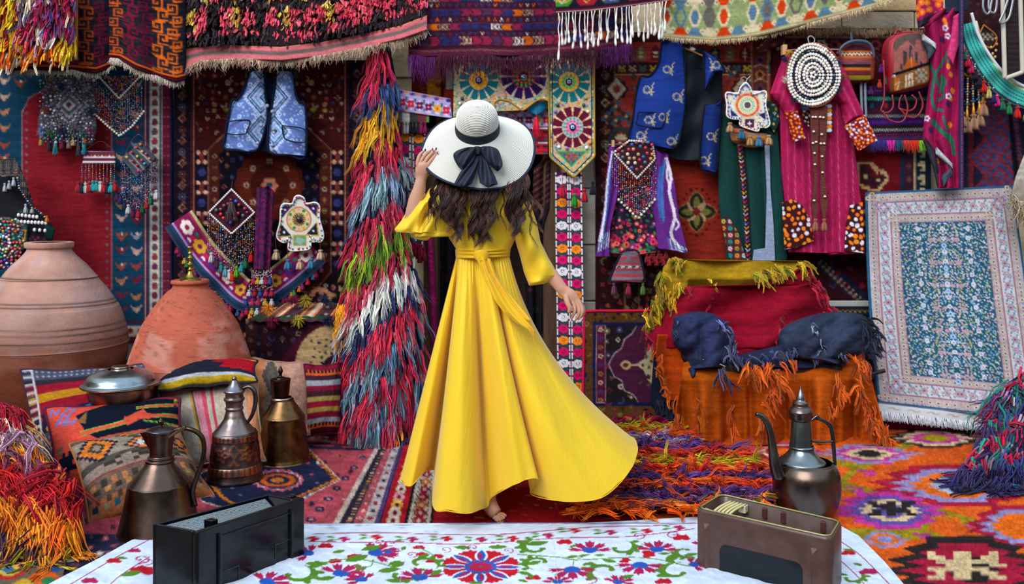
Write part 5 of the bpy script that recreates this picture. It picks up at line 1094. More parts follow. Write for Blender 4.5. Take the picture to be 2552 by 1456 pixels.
# ================ green coat
t = thing('green_coat', 'dark green coat with embroidered cuffs and a pale blue lining strip', 'coat', px(1880, 670, YH))
P = [(1800, 280), (1850, 262), (1915, 268), (1938, 330), (1948, 430), (1958, 560), (1962, 648), (1912, 664), (1866, 672), (1814, 668), (1806, 600), (1792, 510), (1790, 400)]
c = Cv(1785, 255, 1968, 680, 2, '0f3634'); c.grain(.15, 3, .06, .01); panel('cloth', P, c, YH, COTTON(), t, dep=lambda u, v, s, tt: -.035*np.abs(np.sin(s*8.5+.4))*(.3+.7*tt)-.02, step=2)
P = [(1834, 350), (1850, 346), (1862, 440), (1868, 540), (1872, 656), (1860, 668), (1856, 560), (1846, 450)]; c = Cv(1830, 340, 1876, 672, 1.4, '221018')
for k, v in enumerate(np.arange(345, 670, 11)):
    x = np.interp(v, [345, 450, 560, 670], [1842, 1853, 1861, 1867]); c.line([(x-6, v), (x, v+5), (x+5, v)], 2, ['c89a2a', 'd8ccd0', 'a02a3a', '5a4a8a'][k % 4]); c.disc(x-2, v+6, 2.4, ['c8a03a', '7a8ac0', 'c02a3a'][k % 3])
panel('embroidered_edge', P, c, YH-.06, COTTON(), t, step=1.5)
P = [(1906, 352), (1918, 352), (1920, 470), (1928, 560), (1932, 650), (1876, 652), (1880, 622), (1908, 620), (1912, 480)]; c = Cv(1870, 340, 1940, 660, 2, '8490ac'); dots(c, P, 14, 1.6, ['b8c4dc', 'c8a060', '9a7aa0'], 2); c.grain(.1)
panel('lining_strip', P, c, YH-.062, COTTON(), t, step=1.8)
P = [(1797, 545), (1815, 540), (1840, 580), (1858, 640), (1866, 660), (1826, 668), (1812, 620)]; c = Cv(1792, 535, 1870, 672, 1.5, '3a1020')
for k, v in enumerate(np.arange(545, 672, 17)):
    for j, u in enumerate(np.arange(1796, 1870, 17)):
        q = ['174038', '7a1428', '174038', '8a1c2c'][(k+j) % 4]; c.rect(u, v, u+15, v+15, q); c.flower(u+7, v+7, 6, ['c8a02a', 'c9c4d0', 'c8861c', '3a8a8a'][(k*2+j) % 4], q, 5)
panel('cuff', P, c, YH-.075, COTTON(), t, step=1.5)
P = [(1912, 250), (1936, 262), (1944, 300), (1930, 330), (1906, 300)]; c = Cv(1900, 245, 1948, 335, 1.6, '12302e'); persian(c, 1902, 248, 1946, 332, 11, 5, ['c8a02a', 'c9c4d0', '2a6a7a'], '12201e', 2); panel('collar', P, c, YH-.055, COTTON(), t, step=1.6)
# ================ star pouch
t = thing('star_pouch', 'white star shaped pouch with a jewelled round centre and tan tassels over the green coat', 'pouch', px(1865, 370, YH-.12)); YP = YH-.1
P = [(1824, 312), (1850, 318), (1880, 330), (1914, 335), (1902, 362), (1870, 368), (1826, 352)]; c = Cv(1815, 305, 1925, 372, 1.6, '9a6a4a'); stripes(c, 310, 370, ['3a2430', 'b0643a', '8a6a5a', 'c8843a', '7a4a3a', 'c08a4a']); c.grain(.2)
panel('bag', P, c, YP+.04, KILIM(), t, dep=lambda u, v, s, tt: -.05*np.sin(s*3.14)*np.sin(tt*3.14), step=1.8, smoothn=50)
P = [(1810, 232), (1838, 234), (1846, 218), (1858, 207), (1868, 216), (1878, 234), (1908, 228), (1908, 262), (1914, 288), (1918, 310), (1906, 318), (1892, 306), (1890, 326), (1870, 322), (1845, 312), (1844, 298), (1826, 296), (1812, 288), (1812, 262)]
c = Cv(1805, 204, 1922, 330, 1.35, 'd8d2c4'); dots(c, P, 5.5, 2.2, ['3a6ac0', 'c03a9a', 'd8a03a', '2aa0a0', 'd8d2c4', 'd8d2c4'], 3)
for r, q in ((33, 'c8b890'), (29, 'd04a3a'), (24, 'd8c8a0'), (18, '2aa06a'), (13, 'd8d0b0'), (8, '4a4a5a')): c.disc(1863, 262, r, q, n=24)
for k in range(18): c.disc(1863+26*math.cos(k*.349), 262+26*math.sin(k*.349), 3, ['e0662a', 'd83a4a'][k % 2]); c.disc(1863+16*math.cos(k*.349), 262+16*math.sin(k*.349), 2, 'e0d8c8')
for T in ([(1820, 272), (1822, 290), (1840, 290)], [(1890, 285), (1908, 280), (1908, 300)]): c.poly(T, '16285a')
c.rect(1857, 297, 1880, 318, '4a1f3a'); c.star(1868, 308, 7, 'd8d0d8', 4, .4); starpatch(t, P, c, YP)
q = smoothpath(P, 50, True); n = len(q); q = q+(np.array([1863, 265])-q)*.06; g = np.random.default_rng(3); sc = YP/F
beadmesh('studs', t, px(q[:, 0], q[:, 1], np.full(n, YP-.008)), np.tile(np.array([2.6, 2, 2.6])*sc, (n, 1)), pal(['3a6ac0', 'c03a9a', '2aa0a0', 'd8a03a', '5a2a9a'], n, g), True)
for u, v, q in ((1819, 305, 'b98a58'), (1848, 322, '2a6a90'), (1869, 338, 'b98850'), (1891, 340, '3a7aa0'), (1916, 336, 'c09460')): tassel(t, u, v, YP-.03, 26, 20, q)
cord(t, [(1858, 210), (1862, 198), (1870, 190)], YP, 1.2, 'b9a890'); tube('hook', px([1846, 1848, 1856, 1862], [200, 194, 192, 198], np.full(4, YP)), .002, BEAD(), t, '9a9a9a', 5)
# ================ crimson robe
t = thing('crimson_robe', 'long crimson striped robe with orange and white embroidered cuffs and hem patches', 'robe', px(2050, 635, YH)); YR = YH-.03
def crim(P, ang=0, base='9a1648', Y=YR, dep=None, nm='robe_body'):
    Pa = np.array(P, float); c = Cv(Pa[:, 0].min()-2, Pa[:, 1].min()-2, Pa[:, 0].max()+2, Pa[:, 1].max()+2, 1.6, base)
    for k, u in enumerate(np.arange(c.x0-200, c.x1+200, 9)):
        q = ['b83a6a', '701038', 'c45a80', '8a1040'][k % 4]; dx = math.tan(ang)*(c.y1-c.y0); c.line([(u, c.y0), (u+dx, c.y1)], 1.6, q)
    c.grain(.12, 3, .1, .1); return panel(nm, P, c, Y, COTTON(), t, dep=dep, step=1.9)
crim([(1962, 150), (2105, 150), (2122, 300), (2136, 420), (2148, 520), (2156, 632), (2064, 636), (2050, 600), (1966, 630), (1958, 520), (1948, 420), (1944, 260)], .02, dep=lambda u, v, s, tt: -.05*np.abs(np.sin(s*6.3))*(.3+.7*tt)-.015)
crim([(1962, 122), (1975, 150), (1985, 200), (1998, 262), (2004, 276), (1958, 286), (1945, 262), (1920, 232), (1940, 175)], -.3, 'a81a50', YR-.06, lambda u, v, s, tt: -.05*np.sin(s*3.14), 'sleeve')
crim([(2088, 150), (2110, 180), (2132, 235), (2154, 288), (2104, 312), (2096, 260), (2072, 242), (2084, 200)], .45, 'a81a50', YR-.06, lambda u, v, s, tt: -.05*np.sin(s*3.14), 'sleeve')
def blotch(P, seed, nm, Y, bg='7a1220', d=7.5):
    Pa = np.array(P, float); c = Cv(Pa[:, 0].min()-2, Pa[:, 1].min()-2, Pa[:, 0].max()+2, Pa[:, 1].max()+2, 1.4, bg); g = np.random.default_rng(seed)
    for (x, y) in spots(c.x0, c.y0, c.x1, c.y1, d, seed): c.disc(x, y, d*g.uniform(.3, .62), ['e8801c', 'e08a1c', 'dcd4e0', 'd8d0dc', 'e0701c'][g.integers(0, 5)], d*g.uniform(.3, .55), n=8, rot=g.uniform(0, 3))
    c.grain(.1); return panel(nm, P, c, Y, COTTON(), t, step=1.5)
blotch([(1956, 280), (1988, 276), (2008, 345), (1979, 354)], 3, 'cuff', YR-.12); blotch([(2104, 314), (2155, 286), (2188, 350), (2140, 376)], 4, 'cuff', YR-.12)
blotch([(1950, 505), (1975, 496), (2000, 512), (2018, 545), (2030, 600), (1990, 616), (1956, 622)], 5, 'hem_patch', YR-.085, '3a1018', 12); blotch([(2120, 512), (2150, 504), (2156, 632), (2106, 626), (2110, 560)], 6, 'hem_patch', YR-.085, '3a1018', 12)
blotch([(1998, 262), (2022, 268), (2018, 318), (2004, 300)], 7, 'front_embroidery', YR-.1, '16141c')
c = Cv(2054, 258, 2076, 330, 1.5, '2a1420')
for k in range(7): c.poly([(2056, 262+k*10), (2072, 260+k*10), (2074, 266+k*10), (2070, 270+k*10), (2056, 270+k*10)], ['dcd4e0', 'e8801c'][k % 2])
hung('front_embroidery', c, YR-.1, COTTON(), t)
tube('hanger', px([1952, 2020, 2098], [126, 122, 124], np.full(3, YR-.02)), .004, BEAD(), t, '8a8a8a', 6); V, f = boxg(*px(1951, 136, YR-.08), *px(1957, 114, YR-.04)); mk('peg', V, f, WOOD(), t, 'b08a60', smooth=False)
# ================ shell disc
t = thing('shell_disc', 'round white cowrie disc with navy rings and two long brown tails over the crimson robe', 'hanging', px(2027, 575, YR-.16)); YS = YR-.16; sc = YS/F; g = np.random.default_rng(5)
th = np.linspace(0, 6.283, 49); V = np.concatenate([px(2027, 187, YS)[None], px(2027+66*np.cos(th[:-1]), 187+78*np.sin(th[:-1]), YS)]); B = V+np.array([0, .02, 0]); n = 49
fF = np.array([[0, 1+k, 1+(k+1) % 48] for k in range(48)]); fS = np.array([[1+k, 50+k, 50+(k+1) % 48, 1+(k+1) % 48] for k in range(48)])
mk('backing', np.concatenate([V, B]), [fF, fS], COTTON(), t, '2a2a3c')
for j, r in enumerate((66, 59, 45, 37, 25, 17, 6)):
    m = max(5, int(6.28*r/7)); a = np.linspace(0, 6.283, m, endpoint=False); q = .97+.03*np.sin(a*3+1)
    beadmesh('shell_ring', t, px(2027+r*q*np.cos(a), 187+r*1.17*q*np.sin(a), np.full(m, YS-.007)), np.tile(np.array([4.4, 3, 4.4])*sc, (m, 1))*g.uniform(.85, 1.15, (m, 1)), jit(np.tile(hx('e4ded4'), (m, 1)), g, .05), True)
for r in (52, 31, 11):
    m = int(6.28*r/4); a = np.linspace(0, 6.283, m, endpoint=False); beadmesh('bead_ring', t, px(2027+r*np.cos(a), 187+r*1.17*np.sin(a), np.full(m, YS-.005)), np.tile(np.array([2.4, 2, 2.4])*sc, (m, 1)), pal(['1d2c54', '2a3a6a', 'b9a890', '3a5a80', '1a1a2a', 'c9c0b0'], m, g))
tube('rim', px(2027+67.5*np.cos(th[:-1]), 187+79.5*np.sin(th[:-1]), YS), 2.2*sc, YARN(), t, '8a4a34', 6, 80, closed=True)
for u, v, q in ((1956, 147, '1d2c54'), (1966, 130, 'c0802a'), (1957, 196, 'c9c0b0'), (1982, 245, '1d3058'), (2006, 266, '1d4060'), (2090, 222, '1d3058'), (2080, 148, '24406a'), (2060, 128, '8a2a34'), (2100, 190, '8a4a34'), (2088, 155, '1d2c54'), (1990, 138, '6a5a4a')): pompom('pompom', t, u, v, YS, 9, q, 70, u)
for P in ([(2020, 264), (2042, 264), (2040, 360), (2036, 440), (2038, 520), (2032, 560), (2024, 520), (2030, 440), (2022, 350)], [(2042, 264), (2062, 264), (2060, 350), (2054, 430), (2064, 510), (2054, 556), (2046, 510), (2046, 430), (2044, 360)]):
    Pa = np.array(P); c = Cv(2015, 260, 2070, 562, 1.6, '6a3832')
    for k in range(60): c.line([(2015, 262+k*6), (2070, 256+k*6)], 1.4, '7d4a42')
    c.grain(.12); panel('tail', P, c, YS+.02, WOOL(), t, step=1.8)
for (u, v) in ((2026, 292), (2033, 292), (2044, 292), (2052, 293), (2028, 328), (2048, 335), (2026, 357), (2034, 354), (2046, 358), (2054, 358), (2030, 382), (2049, 390), (2031, 410), (2050, 430), (2029, 500), (2056, 490)):
    V, f, cc = blobg(px(u, v, YS+.012)[None], np.array([4, 3, 3])*sc, hx('e0d8cc'), True); mk('shell', V, f, BEAD(), t, cc)
for u in (2032, 2054): tassel(t, u, 545, YS+.01, 32, 16, 'a5684a')
tube('hook', px([2016, 2014, 2022, 2030, 2028], [108, 94, 90, 98, 108], np.full(5, YS)), .003, BEAD(), t, 'a8a8a8', 6)
# ================ backpacks
def pack(t, P, c, Y, depth, m, nm, n=80, vec=None):
    return panel(nm, P, c, Y, m, t, dep=lambda u, v, s, tt: -depth*(np.sin(np.clip(s, 0, 1)*math.pi)**.45)*(np.sin(np.clip(tt, 0, 1)*math.pi)**.4), step=1.8, smoothn=n, vec=(0, .05, 0))
LEA = lambda: mat('leather', .45, .2, 120, spec=.45)
t = thing('small_backpack', 'small striped kilim backpack with a grey leather top loop', 'backpack', px(2135, 205, YH))
c = Cv(2085, 90, 2185, 215, 1.6, '6a3a38')
for a, b, q in ((90, 112, '2a2e38'), (112, 126, '4a1a24'), (126, 131, 'b0602a'), (131, 139, '3a2a2a'), (139, 144, 'c8662a'), (144, 152, '9a4a48'), (152, 160, '8a4a4e'), (160, 168, '20242e'), (168, 176, 'd8702a'), (176, 188, '7a3038'), (188, 200, 'b0a034'), (200, 215, '5a2a28')): c.rect(2085, a, 2185, b, q)
for k, u in enumerate(np.arange(2096, 2176, 9)): c.line([(u, 137), (u+4, 132), (u+9, 137)], 3, 'd8c8b8')
c.rect(2170, 145, 2185, 215, 'a04a2c'); c.rect(2085, 205, 2185, 215, '8a3a28'); c.grain(.15, 3)
pack(t, [(2092, 130), (2098, 114), (2120, 105), (2150, 105), (2170, 118), (2180, 145), (2179, 185), (2172, 200), (2130, 207), (2108, 200), (2098, 170)], c, YH-.04, .07, KILIM(), 'bag')
tube('top_loop', px([2092, 2096, 2115, 2140, 2165, 2176, 2178], [138, 120, 106, 102, 108, 126, 146], np.full(7, YH-.115)), [.006, .009, .010, .010, .010, .009, .006], LEA(), t, '3a4454', 8); tube('hanging_strap', px([2121, 2122, 2123], [82, 94, 106], np.full(3, YH-.1)), .009, LEA(), t, '2f3a4a', 6)
for u in (2146, 2156): tube('grey_strap', px([u, u+1, u+3], [206, 250, 292], np.full(3, YH-.03)), .008, COTTON(), t, '7a8090', 6, flat=.3)
t = thing('red_backpack', 'red leather backpack with a brown stepped kilim front pocket', 'backpack', px(2255, 235, YH))
c = Cv(2200, 70, 2325, 240, 2, 'a01a2c'); c.grain(.08, 3, .02, .02)
pack(t, [(2210, 190), (2206, 160), (2207, 118), (2216, 96), (2236, 82), (2262, 77), (2290, 80), (2308, 96), (2316, 130), (2319, 170), (2318, 208), (2290, 222), (2232, 232), (2214, 222)], c, YH-.04, .1, LEA(), 'bag')
c = Cv(2222, 80, 2322, 235, 1.5, '9a5a54'); c.poly([(2224, 80), (2322, 80), (2320, 110), (2300, 130), (2294, 100), (2284, 96), (2280, 118), (2262, 100), (2254, 106), (2240, 118), (2232, 130), (2222, 110)], '5a4a48')
for (x, y, w, h) in ((2256, 145, 9, 40), (2270, 130, 8, 40), (2284, 145, 7, 36), (2246, 165, 6, 18), (2296, 160, 5, 18)): c.poly([(x-w/2, y-h/2), (x+w/2, y-h/2+6), (x+w/2, y+h/2), (x-w/2, y+h/2)], '3d3638')
c.poly([(2250, 172), (2262, 150), (2272, 142), (2282, 152), (2290, 168), (2290, 172), (2250, 178)], 'b0501c'); c.line([(2271, 125), (2271, 175)], 1.2, 'c0a080')
c.poly([(2222, 184), (2322, 152), (2322, 160), (2222, 192)], '14141a'); c.poly([(2222, 192), (2322, 160), (2322, 235), (2222, 235)], '8a5a2c')
for (x, y) in ((2258, 195), (2266, 192), (2273, 190), (2258, 213), (2266, 210), (2274, 208)): c.poly([(x-2, y-8), (x+3, y-9), (x+2, y+7), (x-3, y+8)], 'd8c4b0')
c.stamp('.g.g.|g.g.g|.ggg.|g.g.g|.g.g.', 2296, 188, 6, 7, {'g': '9a958a'}); c.rect(2228, 195, 2240, 230, 'c0601c'); c.line([(2230, 212), (2242, 204), (2236, 222), (2244, 228)], 3, 'b9a898'); c.rect(2226, 186, 2232, 192, 'c8d0d4'); c.grain(.12, 4, .1, .3)
pack(t, [(2228, 224), (2226, 170), (2226, 125), (2234, 100), (2256, 86), (2284, 82), (2304, 96), (2312, 130), (2316, 165), (2315, 202), (2290, 214), (2240, 226)], c, YH-.115, .03, KILIM(), 'front_pocket')
for q, r in (([(2202, 150), (2204, 200), (2203, 250), (2196, 276), (2214, 280), (2226, 265), (2224, 236)], 2.2), ([(2200, 276), (2212, 296), (2238, 305), (2255, 296), (2262, 268), (2254, 236)], 2.2), ([(2240, 270), (2242, 250), (2248, 236)], 2), ([(2240, 270), (2262, 276), (2278, 270), (2284, 250), (2272, 236)], 2.2), ([(2242, 270), (2262, 290), (2285, 290), (2300, 262), (2290, 228)], 2.2)): Q = np.array(q); tube('strap', px(Q[:, 0], Q[:, 1], np.full(len(Q), YH-.09)), r*YH/F, LEA(), t, '8a1e30', 6, 30, .5)
tube('zip_line', px([2212, 2212, 2222, 2244, 2275], [170, 115, 95, 83, 80], np.full(5, YH-.115)), .0025, LEA(), t, '3a1018', 5, 30); tube('grab_loop', px([2230, 2236, 2246], [86, 76, 80], np.full(3, YH-.06)), .007, LEA(), t, '7a1424', 6)
c = Cv(2302, 80, 2345, 150, 2, 'b0b0ac'); c.poly([(2302, 130), (2345, 118), (2345, 150), (2302, 150)], '3a4450')
# ================ woven striped cloth under the backpack
t = thing('woven_runner', 'dark purple striped woven runner with a many coloured tufted lower edge under the red backpack', 'runner', px(2230, 380, YH+.04))
c = Cv(2148, 215, 2312, 352, 1.6, '2a1a34')
for a, b, q in ((215, 236, '4a1a60'), (240, 252, '174a44'), (256, 272, '2a1830'), (272, 284, '3a1a2c'), (284, 296, '343038'), (298, 312, '341a70'), (314, 320, '2a1818'), (320, 330, '26262c'), (332, 342, '3a1840'), (342, 352, '4a2a5a')): c.rect(2148, a, 2312, b, q)
for k, u in enumerate(np.arange(2150, 2312, 6)):
    for y, h, q in ((246, 4, '5ac09a'), (290, 4, 'a09aa0'), (325, 4, 'b8b4b4')): c.line([(u, y-h), (u+3, y+h), (u+6, y-h)], 1.5, q)
    c.disc(u, 226, 1.3, 'd0c8d4'); c.dia(u, 305, 2.2, 3, ['a01c4a', '5a2a9a'][k % 2]); c.dia(u, 337, 2, 2.4, 'a0303a')
    if k % 3 == 0: c.rect(u, 258, u+9, 270, ['6a1a7a', '1d4a4a', '2a1830', '8a1c24', '4a1a5a'][(k//3) % 5])
c.grain(.15, 3, .1, .4); hung('weave', c, YH+.04, KILIM(), t, dep=lambda u, v, s, tt: -.012*np.sin(u*.06), bot=lambda u: 352+0*u-(u-2148)*.02)
g = np.random.default_rng(4); us = g.uniform(2150, 2311, 420); k = ((us-2150)/20).astype(int); col = H(['2a1840', '3a2a80', '3a2a80', 'd01c9a', '1c4a64', 'd0342a', 'd8301c', '7ac82a', '86c83a'])[np.clip(k, 0, 8)]
fringe('tufted_edge', us, np.full(420, 350.), YH+.03, 27, YARN(), t, jit(col, g, .15), g, 1.1, .15, .15)
for u, v, q in ((2192, 198, 'd0301c'), (2196, 160, '5a1a7a'), (2208, 190, '2a8a5a'), (2170, 215, '4a1a6a')): tassel(t, u, v, YH-.02, 22, 12, q, 'tuft')
# ================ burgundy suzani shawl
t = thing('burgundy_shawl', 'burgundy shawl with green scroll embroidery hanging in long folds beside the backpack', 'shawl', px(2360, 470, YH-.1)); YB = YH-.08
PB = [(2300, 50), (2345, 20), (2398, 20), (2398, 240), (2392, 330), (2396, 468), (2338, 470), (2335, 430), (2320, 380), (2302, 350), (2303, 320), (2318, 200), (2318, 110)]
c = Cv(2292, 15, 2402, 475, 1.7, '94124a')
for pts, w in (([(2378, 100), (2352, 150), (2330, 190), (2322, 240), (2330, 270), (2350, 275)], 7), ([(2340, 230), (2356, 205), (2346, 190), (2350, 240), (2335, 250)], 6), ([(2325, 300), (2345, 325), (2370, 345), (2378, 385)], 9), ([(2350, 290), (2360, 320), (2372, 310)], 6), ([(2370, 120), (2362, 160)], 6)): c.line(smoothpath(pts, 20), w, '1d6a50')
for k in range(9): c.leaf(2326+k*6, 300+k*6, 12, 4, 1.9, '1d6a50'); c.leaf(2322+k*3, 180+k*7-20, 10, 4, 3.4, '1d6a50')
for (x, y) in ((2352, 50), (2362, 165), (2368, 185), (2372, 225), (2368, 245), (2366, 310), (2335, 400), (2356, 60)): c.leaf(x, y-8, 18, 5, 1.4, 'd8781c')
for (x, y) in ((2310, 295), (2364, 240), (2362, 90), (2356, 70)): c.flower(x, y, 9, 'd0c8d8', '94124a', 5)
for (x, y) in ((2344, 90), (2360, 250), (2316, 315)): c.leaf(x, y, 20, 6, 1.2, '3a1a4a')
c.line([(2306, 345), (2330, 378), (2338, 430)], 6, '1d2430'); c.grain(.12, 3, .08, .03)
panel('cloth', PB, c, YB, COTTON(), t, dep=lambda u, v, s, tt: -.05*np.abs(np.sin(s*7.5+tt*1.2))-.03*np.sin(s*3.1), step=1.8)
def edgecloth(P, q, nm='dark_border', Y=YB-.075): Pa = np.array(P, float); c = Cv(Pa[:, 0].min(), Pa[:, 1].min(), Pa[:, 0].max(), Pa[:, 1].max(), 2, q); c.grain(.25, 3, .15, .15); return panel(nm, P, c, Y, COTTON(), t, step=2, dep=lambda u, v, s, tt: -.01*np.sin(s*3.1))
edgecloth([(2334, 368), (2362, 400), (2374, 412), (2374, 436), (2352, 466), (2348, 440), (2366, 420), (2336, 386)], '3a4450'); edgecloth([(2334, 366), (2374, 408), (2374, 420), (2334, 384)], 'a8acb0', 'pale_edge', YB-.085)
edgecloth([(2300, 86), (2332, 110), (2334, 122), (2318, 146), (2312, 148), (2314, 130), (2302, 104)], '3a4450'); edgecloth([(2300, 84), (2333, 108), (2333, 122), (2300, 100)], 'b0b0b0', 'pale_edge', YB-.085); edgecloth([(2302, 350), (2324, 375), (2336, 430), (2338, 468), (2328, 420), (2310, 370)], '2a3038')
P = [(2284, -30), (2352, -30), (2350, 30), (2318, 60), (2290, 70), (2286, 40)]; c = Cv(2280, -35, 2356, 75, 1.7, '9a1450')
for (x, y) in spots(2284, -30, 2352, 40, 15, 3): c.flower(x, y, 9, 'd8641c', 'e0a03a', 7)
c.line([(2350, 32), (2320, 46), (2286, 62)], 16, '262c3a'); c.grain(.12); panel('upper_fold', P, c, YB-.08, COTTON(), t, dep=lambda u, v, s, tt: -.03*np.sin(s*6), step=1.8)
edgecloth([(2356, -30), (2415, -30), (2412, 26), (2385, 30), (2358, 32)], '20283a', 'dark_fold', YB-.06); edgecloth([(2378, 40), (2394, 30), (2390, 110), (2376, 160), (2362, 140), (2372, 90)], 'c0346a', 'lace_end', YB-.09)
t2 = thing('dark_strap', 'long narrow dark blue patterned strap hanging from above beside the burgundy shawl', 'strap', px(2397, 470, YB-.12))
c = Cv(2392, -20, 2402, 472, 1.4, '23284a')
for v in np.arange(-20, 472, 5): c.rect(2395.5, v, 2398.5, v+2.5, 'b0405a' if v > 130 else '8a4a6a')
hung('weave', c, YB-.12, COTTON(), t2)
# ================ turquoise garland and wooden bead hangings in the upper corner
t = thing('turquoise_garland', 'turquoise crocheted garland edged with coloured yarn tassels sagging across the upper corner', 'garland', px(2480, 290, YH-.1)); YG = YH-.1
gp = smoothpath([(2412, 58), (2428, 110), (2455, 160), (2490, 205), (2530, 235), (2600, 262)], 50)
c = Cv(0, -24, 50, 24, .5, '3aa098', 1.2)
for k, x in enumerate(np.arange(0, 50, 1.1)):
    for y in (-8, 0, 8): c.disc(x+(y % 16)*.03, y, .34, '16303a', 2.2, n=6)
c.rect(0, -24, 50, -19, 'c8ccb0'); c.rect(0, -19, 50, -16, '7aa83a'); c.rect(0, 17, 50, 24, '1d2a34')
T = np.gradient(gp, axis=0); T /= np.linalg.norm(T, axis=1, keepdims=True); Nn = np.stack([-T[:, 1], T[:, 0]], -1)
def posq(u, v, s, tt):
    i = np.clip(u*49/50, 0, 49); a = np.stack([np.interp(i, np.arange(50), gp[:, q]) for q in (0, 1)], -1); nn = np.stack([np.interp(i, np.arange(50), Nn[:, q]) for q in (0, 1)], -1)
    w = a+nn*v[..., None]; return px(w[..., 0], w[..., 1], YG-.01*np.sin(u*.6))
V, f, cc = sheetg(130, 30, lambda s, tt: (s*50, -24+48*tt), c, posq, (0, .012, 0)); mk('crochet', V, f, COTTON(), t, cc)
tube('white_braid', px(gp[:, 0]+9, gp[:, 1]-26, np.full(50, YG-.005)), 4*YG/F, YARN(), t, 'd0d4dc', 6, 50)
TC = ['d8a01c', '3a1a6a', 'd01c2c', '1d6a4a', 'd01c44', 'c01c5a', '1d1a2a', '1d1a30', 'd01c1c', 'c8b870', '2a1a5a', 'e01c7a', '1d6a50', '1d7a50', 'd81c1c', 'c8b060', '2a1a5a']
for k, q in enumerate(TC):
    i = min(2+k*2.9, 49); w = gp[int(i)]+Nn[int(i)]*24
    tassel(t, w[0]-3, w[1], YG-.015, 30, 17, q); beadrain('beads', t, [w[0]-3], [w[1]-12], [w[1]], YG-.02, ['1d1a22', 'd8d4d4', 'd01c4a'], 2.4, np.random.default_rng(k))
t = thing('wooden_bead_hanging', 'brown diamond patch hung with wooden bead strings and tan tassels', 'hanging', px(2425, 320, YH-.04)); g = np.random.default_rng(3); Yw = YH-.06
P = [(2376, 140), (2440, 150), (2424, 180), (2412, 190), (2378, 158)]; c = Cv(2370, 130, 2446, 195, 2, '33241e'); c.grain(.2); panel('patch', P, c, Yw, COTTON(), t); tube('gold_edge', px([2378, 2411, 2426, 2440], [156, 190, 178, 152], np.full(4, Yw-.005)), .006, YARN(), t, 'b0782a', 6)
for k, (u, vt, vb, du) in enumerate(((2381, 165, 272, 6), (2391, 170, 270, -2), (2400, 182, 278, -3), (2412, 190, 292, -2), (2424, 182, 284, 2), (2436, 178, 276, 5), (2448, 200, 250, 2), (2388, 160, 262, -4))):
    v = vt; Pp, Rr, cs = [], [], []
    while v < vb-24: v += 6.5; Pp.append(px(u+du*(v-vt)/(vb-vt), v, Yw-.012)); Rr.append([3.2*Yw/F, 3*Yw/F, 3.6*Yw/F]); cs.append(hx(['b89a68', 'a8885a', 'c0a472', '3a6aa0'][0 if v % 40 > 8 else 3]))
    beadmesh('wooden_beads', t, Pp, Rr, cs, True)
    for vv in (vt+40, vt+70):
        V, f, cc = blobg(px(u+du*.5, vv, Yw-.012)[None], np.array([9, 4, 3])*Yw/F, hx('1d4a64'), True); mk('disc_bead', V, f, BEAD(), t, cc)
    V, f = latheg(np.array([[.3, 1], [1.6, .8], [3.4, -12], [3.8, -22], [.3, -23]])*Yw/F, 8); mk('horn_cap', V+px(u+du, vb-22, Yw-.012), f, BEAD(), t, 'd8921c')
    tassel(t, u+du, vb, Yw-.012, 40, 28, ['a5785a', '9a7058'][k % 2])
for (P, q) in (([(2452, 62), (2484, 92), (2470, 120), (2440, 96)], '33241e'),): c = Cv(2436, 58, 2488, 124, 2, q); c.stamp('a.a.a|.a.a.|a.a.a', 2462, 92, 6, 6, {'a': 'a89a8a'}); panel('upper_patch', P, c, Yw-.01, COTTON(), t); Q = np.array(P+[P[0]], float); tube('gold_edge', px(Q[:, 0], Q[:, 1], np.full(5, Yw-.02)), .005, YARN(), t, 'b0682a', 6, 40)
q = [(2470, 118), (2474, 134), (2476, 150), (2482, 96), (2484, 110), (2482, 126), (2480, 142)]
beadmesh('wooden_beads', t, px(np.array(q)[:, 0], np.array(q)[:, 1], np.full(7, Yw-.02)), np.tile([.009, .008, .011], (7, 1)), np.tile(hx('b89a68'), (7, 1)), True)
t = thing('stiff_saddle_bag', 'stiff dark brown woven bag with a pale braided border hanging in the top corner', 'bag', px(2525, 195, YH-.16)); Yb = YH-.16
c = Cv(2490, -30, 2560, 200, 2, '2a2024')
for v in np.arange(-30, 200, 4): c.rect(2490, v, 2560, v+1.6, '382a2c')
c.grain(.1); panel('weave', [(2500, -30), (2542, -30), (2546, 178), (2506, 194)], c, Yb, KILIM(), t)
for q in ([(2498, -30), (2504, 196)], [(2542, -30), (2548, 182)], [(2504, 196), (2548, 180)]):
    Q = along(q, 6); tube('braided_border', px(Q[:, 0], Q[:, 1], np.full(len(Q), Yb-.008)), 5.5*Yb/F, YARN(), t, 'b9b4a8', 8, 40)
t = thing('harness_rings', 'grey leather straps with chrome buckles hanging in front of the brown corner rug', 'straps', px(2480, 60, YH-.12))
for q in ([(2452, -20), (2450, 18), (2458, 34), (2466, 30), (2470, 10), (2476, -20)], [(2466, -20), (2464, 20), (2474, 32), (2482, 24), (2486, -20)], [(2518, -20), (2502, 30), (2492, 52), (2500, 57), (2516, 40), (2528, -20)]): Q = np.array(q, float); tube('strap', px(Q[:, 0], Q[:, 1], np.full(len(Q), Yb-.04)), 3*Yb/F, mat('chrome', .3, 0, metal=.8, vary=.1), t, '9a9aa0', 6, 40, .5)
t = thing('fleece', 'cream woolly fleece edge hanging at the far end of the wall', 'fleece', px(2560, 540, 5.2)); c = Cv(2515, 370, 2680, 545, 3, 'b0a698'); c.grain(.2)
panel('skin', [(2560, 372), (2680, 372), (2680, 530), (2560, 536), (2526, 510), (2520, 495), (2534, 440)], c, 5.15, WOOL(), t, dep=lambda u, v, s, tt: -.06*np.sin(tt*3))
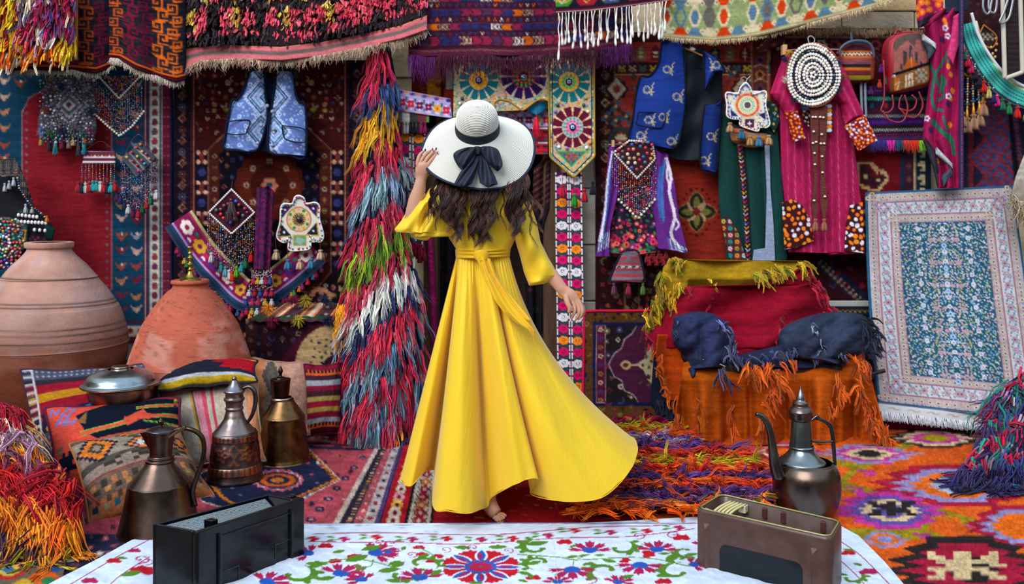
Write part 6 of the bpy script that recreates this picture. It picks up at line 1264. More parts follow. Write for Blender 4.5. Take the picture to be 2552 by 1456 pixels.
g = np.random.default_rng(2); us = g.uniform(2522, 2600, 300); fringe('wool', us, np.interp(us, [2520, 2540, 2600], [490, 515, 530])+g.uniform(-14, 8, 300), 5.1, 40, YARN(), t, jit(H(['b09a7a', '8a7050', 'c8bca8'])[g.integers(0, 3, 300)], g), g, 1.3, .4, .5)
# ================ pale carpet leaning against the wall
t = thing('pale_carpet', 'pale blue and cream silk carpet with a teal edge leaning against the wall', 'carpet', px(2380, 1055, 5.2))
Wc, Hc = 380., 560.
c = Cv(0, 0, Wc, Hc, 2.1, 'b5a8ac'); g = np.random.default_rng(6)
c.frame(0, 0, Wc, Hc, 5, '2a5a80'); c.frame(5, 5, Wc-5, Hc-5, 22, 'b4aab0'); c.frame(27, 27, Wc-27, Hc-27, 3, 'a0707c'); c.frame(30, 30, Wc-30, Hc-30, 30, 'c0c2ca'); c.frame(60, 60, Wc-60, Hc-60, 3, 'a0707c'); c.frame(63, 63, Wc-63, Hc-63, 18, 'b4a8ae'); c.frame(81, 81, Wc-81, Hc-81, 2, '9a7080')
c.rect(83, 83, Wc-83, Hc-83, '24566e')
def bord(m, w, d, fn):
    for y in np.arange(m, Hc-m, d):
        for x in (m+w/2, Wc-m-w/2): fn(x, y)
    for x in np.arange(m, Wc-m, d):
        for y in (m+w/2, Hc-m-w/2): fn(x, y)
def f1(x, y): c.disc(x, y, 7, 'b8a88c'); c.disc(x, y, 5, 'c8bcc0'); c.disc(x, y, 2.4, '7a4a50'); c.disc(x, y+9, 2, '7080b8'); c.disc(x+7, y+9, 1.8, 'b07088')
def f2(x, y): c.flower(x, y, 9, 'a890a4', 'c8c4cc', 6); c.disc(x, y, 2, '8a3a50'); c.leaf(x+4, y+6, 10, 2.4, 1, '5a8a9a'); c.leaf(x-4, y-6, 10, 2.4, -2, '5a8ab0'); c.disc(x+9, y-8, 2.2, 'b0607a'); c.disc(x-9, y+8, 2.2, '5a78b0'); c.leaf(x-8, y-2, 8, 2, 2, '9a9a70')
bord(5, 22, 19, f1); bord(30, 30, 26, f2); bord(63, 18, 17, f1)
for (x, y) in spots(85, 85, 192, Hc-85, 5.2, 9, 9):
    q = g.random(); cl = ['b4c4d8', 'c0a0b4', 'a0a078', '88aac8', 'c8c4cc', 'a8b494', '7a9cc0'][g.integers(0, 7)]
    if q < .55: c.disc(x, y, g.uniform(1.7, 3), cl, n=7)
    else: c.leaf(x, y, g.uniform(6, 10), 1.7, g.uniform(0, 6.3), cl)
for y in np.arange(100, Hc-85, 57):
    for dy in (0, 24): 
        for x in (128, 190): c.flower(x, y+dy, 6.5, 'c4ccdc', 'a8889c', 7)
    c.disc(158, y+28, 8, 'b894a8', 5); c.disc(178, y+28, 6, 'b894a8', 4)
    for k in range(6): c.disc(166-2*math.sin(k), y+k*8, 2.6, 'c0a0b4'); c.leaf(160, y+k*8, 7, 1.5, 2.4, 'a8a878')
    c.dia(190, y+42, 8, 11, '7aa4d0'); c.flower(190, y+42, 6, 'a8c4e4', '3a6a98', 6)
c.mirror(Wc/2); c.grain(.08, 4, .2, .2, .05)
TL, TR, BL, BR = np.array([2158, 480.]), np.array([2524, 462.]), np.array([2190, 1004.]), np.array([2606, 1052.])
def posc(u, v, s, tt):
    w = (TL*(1-s[..., None])+TR*s[..., None])*(1-tt[..., None])+(BL*(1-s[..., None])+BR*s[..., None])*tt[..., None]
    w[..., 0] -= 8*np.sin(tt*math.pi)*(1-s); d = 5.42-.40*tt-.12*s*tt-.02*np.sin(s*math.pi)-.012*np.sin(s*9+tt*2)+.05*np.exp(-((s-.02)/.035)**2)*(1-tt)
    return px(w[..., 0], w[..., 1], d)
V, f, cc = sheetg(c.nx, c.ny, lambda s, tt: (s*Wc, tt*Hc), c, posc, (0, .014, 0)); mk('pile', V, f, WOOL(), t, cc)
c2 = Cv(0, 0, Wc, 30, 2, 'c4c6cc'); c2.rect(0, 0, Wc, 4, '1d4a60')
for u in np.arange(20, Wc, 44): c2.line([(u, 16), (u+10, 12), (u+20, 18), (u+30, 14)], 3, 'a89878'); c2.disc(u+15, 15, 3, 'a05a60')
posb = lambda s, tt: np.stack([2190+(2612-2190)*s, 1004+(48*s)+tt*22], -1)
def pb(u, v, s, tt): w = posb(s, tt); return px(w[..., 0], w[..., 1], 5.01-.12*s-.02*tt)
V, f, cc = sheetg(200, 8, lambda s, tt: (s*Wc, tt*30), c2, pb, (0, .012, 0)); mk('end_band', V, f, KILIM(), t, cc)
g = np.random.default_rng(8); s = np.sort(np.concatenate([np.clip(g.normal(q, .0022, 9), 0, 1) for q in np.linspace(.005, .995, 90)])); w = posb(s, 1.0); n = len(s)
V, f, cc = strandg(px(w[:, 0], w[:, 1]-2, 4.985-.12*s), np.stack([g.normal(.03, .07, n), -np.abs(g.normal(.5, .1, n)), -np.ones(n)], -1), 19*5.2/F*g.uniform(.8, 1.1, n), 1.1*5.2/F, jit(np.tile(hx('c4c6d0'), (n, 1)), g, .08), .15, .12, 5, 3, 4); mk('fringe', V, f, YARN(), t, cc, stuff=True)
x0, x1 = px(2196, 1060, 5.1)[0], px(2680, 1090, 4.95)[0]
tag(tube('rolled_rug', [(x0, 5.10, .05), ((x0+x1)/2, 5.02, .05), (x1, 4.95, .05)], .05, WOOL(), None, '5a0c2c', 16, 20), 'rolled dark crimson rug lying on the floor under the pale carpet', 'rug')
# white edged folded rug behind the chair
c = Cv(2060, 750, 2180, 1000, 2.4, '1d1a2c'); c.rect(2060, 750, 2180, 764, 'b4b8b4'); c.rect(2060, 768, 2180, 782, '2a2a30')
for u in np.arange(2066, 2180, 12): c.line([(u, 772), (u+6, 778), (u+10, 772)], 2, 'a08a50')
persian(c, 2062, 786, 2178, 995, 20, 8, ['7a1d28', '2a3050', '8a6a50'], '15101c', 3); tag(hung('white_edged_rug', c, 5.48, WOOL()), 'folded dark rug with a white top edge standing behind the draped armchair', 'rug')
# ================ red edged prayer rug standing by the wall
t = thing('prayer_rug', 'plum prayer rug with a bright red bound edge leaning below the stone pillar', 'rug', px(1545, 1060, 5.3))
c = Cv(1450, 772, 1700, 1050, 1.9, '5a3a1c'); dk = '1a1220'
c.rect(1450, 772, 1700, 806, '5a3a1c'); persian(c, 1462, 778, 1700, 802, 15, 6, ['1d1a24', '6a2a2a', '1d2a5a', '8a6a34'], dk, 3); c.rect(1450, 772, 1476, 1050, '5a3a1c'); persian(c, 1456, 800, 1474, 1020, 15, 6, ['1d1a24', '6a2a2a', '1d2a5a', '8a6a34'], dk, 4)
c.frame(1478, 804, 1900, 1012, 8, '1a1c48'); c.rect(1486, 812, 1508, 1004, '5a1430'); c.frame(1485, 811, 1509, 1005, 1.6, 'a08a90')
for v in np.arange(822, 1004, 22): c.flower(1497, v, 7, ['b8a088', '2a3a6a', '8a6a4a'][int(v) % 3], '6a1428', 5)
c.rect(1510, 812, 1700, 1004, '231c20'); persian(c, 1512, 814, 1590, 1002, 22, 9, ['c0a898', '7a2440', '6a5a40', '3a3a6a'], dk, 5)
c.poly([(1586, 812), (1575, 830), (1555, 845), (1548, 868), (1530, 880), (1515, 908), (1530, 940), (1548, 950), (1555, 975), (1578, 985), (1590, 1004), (1700, 1004), (1700, 812)], 'b09aa0')
c.poly([(1588, 812), (1577, 832), (1557, 847), (1550, 870), (1532, 882), (1518, 908), (1532, 938), (1550, 948), (1557, 973), (1580, 983), (1592, 1004), (1700, 1004), (1700, 812)], '4a1e3a')
c.leaf(1545, 910, 30, 12, 0, 'b8a07a'); c.leaf(1550, 910, 18, 6, 0, '5a2a24'); c.rect(1570, 908, 1590, 912, 'b8a07a')
c.poly([(1585, 908), (1605, 895), (1615, 870), (1635, 850), (1660, 840), (1660, 980), (1635, 968), (1615, 948), (1605, 925)], 'b8a888'); persian(c, 1595, 865, 1660, 960, 16, 6, ['5a1a2a', '3a2a2a', '6a5a3a'], '2a1420', 8)
c.rect(1450, 1012, 1700, 1050, '5a3a1c'); persian(c, 1452, 1014, 1700, 1046, 15, 6, ['1d1a24', '6a2a2a', '8a6a34'], dk, 9); c.grain(.2, 5, .04, .3)
PP = [(1463, 778), (1700, 774), (1700, 1048), (1452, 1048), (1454, 900), (1456, 790)]
panel('pile', PP, c, 5.36, WOOL(), t, dep=lambda u, v, s, tt: -.08*tt, step=2, vec=(0, .02, 0))
tube('bound_edge', np.concatenate([px([1452, 1454, 1456, 1458, 1466], [1046, 900, 800, 784, 776], [5.28, 5.32, 5.36, 5.36, 5.36]), px([1560, 1700], [775, 773], [5.36, 5.36])]), 3.6*5.3/F, COTTON(), t, 'b8143c', 8, 70)
# ================ rugs on the floor
def FL(z=0., amp=0, seed=0):
    return lambda u, v, s, t: F*(CH-z-amp*(fbm(u*.012, v*.03, seed)-.5))/(v-HY)
PK, NV, CRM = 'a84452', '1f2440', 'c8b4a8'
def floor_rug(name, lab, P, c, z, m=None, step=2.8, amp=.0, th=.006): 
    return tag(panel(name, P, c, FL(z, amp), m or WOOL(), None, step=step, vec=(0, 0, -th)), lab, 'rug')
# navy and pink medallion carpet
c = Cv(-80, 1000, 1110, 1470, 2.3, PK); dk = '1a1c34'
persian(c, -80, 1010, 1110, 1470, 34, 9, [NV, CRM, 'c8622a', NV, '7a2438'], dk, 4)
for (y, q) in ((1078, NV), (1092, 'c08a8a'), (1100, '3a2030'), (1110, NV)): c.poly([(740, y), (1040, y+14), (1040, y+21), (740, y+6)], q)
for u in np.arange(760, 1020, 18): c.star(u, 1089+(u-760)*.05, 6, ['c8622a', CRM, 'b05060'][int(u) % 3], 6, .6, sy=.5)
c.poly([(480, 1190), (600, 1128), (770, 1116), (850, 1196), (745, 1250), (610, 1285), (500, 1250)], CRM); c.poly([(484, 1190), (602, 1131), (767, 1119), (844, 1196), (742, 1246), (610, 1280), (502, 1248)], NV)
for a, b in (((770, 1126), (834, 1194)), ((834, 1196), (742, 1238)), ((742, 1238), (610, 1272)), ((520, 1195), (560, 1240)), ((560, 1240), (610, 1272))):
    for f in np.linspace(0, 1, 13): x = a[0]+(b[0]-a[0])*f; y = a[1]+(b[1]-a[1])*f; c.poly([(x-9, y-3), (x+6, y), (x-9, y+3)] if a[0] < 700 else [(x+7, y-3), (x-7, y), (x+7, y+3)], 'd0701c')
for (x, y) in spots(530, 1145, 800, 1240, 26, 3):
    if abs(x-692) > 70 or abs(y-1196) > 26: c.star(x, y, 7, [PK, CRM, '5a6a8a', PK][int(x) % 4], 6, .6, sy=.5)
for k in range(18): c.disc(692+58*math.cos(k*.349), 1197+24*math.sin(k*.349), 8, 'c05a68', 4)
for k in range(18): c.disc(692+56*math.cos(k*.349+.17), 1197+23*math.sin(k*.349+.17), 3, 'd0c0bc', 2)
c.disc(692, 1197, 46, 'c8581c', 17); c.disc(692, 1197, 30, NV, 11); c.disc(692, 1197, 18, 'c8702a', 6); c.poly([(790, 1150), (800, 1154), (790, 1158)], 'd0ccd0')
c.poly([(800, 1240), (880, 1180), (920, 1100), (945, 1100), (905, 1190), (790, 1310), (740, 1310)], 'b04a58')
for k in range(8): f = k/7; x = 925-f*150; y = 1115+f*180; c.star(x, y, 15-5*(1-f), NV, 8, .75, sy=.5); c.star(x, y, 8-2*(1-f), 'b87a80', 6, .5, sy=.5)
def dband(x0, x1, q, y0=1085, y1=1330): # diagonal stripe of the border: x at y0 and y1
    c.poly([(x0[0], y0), (x1[0], y0), (x1[1], y1), (x0[1], y1)], q)
for a, b, q in (((952, 815), (962, 832), CRM), ((962, 832), (968, 842), '2a2434'), ((968, 842), (976, 868), '2a2434'), ((976, 868), (990, 893), 'a84a54'), ((990, 893), (1004, 925), 'b0a4a4'), ((1004, 925), (1010, 940), '4a3a68'), ((1010, 940), (1110, 1110), '5a1420')): dband(a, b, q)
for k in range(40):
    f = k/39; y = 1085+245*f; xs = lambda a: a[0]+(a[1]-a[0])*f; w = 3+7*f
    c.rect(xs((970, 848)), y, xs((970, 848))+w*1.4, y+2.6, ['c8702a', 'c8b8a8'][k % 2]); 
    if k % 3 == 0: c.star(xs((983, 881)), y, w, 'c8a4a4', 4, .5, sy=.6); c.star(xs((997, 909)), y, w*1.1, ['2a3048', '8a2430'][k % 2], 6, .6, sy=.6)
c.poly([(-80, 1330), (400, 1330), (330, 1400), (100, 1470), (-80, 1470)], '242640'); persian(c, -80, 1335, 380, 1440, 22, 8, [PK, CRM, 'c0622a', PK, '6a7090'], dk, 14)
c.poly([(120, 1395), (260, 1375), (250, 1388), (110, 1412)], CRM)
c.grain(.25, 4, .05, .15, .08)
floor_rug('medallion_floor_carpet', 'navy and rose floor carpet with an orange star medallion under the copper ewers', [(-80, 1005), (1003, 1080), (1010, 1092), (940, 1328), (930, 1345), (760, 1360), (100, 1470), (-80, 1470)], c, .008)
# red carpet under the woman
c = Cv(900, 1075, 1640, 1345, 2.3, '8c1420'); g = np.random.default_rng(3)
for k in range(200): x, y = g.uniform(1090, 1640), g.uniform(1090, 1340); c.line([(x, y), (x+g.uniform(12, 40), y+g.uniform(-5, 5))], 1.6, ['b08a70', 'a03a2a', '6a1020', 'b09a4a'][g.integers(0, 4)])
def band(xa, xb, q): c.poly([(xa[0], 1085), (xb[0], 1085), (xb[1], 1330), (xa[1], 1330)], q)
for a, b, q in (((1000, 925), (1014, 940), '3a3068'), ((1014, 940), (1055, 1002), 'a01824'), ((1055, 1002), (1062, 1010), '16161c'), ((1062, 1010), (1100, 1068), 'b9aca0'), ((1100, 1068), (1106, 1075), '16161c')): band(a, b, q)
for k in range(14):
    f = ((k+.5)/14)**1.2; y = 1085+245*f; w = 8+14*f
    x = 1034+(971-1034)*f; c.flower(x, y, w*.9, ['c8b8a8', 'c88a9a', 'd0a84a', 'c8b8a8'][k % 4], '5a1428', 6); x = 1081+(1039-1081)*f; c.flower(x, y, w*.8, ['8a1c2c', 'b0602a', '8a1c2c'][k % 3], 'b9aca0', 5); c.line([(x-w, y-w*.4), (x-w*.7, y), (x-w, y+w*.4)], 2, '16161c'); c.line([(x+w, y-w*.4), (x+w*.7, y), (x+w, y+w*.4)], 2, '16161c')
c.poly([(1225, 1292), (1262, 1288), (1262, 1330), (1228, 1330)], '4a1a50'); c.rect(1238, 1296, 1256, 1312, 'a8762a'); c.grain(.22, 6, .05, .2, .08)
floor_rug('red_floor_carpet', 'red floor carpet with a white flowered band under the bare foot', [(1012, 1080), (1560, 1080), (1640, 1330), (925, 1342), (942, 1325)], c, .012)
# orange kilim
c = Cv(1480, 1050, 2760, 1475, 2.6, 'd45a1c')
def toothed(cx, cy, w, h, n, q, dp=.22, sk=0, lo=.28):
    t = np.linspace(0, 1, 2*n+1); e = lo+(1-lo)*(1-np.abs(2*t-1))**.8; r = w/2*e*(1-dp*(np.arange(2*n+1) % 2)); y = cy-h/2+h*t; x0 = cx+sk*(t-.5)
    c.poly(np.concatenate([np.stack([x0+r, y], -1), np.stack([x0-r, y+h*.02], -1)[::-1]]), q)
OLV, MAG, LIL, PUR, KRM, BLK, CRS, ORG = '94801c', 'b8348c', '8c84b4', '5c4a94', 'cdb488', '2a2324', 'a01c38', 'e0661a'
for pts, w in (([(1900, 1120), (2150, 1165), (2260, 1110), (2400, 1075)], 14), ([(2080, 1205), (2330, 1275), (2552, 1340), (2700, 1390)], 22), ([(2100, 1330), (2300, 1330), (2552, 1420)], 26), ([(2130, 1170), (2100, 1200)], 16), ([(2330, 1275), (2290, 1330)], 22), ([(1560, 1160), (1900, 1230)], 18)): c.line(pts, w, OLV)
for x, y, k in ((2130, 1222, 0), (2190, 1240, 1), (2250, 1256, 2), (2310, 1275, 0), (2370, 1295, 1), (2430, 1318, 2), (2200, 1150, 0), (2240, 1128, 1), (2160, 1180, 2), (2450, 1375, 1), (2380, 1350, 0), (2300, 1338, 2)):
    q = [MAG, ORG, MAG][k]; c.poly([(x-26, y-10), (x+20, y-6), (x+24, y+8), (x-6, y+6), (x-8, y), (x+8, y+1), (x+6, y-2), (x-24, y-4)], q)
def nest(cx, cy, w, h, cols, sk=0, n=4):
    for k, q in enumerate(cols[:4]): f = 1-k/min(4, len(cols))*.9; toothed(cx+sk*.02*k, cy, w*f*1.12, h*(1-k/min(4, len(cols))*.82), n, q, .30+.05*(k % 2), sk*f, .34)
nest(2330, 1092, 270, 46, [BLK, KRM, MAG, OLV, ORG], 30); nest(2165, 1131, 250, 46, [LIL, MAG, KRM, BLK], 30); nest(1950, 1125, 200, 44, [MAG, KRM, CRS, ORG], 20); nest(2375, 1210, 420, 104, [CRS, LIL, ORG, 'a8b0c8', ORG], 60, 5)
nest(2215, 1272, 290, 92, [MAG, PUR, KRM, PUR, KRM], 50, 5); c.stamp('bb..bb.bbb|.bbbbb.bb.|...bbbbb..|.bb.bbbbb.|bbb.bb..bb', 2222, 1268, 12, 7, {'b': BLK}); nest(2540, 1312, 270, 105, [CRS, LIL, ORG, ORG, LIL], 40, 5); nest(2420, 1420, 440, 170, [BLK, CRS, CRS, BLK, CRS], 60, 6)
c.stamp('w..ww..w.|ww.ww.ww.|.wwwwwww.|..www..ww|wwwwwww..|.w.ww.ww.|ww.ww..ww', 2410, 1410, 22, 10, {'w': KRM}); nest(2205, 1345, 120, 40, [LIL, ORG, LIL], 20, 4); nest(1760, 1190, 300, 70, [CRS, LIL, ORG], 40); nest(2640, 1180, 200, 80, [PUR, KRM, BLK], 30); nest(2680, 1090, 200, 44, [CRS, KRM, BLK], 30)
c.grain(.2, 7, .06, .12, .1)
floor_rug('orange_kilim', 'bright orange floor kilim with toothed pink, lilac and cream diamonds', [(1560, 1062), (2740, 1062), (2760, 1472), (1560, 1472)], c, .006, KILIM())
c = Cv(-80, 1385, 170, 1475, 2.2, '6a5a4a'); 
for x, y, w, q in ((20, 1420, 120, 'b02a2a'), (20, 1420, 80, 'c8a84a'), (20, 1420, 40, '3a6a8a'), (110, 1440, 90, 'd8581c'), (120, 1448, 50, '2a7a4a'), (60, 1455, 60, 'c8a030'), (140, 1415, 50, '2a4a8a'), (-30, 1450, 70, '2a6a5a')): toothed(x, y, w, w*.4, 4, q)
c.grain(.2, 3); floor_rug('corner_kilim', 'scrap of yellow, orange and green kilim in the near corner beside the white cloth', [(-80, 1402), (60, 1392), (165, 1395), (150, 1475), (-80, 1475)], c, .016, KILIM())
# ================ white embroidered cloth
c = Cv(60, 1270, 2330, 1500, 1.5, 'c6d4ea', 1.2); SQ_ = .42; RD, MG, GN, BL = 'b01426', '9c1c4c', '4c7a24', '2050a8'
def T2(x, y, s, a=0): 
    ca, sa = math.cos(a), math.sin(a)
    return lambda p: np.stack([x+s*(p[:, 0]*ca-p[:, 1]*sa), y+s*SQ_*(p[:, 0]*sa+p[:, 1]*ca)], -1)
def tulip(x, y, s, a=0, q=MG, b=BL):
    c.T = T2(x, y, s, a)
    for r, l, w in ((-1.35, 1.05, .2), (-.68, 1.1, .22), (0, 1.15, .24), (.68, 1.1, .22), (1.35, 1.05, .2)):
        ux, uy = math.sin(r), -math.cos(r); nx, ny = -uy, ux
        c.poly([(ux*.22, uy*.22), (ux*.6+nx*w*.8, uy*.6+ny*w*.8), (ux*.95*l+nx*w, uy*.95*l+ny*w), (ux*.86*l+nx*w*.4, uy*.86*l+ny*w*.4), (ux*1.08*l, uy*1.08*l), (ux*.86*l-nx*w*.4, uy*.86*l-ny*w*.4), (ux*.95*l-nx*w, uy*.95*l-ny*w), (ux*.6-nx*w*.8, uy*.6-ny*w*.8)], q)
    if b: c.disc(0, -.08, .34, b, .3); c.poly([(-.4, -.2), (-.2, -.5), (0, -.3), (.2, -.5), (.4, -.2), (0, .25)], b)
    c.T = None
def scroll(x, y, s, a=0, f=1):
    c.T = T2(x, y, s, a); t = np.linspace(0, 4.2, 16); r = 1-.17*t
    P = np.stack([f*r*np.cos(t-1.2), r*np.sin(t-1.2)*1.0], -1); w = np.interp(t, [0, 1, 3, 4.2], [.05, .36, .26, .1])
    for k in range(15): c.line(P[k:k+2], w[k], GN)
    for k in (1, 3, 5, 7): c.leaf(P[k, 0], P[k, 1], .5, .16, math.atan2(P[k, 1], P[k, 0])+f*.7, GN)
    c.disc(P[-1, 0], P[-1, 1], .16, GN); c.T = None
def bud(x, y, s, a=0, q=RD): c.T = T2(x, y, s, a); c.leaf(0, 0, .9, .35, -1.9, q); c.leaf(0, 0, .9, .35, -1.25, q); c.leaf(0, 0, .8, .35, -2.6, q); c.leaf(0, 0, .7, .3, -.5, q); c.T = None
def gleaf(x, y, s, a): c.T = T2(x, y, s); c.leaf(0, 0, 1, .24, a, GN); c.T = None
def curl(x, y, s, f=1): c.T = T2(x, y, s); t = np.linspace(0, 8, 22); c.line(np.stack([f*(t*.11)*np.cos(t), t*.11*np.sin(t)], -1), .13, MG); c.T = None
for pts in ([(780, 1331), (860, 1329), (960, 1328), (1130, 1333), (1250, 1332), (1400, 1320), (1500, 1313), (1620, 1311), (1730, 1303)], [(770, 1350), (900, 1352), (1000, 1351), (1150, 1357), (1300, 1348), (1400, 1341), (1560, 1338), (1640, 1330), (1730, 1318)], [(372, 1345), (280, 1395), (170, 1460)], [(372, 1388), (300, 1435), (262, 1470)], [(2096, 1350), (2150, 1390), (2230, 1470)], [(2096, 1398), (2140, 1440), (2165, 1470)]): c.line(smoothpath(pts, 40), 1.9, MG)
for k, (x, y) in enumerate(((780, 1343), (857, 1344), (938, 1339), (1027, 1344), (1113, 1343), (1200, 1345), (1278, 1342), (1366, 1335), (1433, 1323), (1522, 1327), (1612, 1324), (1692, 1316))):
    q = [RD, MG][k % 2]
    for a in (-2.6, -1.3, .1, 1.6): c.T = T2(x, y, 20); c.leaf(0, 0, .85, .34, a, q); c.T = None
    gleaf(x-22, y+1, 22, 2.8); gleaf(x-22, y-3, 24, 3.6); c.line([(x-34, y+2), (x-12, y+1)], 1.2, GN)
def medal(x, y, R):
    c.T = T2(x, y, R); t = np.linspace(0, 6.2832, 161)[:-1]; r = .86+.12*np.abs(np.sin(t*4))+.03*np.sin(t*40); c.poly(np.stack([r*np.cos(t), r*np.sin(t)], -1), RD)
    for k in range(8):
        a = k*math.pi/4+.02; c.leaf(.25*math.cos(a), .25*math.sin(a), .78, .17, a, 'c6d4ea'); c.leaf(.3*math.cos(a), .3*math.sin(a), .68, .105, a, BL); c.leaf(.36*math.cos(a-.05), .36*math.sin(a-.05), .5, .055, a-.06, MG)
    r = .36+.05*np.abs(np.sin(t*4)); c.poly(np.stack([r*np.cos(t), r*np.sin(t)], -1), BL); r = .29+.04*np.sin(t*8); c.poly(np.stack([r*np.cos(t), r*np.sin(t)], -1), MG); c.flower(0, 0, .16, RD, BL, 6); c.T = None
medal(1198, 1413, 101)
for x, y, s, a, f in ((735, 1432, 60, 0, 1), (1000, 1432, 50, .3, 1), (1050, 1405, 48, 2.6, -1), (1340, 1365, 50, .4, -1), (1345, 1402, 46, 3.1, 1), (1545, 1366, 46, 0, 1), (1510, 1422, 54, 3.0, 1), (1690, 1425, 56, .5, -1), (1710, 1375, 40, 2, 1), (820, 1410, 0.1, 0, 1), (2120, 1440, 40, 0, 1)): scroll(x, y, s, a, f)
for x, y, s, a in ((930, 1379, 58, 1.2), (845, 1432, 58, .6), (772, 1380, 48, -1.2), (1048, 1442, 56, -.2), (965, 1375, 30, 2.2), (1470, 1374, 52, 0), (1637, 1372, 50, .1), (1425, 1417, 56, 3.1), (1595, 1406, 56, 3.2), (1725, 1408, 40, 1.2), (1000, 1362, .1, 0), (660, 1452, 60, 1.0), (905, 1446, 44, -.8), (1540, 1452, 40, .4), (1390, 1452, 36, 0), (1760, 1360, 40, .3), (450, 1440, 60, 0)): tulip(x, y, s, a)
for x, y, s, a, q in ((812, 1365, 30, 0, RD), (884, 1392, 32, .3, RD), (838, 1402, 26, -.4, RD), (1045, 1368, 24, 0, RD), (1050, 1385, 24, .4, RD), (1088, 1388, 22, 1, RD), (1072, 1402, 18, 0, RD), (1408, 1355, 30, 0, RD), (1700, 1345, 34, 0, RD), (1605, 1382, 34, 1.5, RD), (1550, 1396, 26, 2, RD), (1330, 1444, 30, 0, RD), (1655, 1454, 34, 0, RD), (352, 1428, 50, .4, RD), (336, 1376, 26, 0, MG), (285, 1402, 30, 0, RD), (225, 1452, 34, 0, MG), (2115, 1382, 30, 0, RD), (2165, 1430, 36, 0, MG)): bud(x, y, s, a, q)
for x, y, s, a in ((860, 1400, 70, -.6), (900, 1372, 60, -.5), (915, 1412, 40, 2.4), (890, 1405, 36, 1.4), (940, 1425, 60, -.3), (975, 1415, 50, -.8), (320, 1392, 30, 3.3), (300, 1436, 60, -.5), (1130, 1364, 46, .1), (1215, 1364, 50, -.05), (1310, 1358, 60, -.3), (1420, 1365, 24, -.8), (1410, 1390, 34, -.3), (1440, 1388, 30, -.5), (1480, 1384, 28, 0), (1500, 1395, 40, .4), (1660, 1400, 60, -1), (1640, 1380, 30, 0), (1010, 1362, 26, 1.9), (1040, 1392, 40, -.7), (1320, 1430, 30, 1.4), (1290, 1444, 30, .6), (2130, 1372, 30, -2.9), (2150, 1410, 28, -2.6), (2090, 1430, 26, .4), (760, 1405, 60, 0), (1100, 1420, 44, 2.2), (1310, 1408, 44, -.5), (1290, 1425, 40, .5), (1480, 1402, 36, 2.6), (1560, 1384, 30, -.9), (1580, 1432, 40, 2.4), (1740, 1380, 40, 2.8), (960, 1446, 50, .2), (790, 1446, 50, -.4), (1165, 1452, 40, .1), (1460, 1432, 40, .9), (1640, 1430, 36, .7), (860, 1372, 36, 2.7), (1000, 1398, 40, 2.5)): gleaf(x, y, s, a)
for pts in ([(1290, 1382), (1400, 1390), (1440, 1396), (1600, 1390), (1720, 1412)], [(770, 1412), (850, 1395), (920, 1398), (1000, 1420)], [(1040, 1362), (1080, 1385), (1085, 1405)], [(930, 1395), (925, 1410), (905, 1416)], [(1470, 1382), (1440, 1392)], [(1430, 1395), (1428, 1412)]): c.line(smoothpath(pts, 24), 2.2, GN)
for x, y, s, f in ((945, 1352, 22, 1), (975, 1354, 20, -1), (1025, 1382, 22, 1), (1110, 1370, 20, 1), (1180, 1365, 22, -1), (1265, 1372, 20, 1), (1590, 1335, 24, 1), (1680, 1332, 24, -1), (1470, 1445, 26, 1), (1545, 1448, 26, -1), (350, 1394, 30, 1), (365, 1400, 24, 1), (890, 1418, 24, 1)): curl(x, y, s, f)
for x0, y0, x1, y1 in ((1030, 1310, 985, 1500), (1375, 1300, 1395, 1500)): c.line([(x0, y0), (x1, y1)], 1.2, 'b4bac8')
c.grain(.05, 4, .1, .4, .025)
WP = [(95, 1470), (150, 1440), (240, 1395), (330, 1345), (420, 1330), (765, 1305), (880, 1307), (1000, 1316), (1110, 1311), (1260, 1312), (1300, 1307), (1500, 1302), (1735, 1288), (1960, 1300), (2090, 1308), (2140, 1335), (2205, 1400), (2290, 1500), (60, 1500)]
o = panel('embroidered_cloth', WP, c, FL(.03, .03, 5), COTTON(), None, step=1.75, vec=(0, 0, -.006)); tag(o, 'white cotton cloth embroidered with red, magenta and green flowers spread in front', 'cloth')
# ================ clay jars
CLAY = lambda: mat('clay', .9, .55, 70, dist=.004, spec=.15, vary=.18, vscale=5)
def jar(name, lab, cu, Y, prof, colf, seg=72):
    t = thing(name, lab, 'jar', (px(cu, 900, Y)[0], Y, 0)); p = np.array(prof, float); r = p[:, 1]*Y/F; z = CH-(p[:, 0]-HY)*Y/F
    q = smoothpath(np.stack([r, z], -1), 240); V, f = latheg(q, seg); th = np.arctan2(V[:, 1], V[:, 0]); zz = V[:, 2].copy()
    c = colf(th, HY+(CH-zz)*F/Y); V[:, :2] *= (1+.012*(fbm(th*2+3, zz*6, 3)-.5))[:, None]; V[:, 0] += t.location.x; V[:, 1] += Y
    mk('body', V, f, CLAY(), t, c); return t, r, z
def cA(th, v):
    c = np.ones((len(v), 3))*hx('ac8274'); n = fbm(th*2.2+5, v*.02, 4); n2 = fbm(th*5+5, v*.08, 9)
    k = np.clip((v-790)/110+(n-.5)*1.6, 0, 1)[:, None]; c = c*(1-k)+hx('78402c')*k; w = np.clip((n-.5)*4, 0, 1)[:, None]*(v < 860)[:, None]; c = c*(1-.45*w)+hx('b09aa0')*.45*w
    for vv in (690, 745, 753, 803, 816, 834): c *= (1-.45*np.exp(-((v-vv-3*np.sin(th+1))/1.8)**2))[:, None]
    return c*(1+.14*(n2-.5))[:, None]
jar('clay_jar', 'largest round terracotta jar with turned ridges, standing in the corner', 123, 4.95, [(604, 40), (603, 52), (606, 56), (616, 55), (622, 50), (640, 64), (662, 86), (688, 106), (691, 110), (695, 110), (720, 130), (750, 150), (762, 157), (766, 160), (790, 169), (830, 180), (852, 182), (856, 184), (860, 182), (900, 177), (950, 158), (1010, 125), (1060, 98), (1087, 85), (1089, 2)], cA)
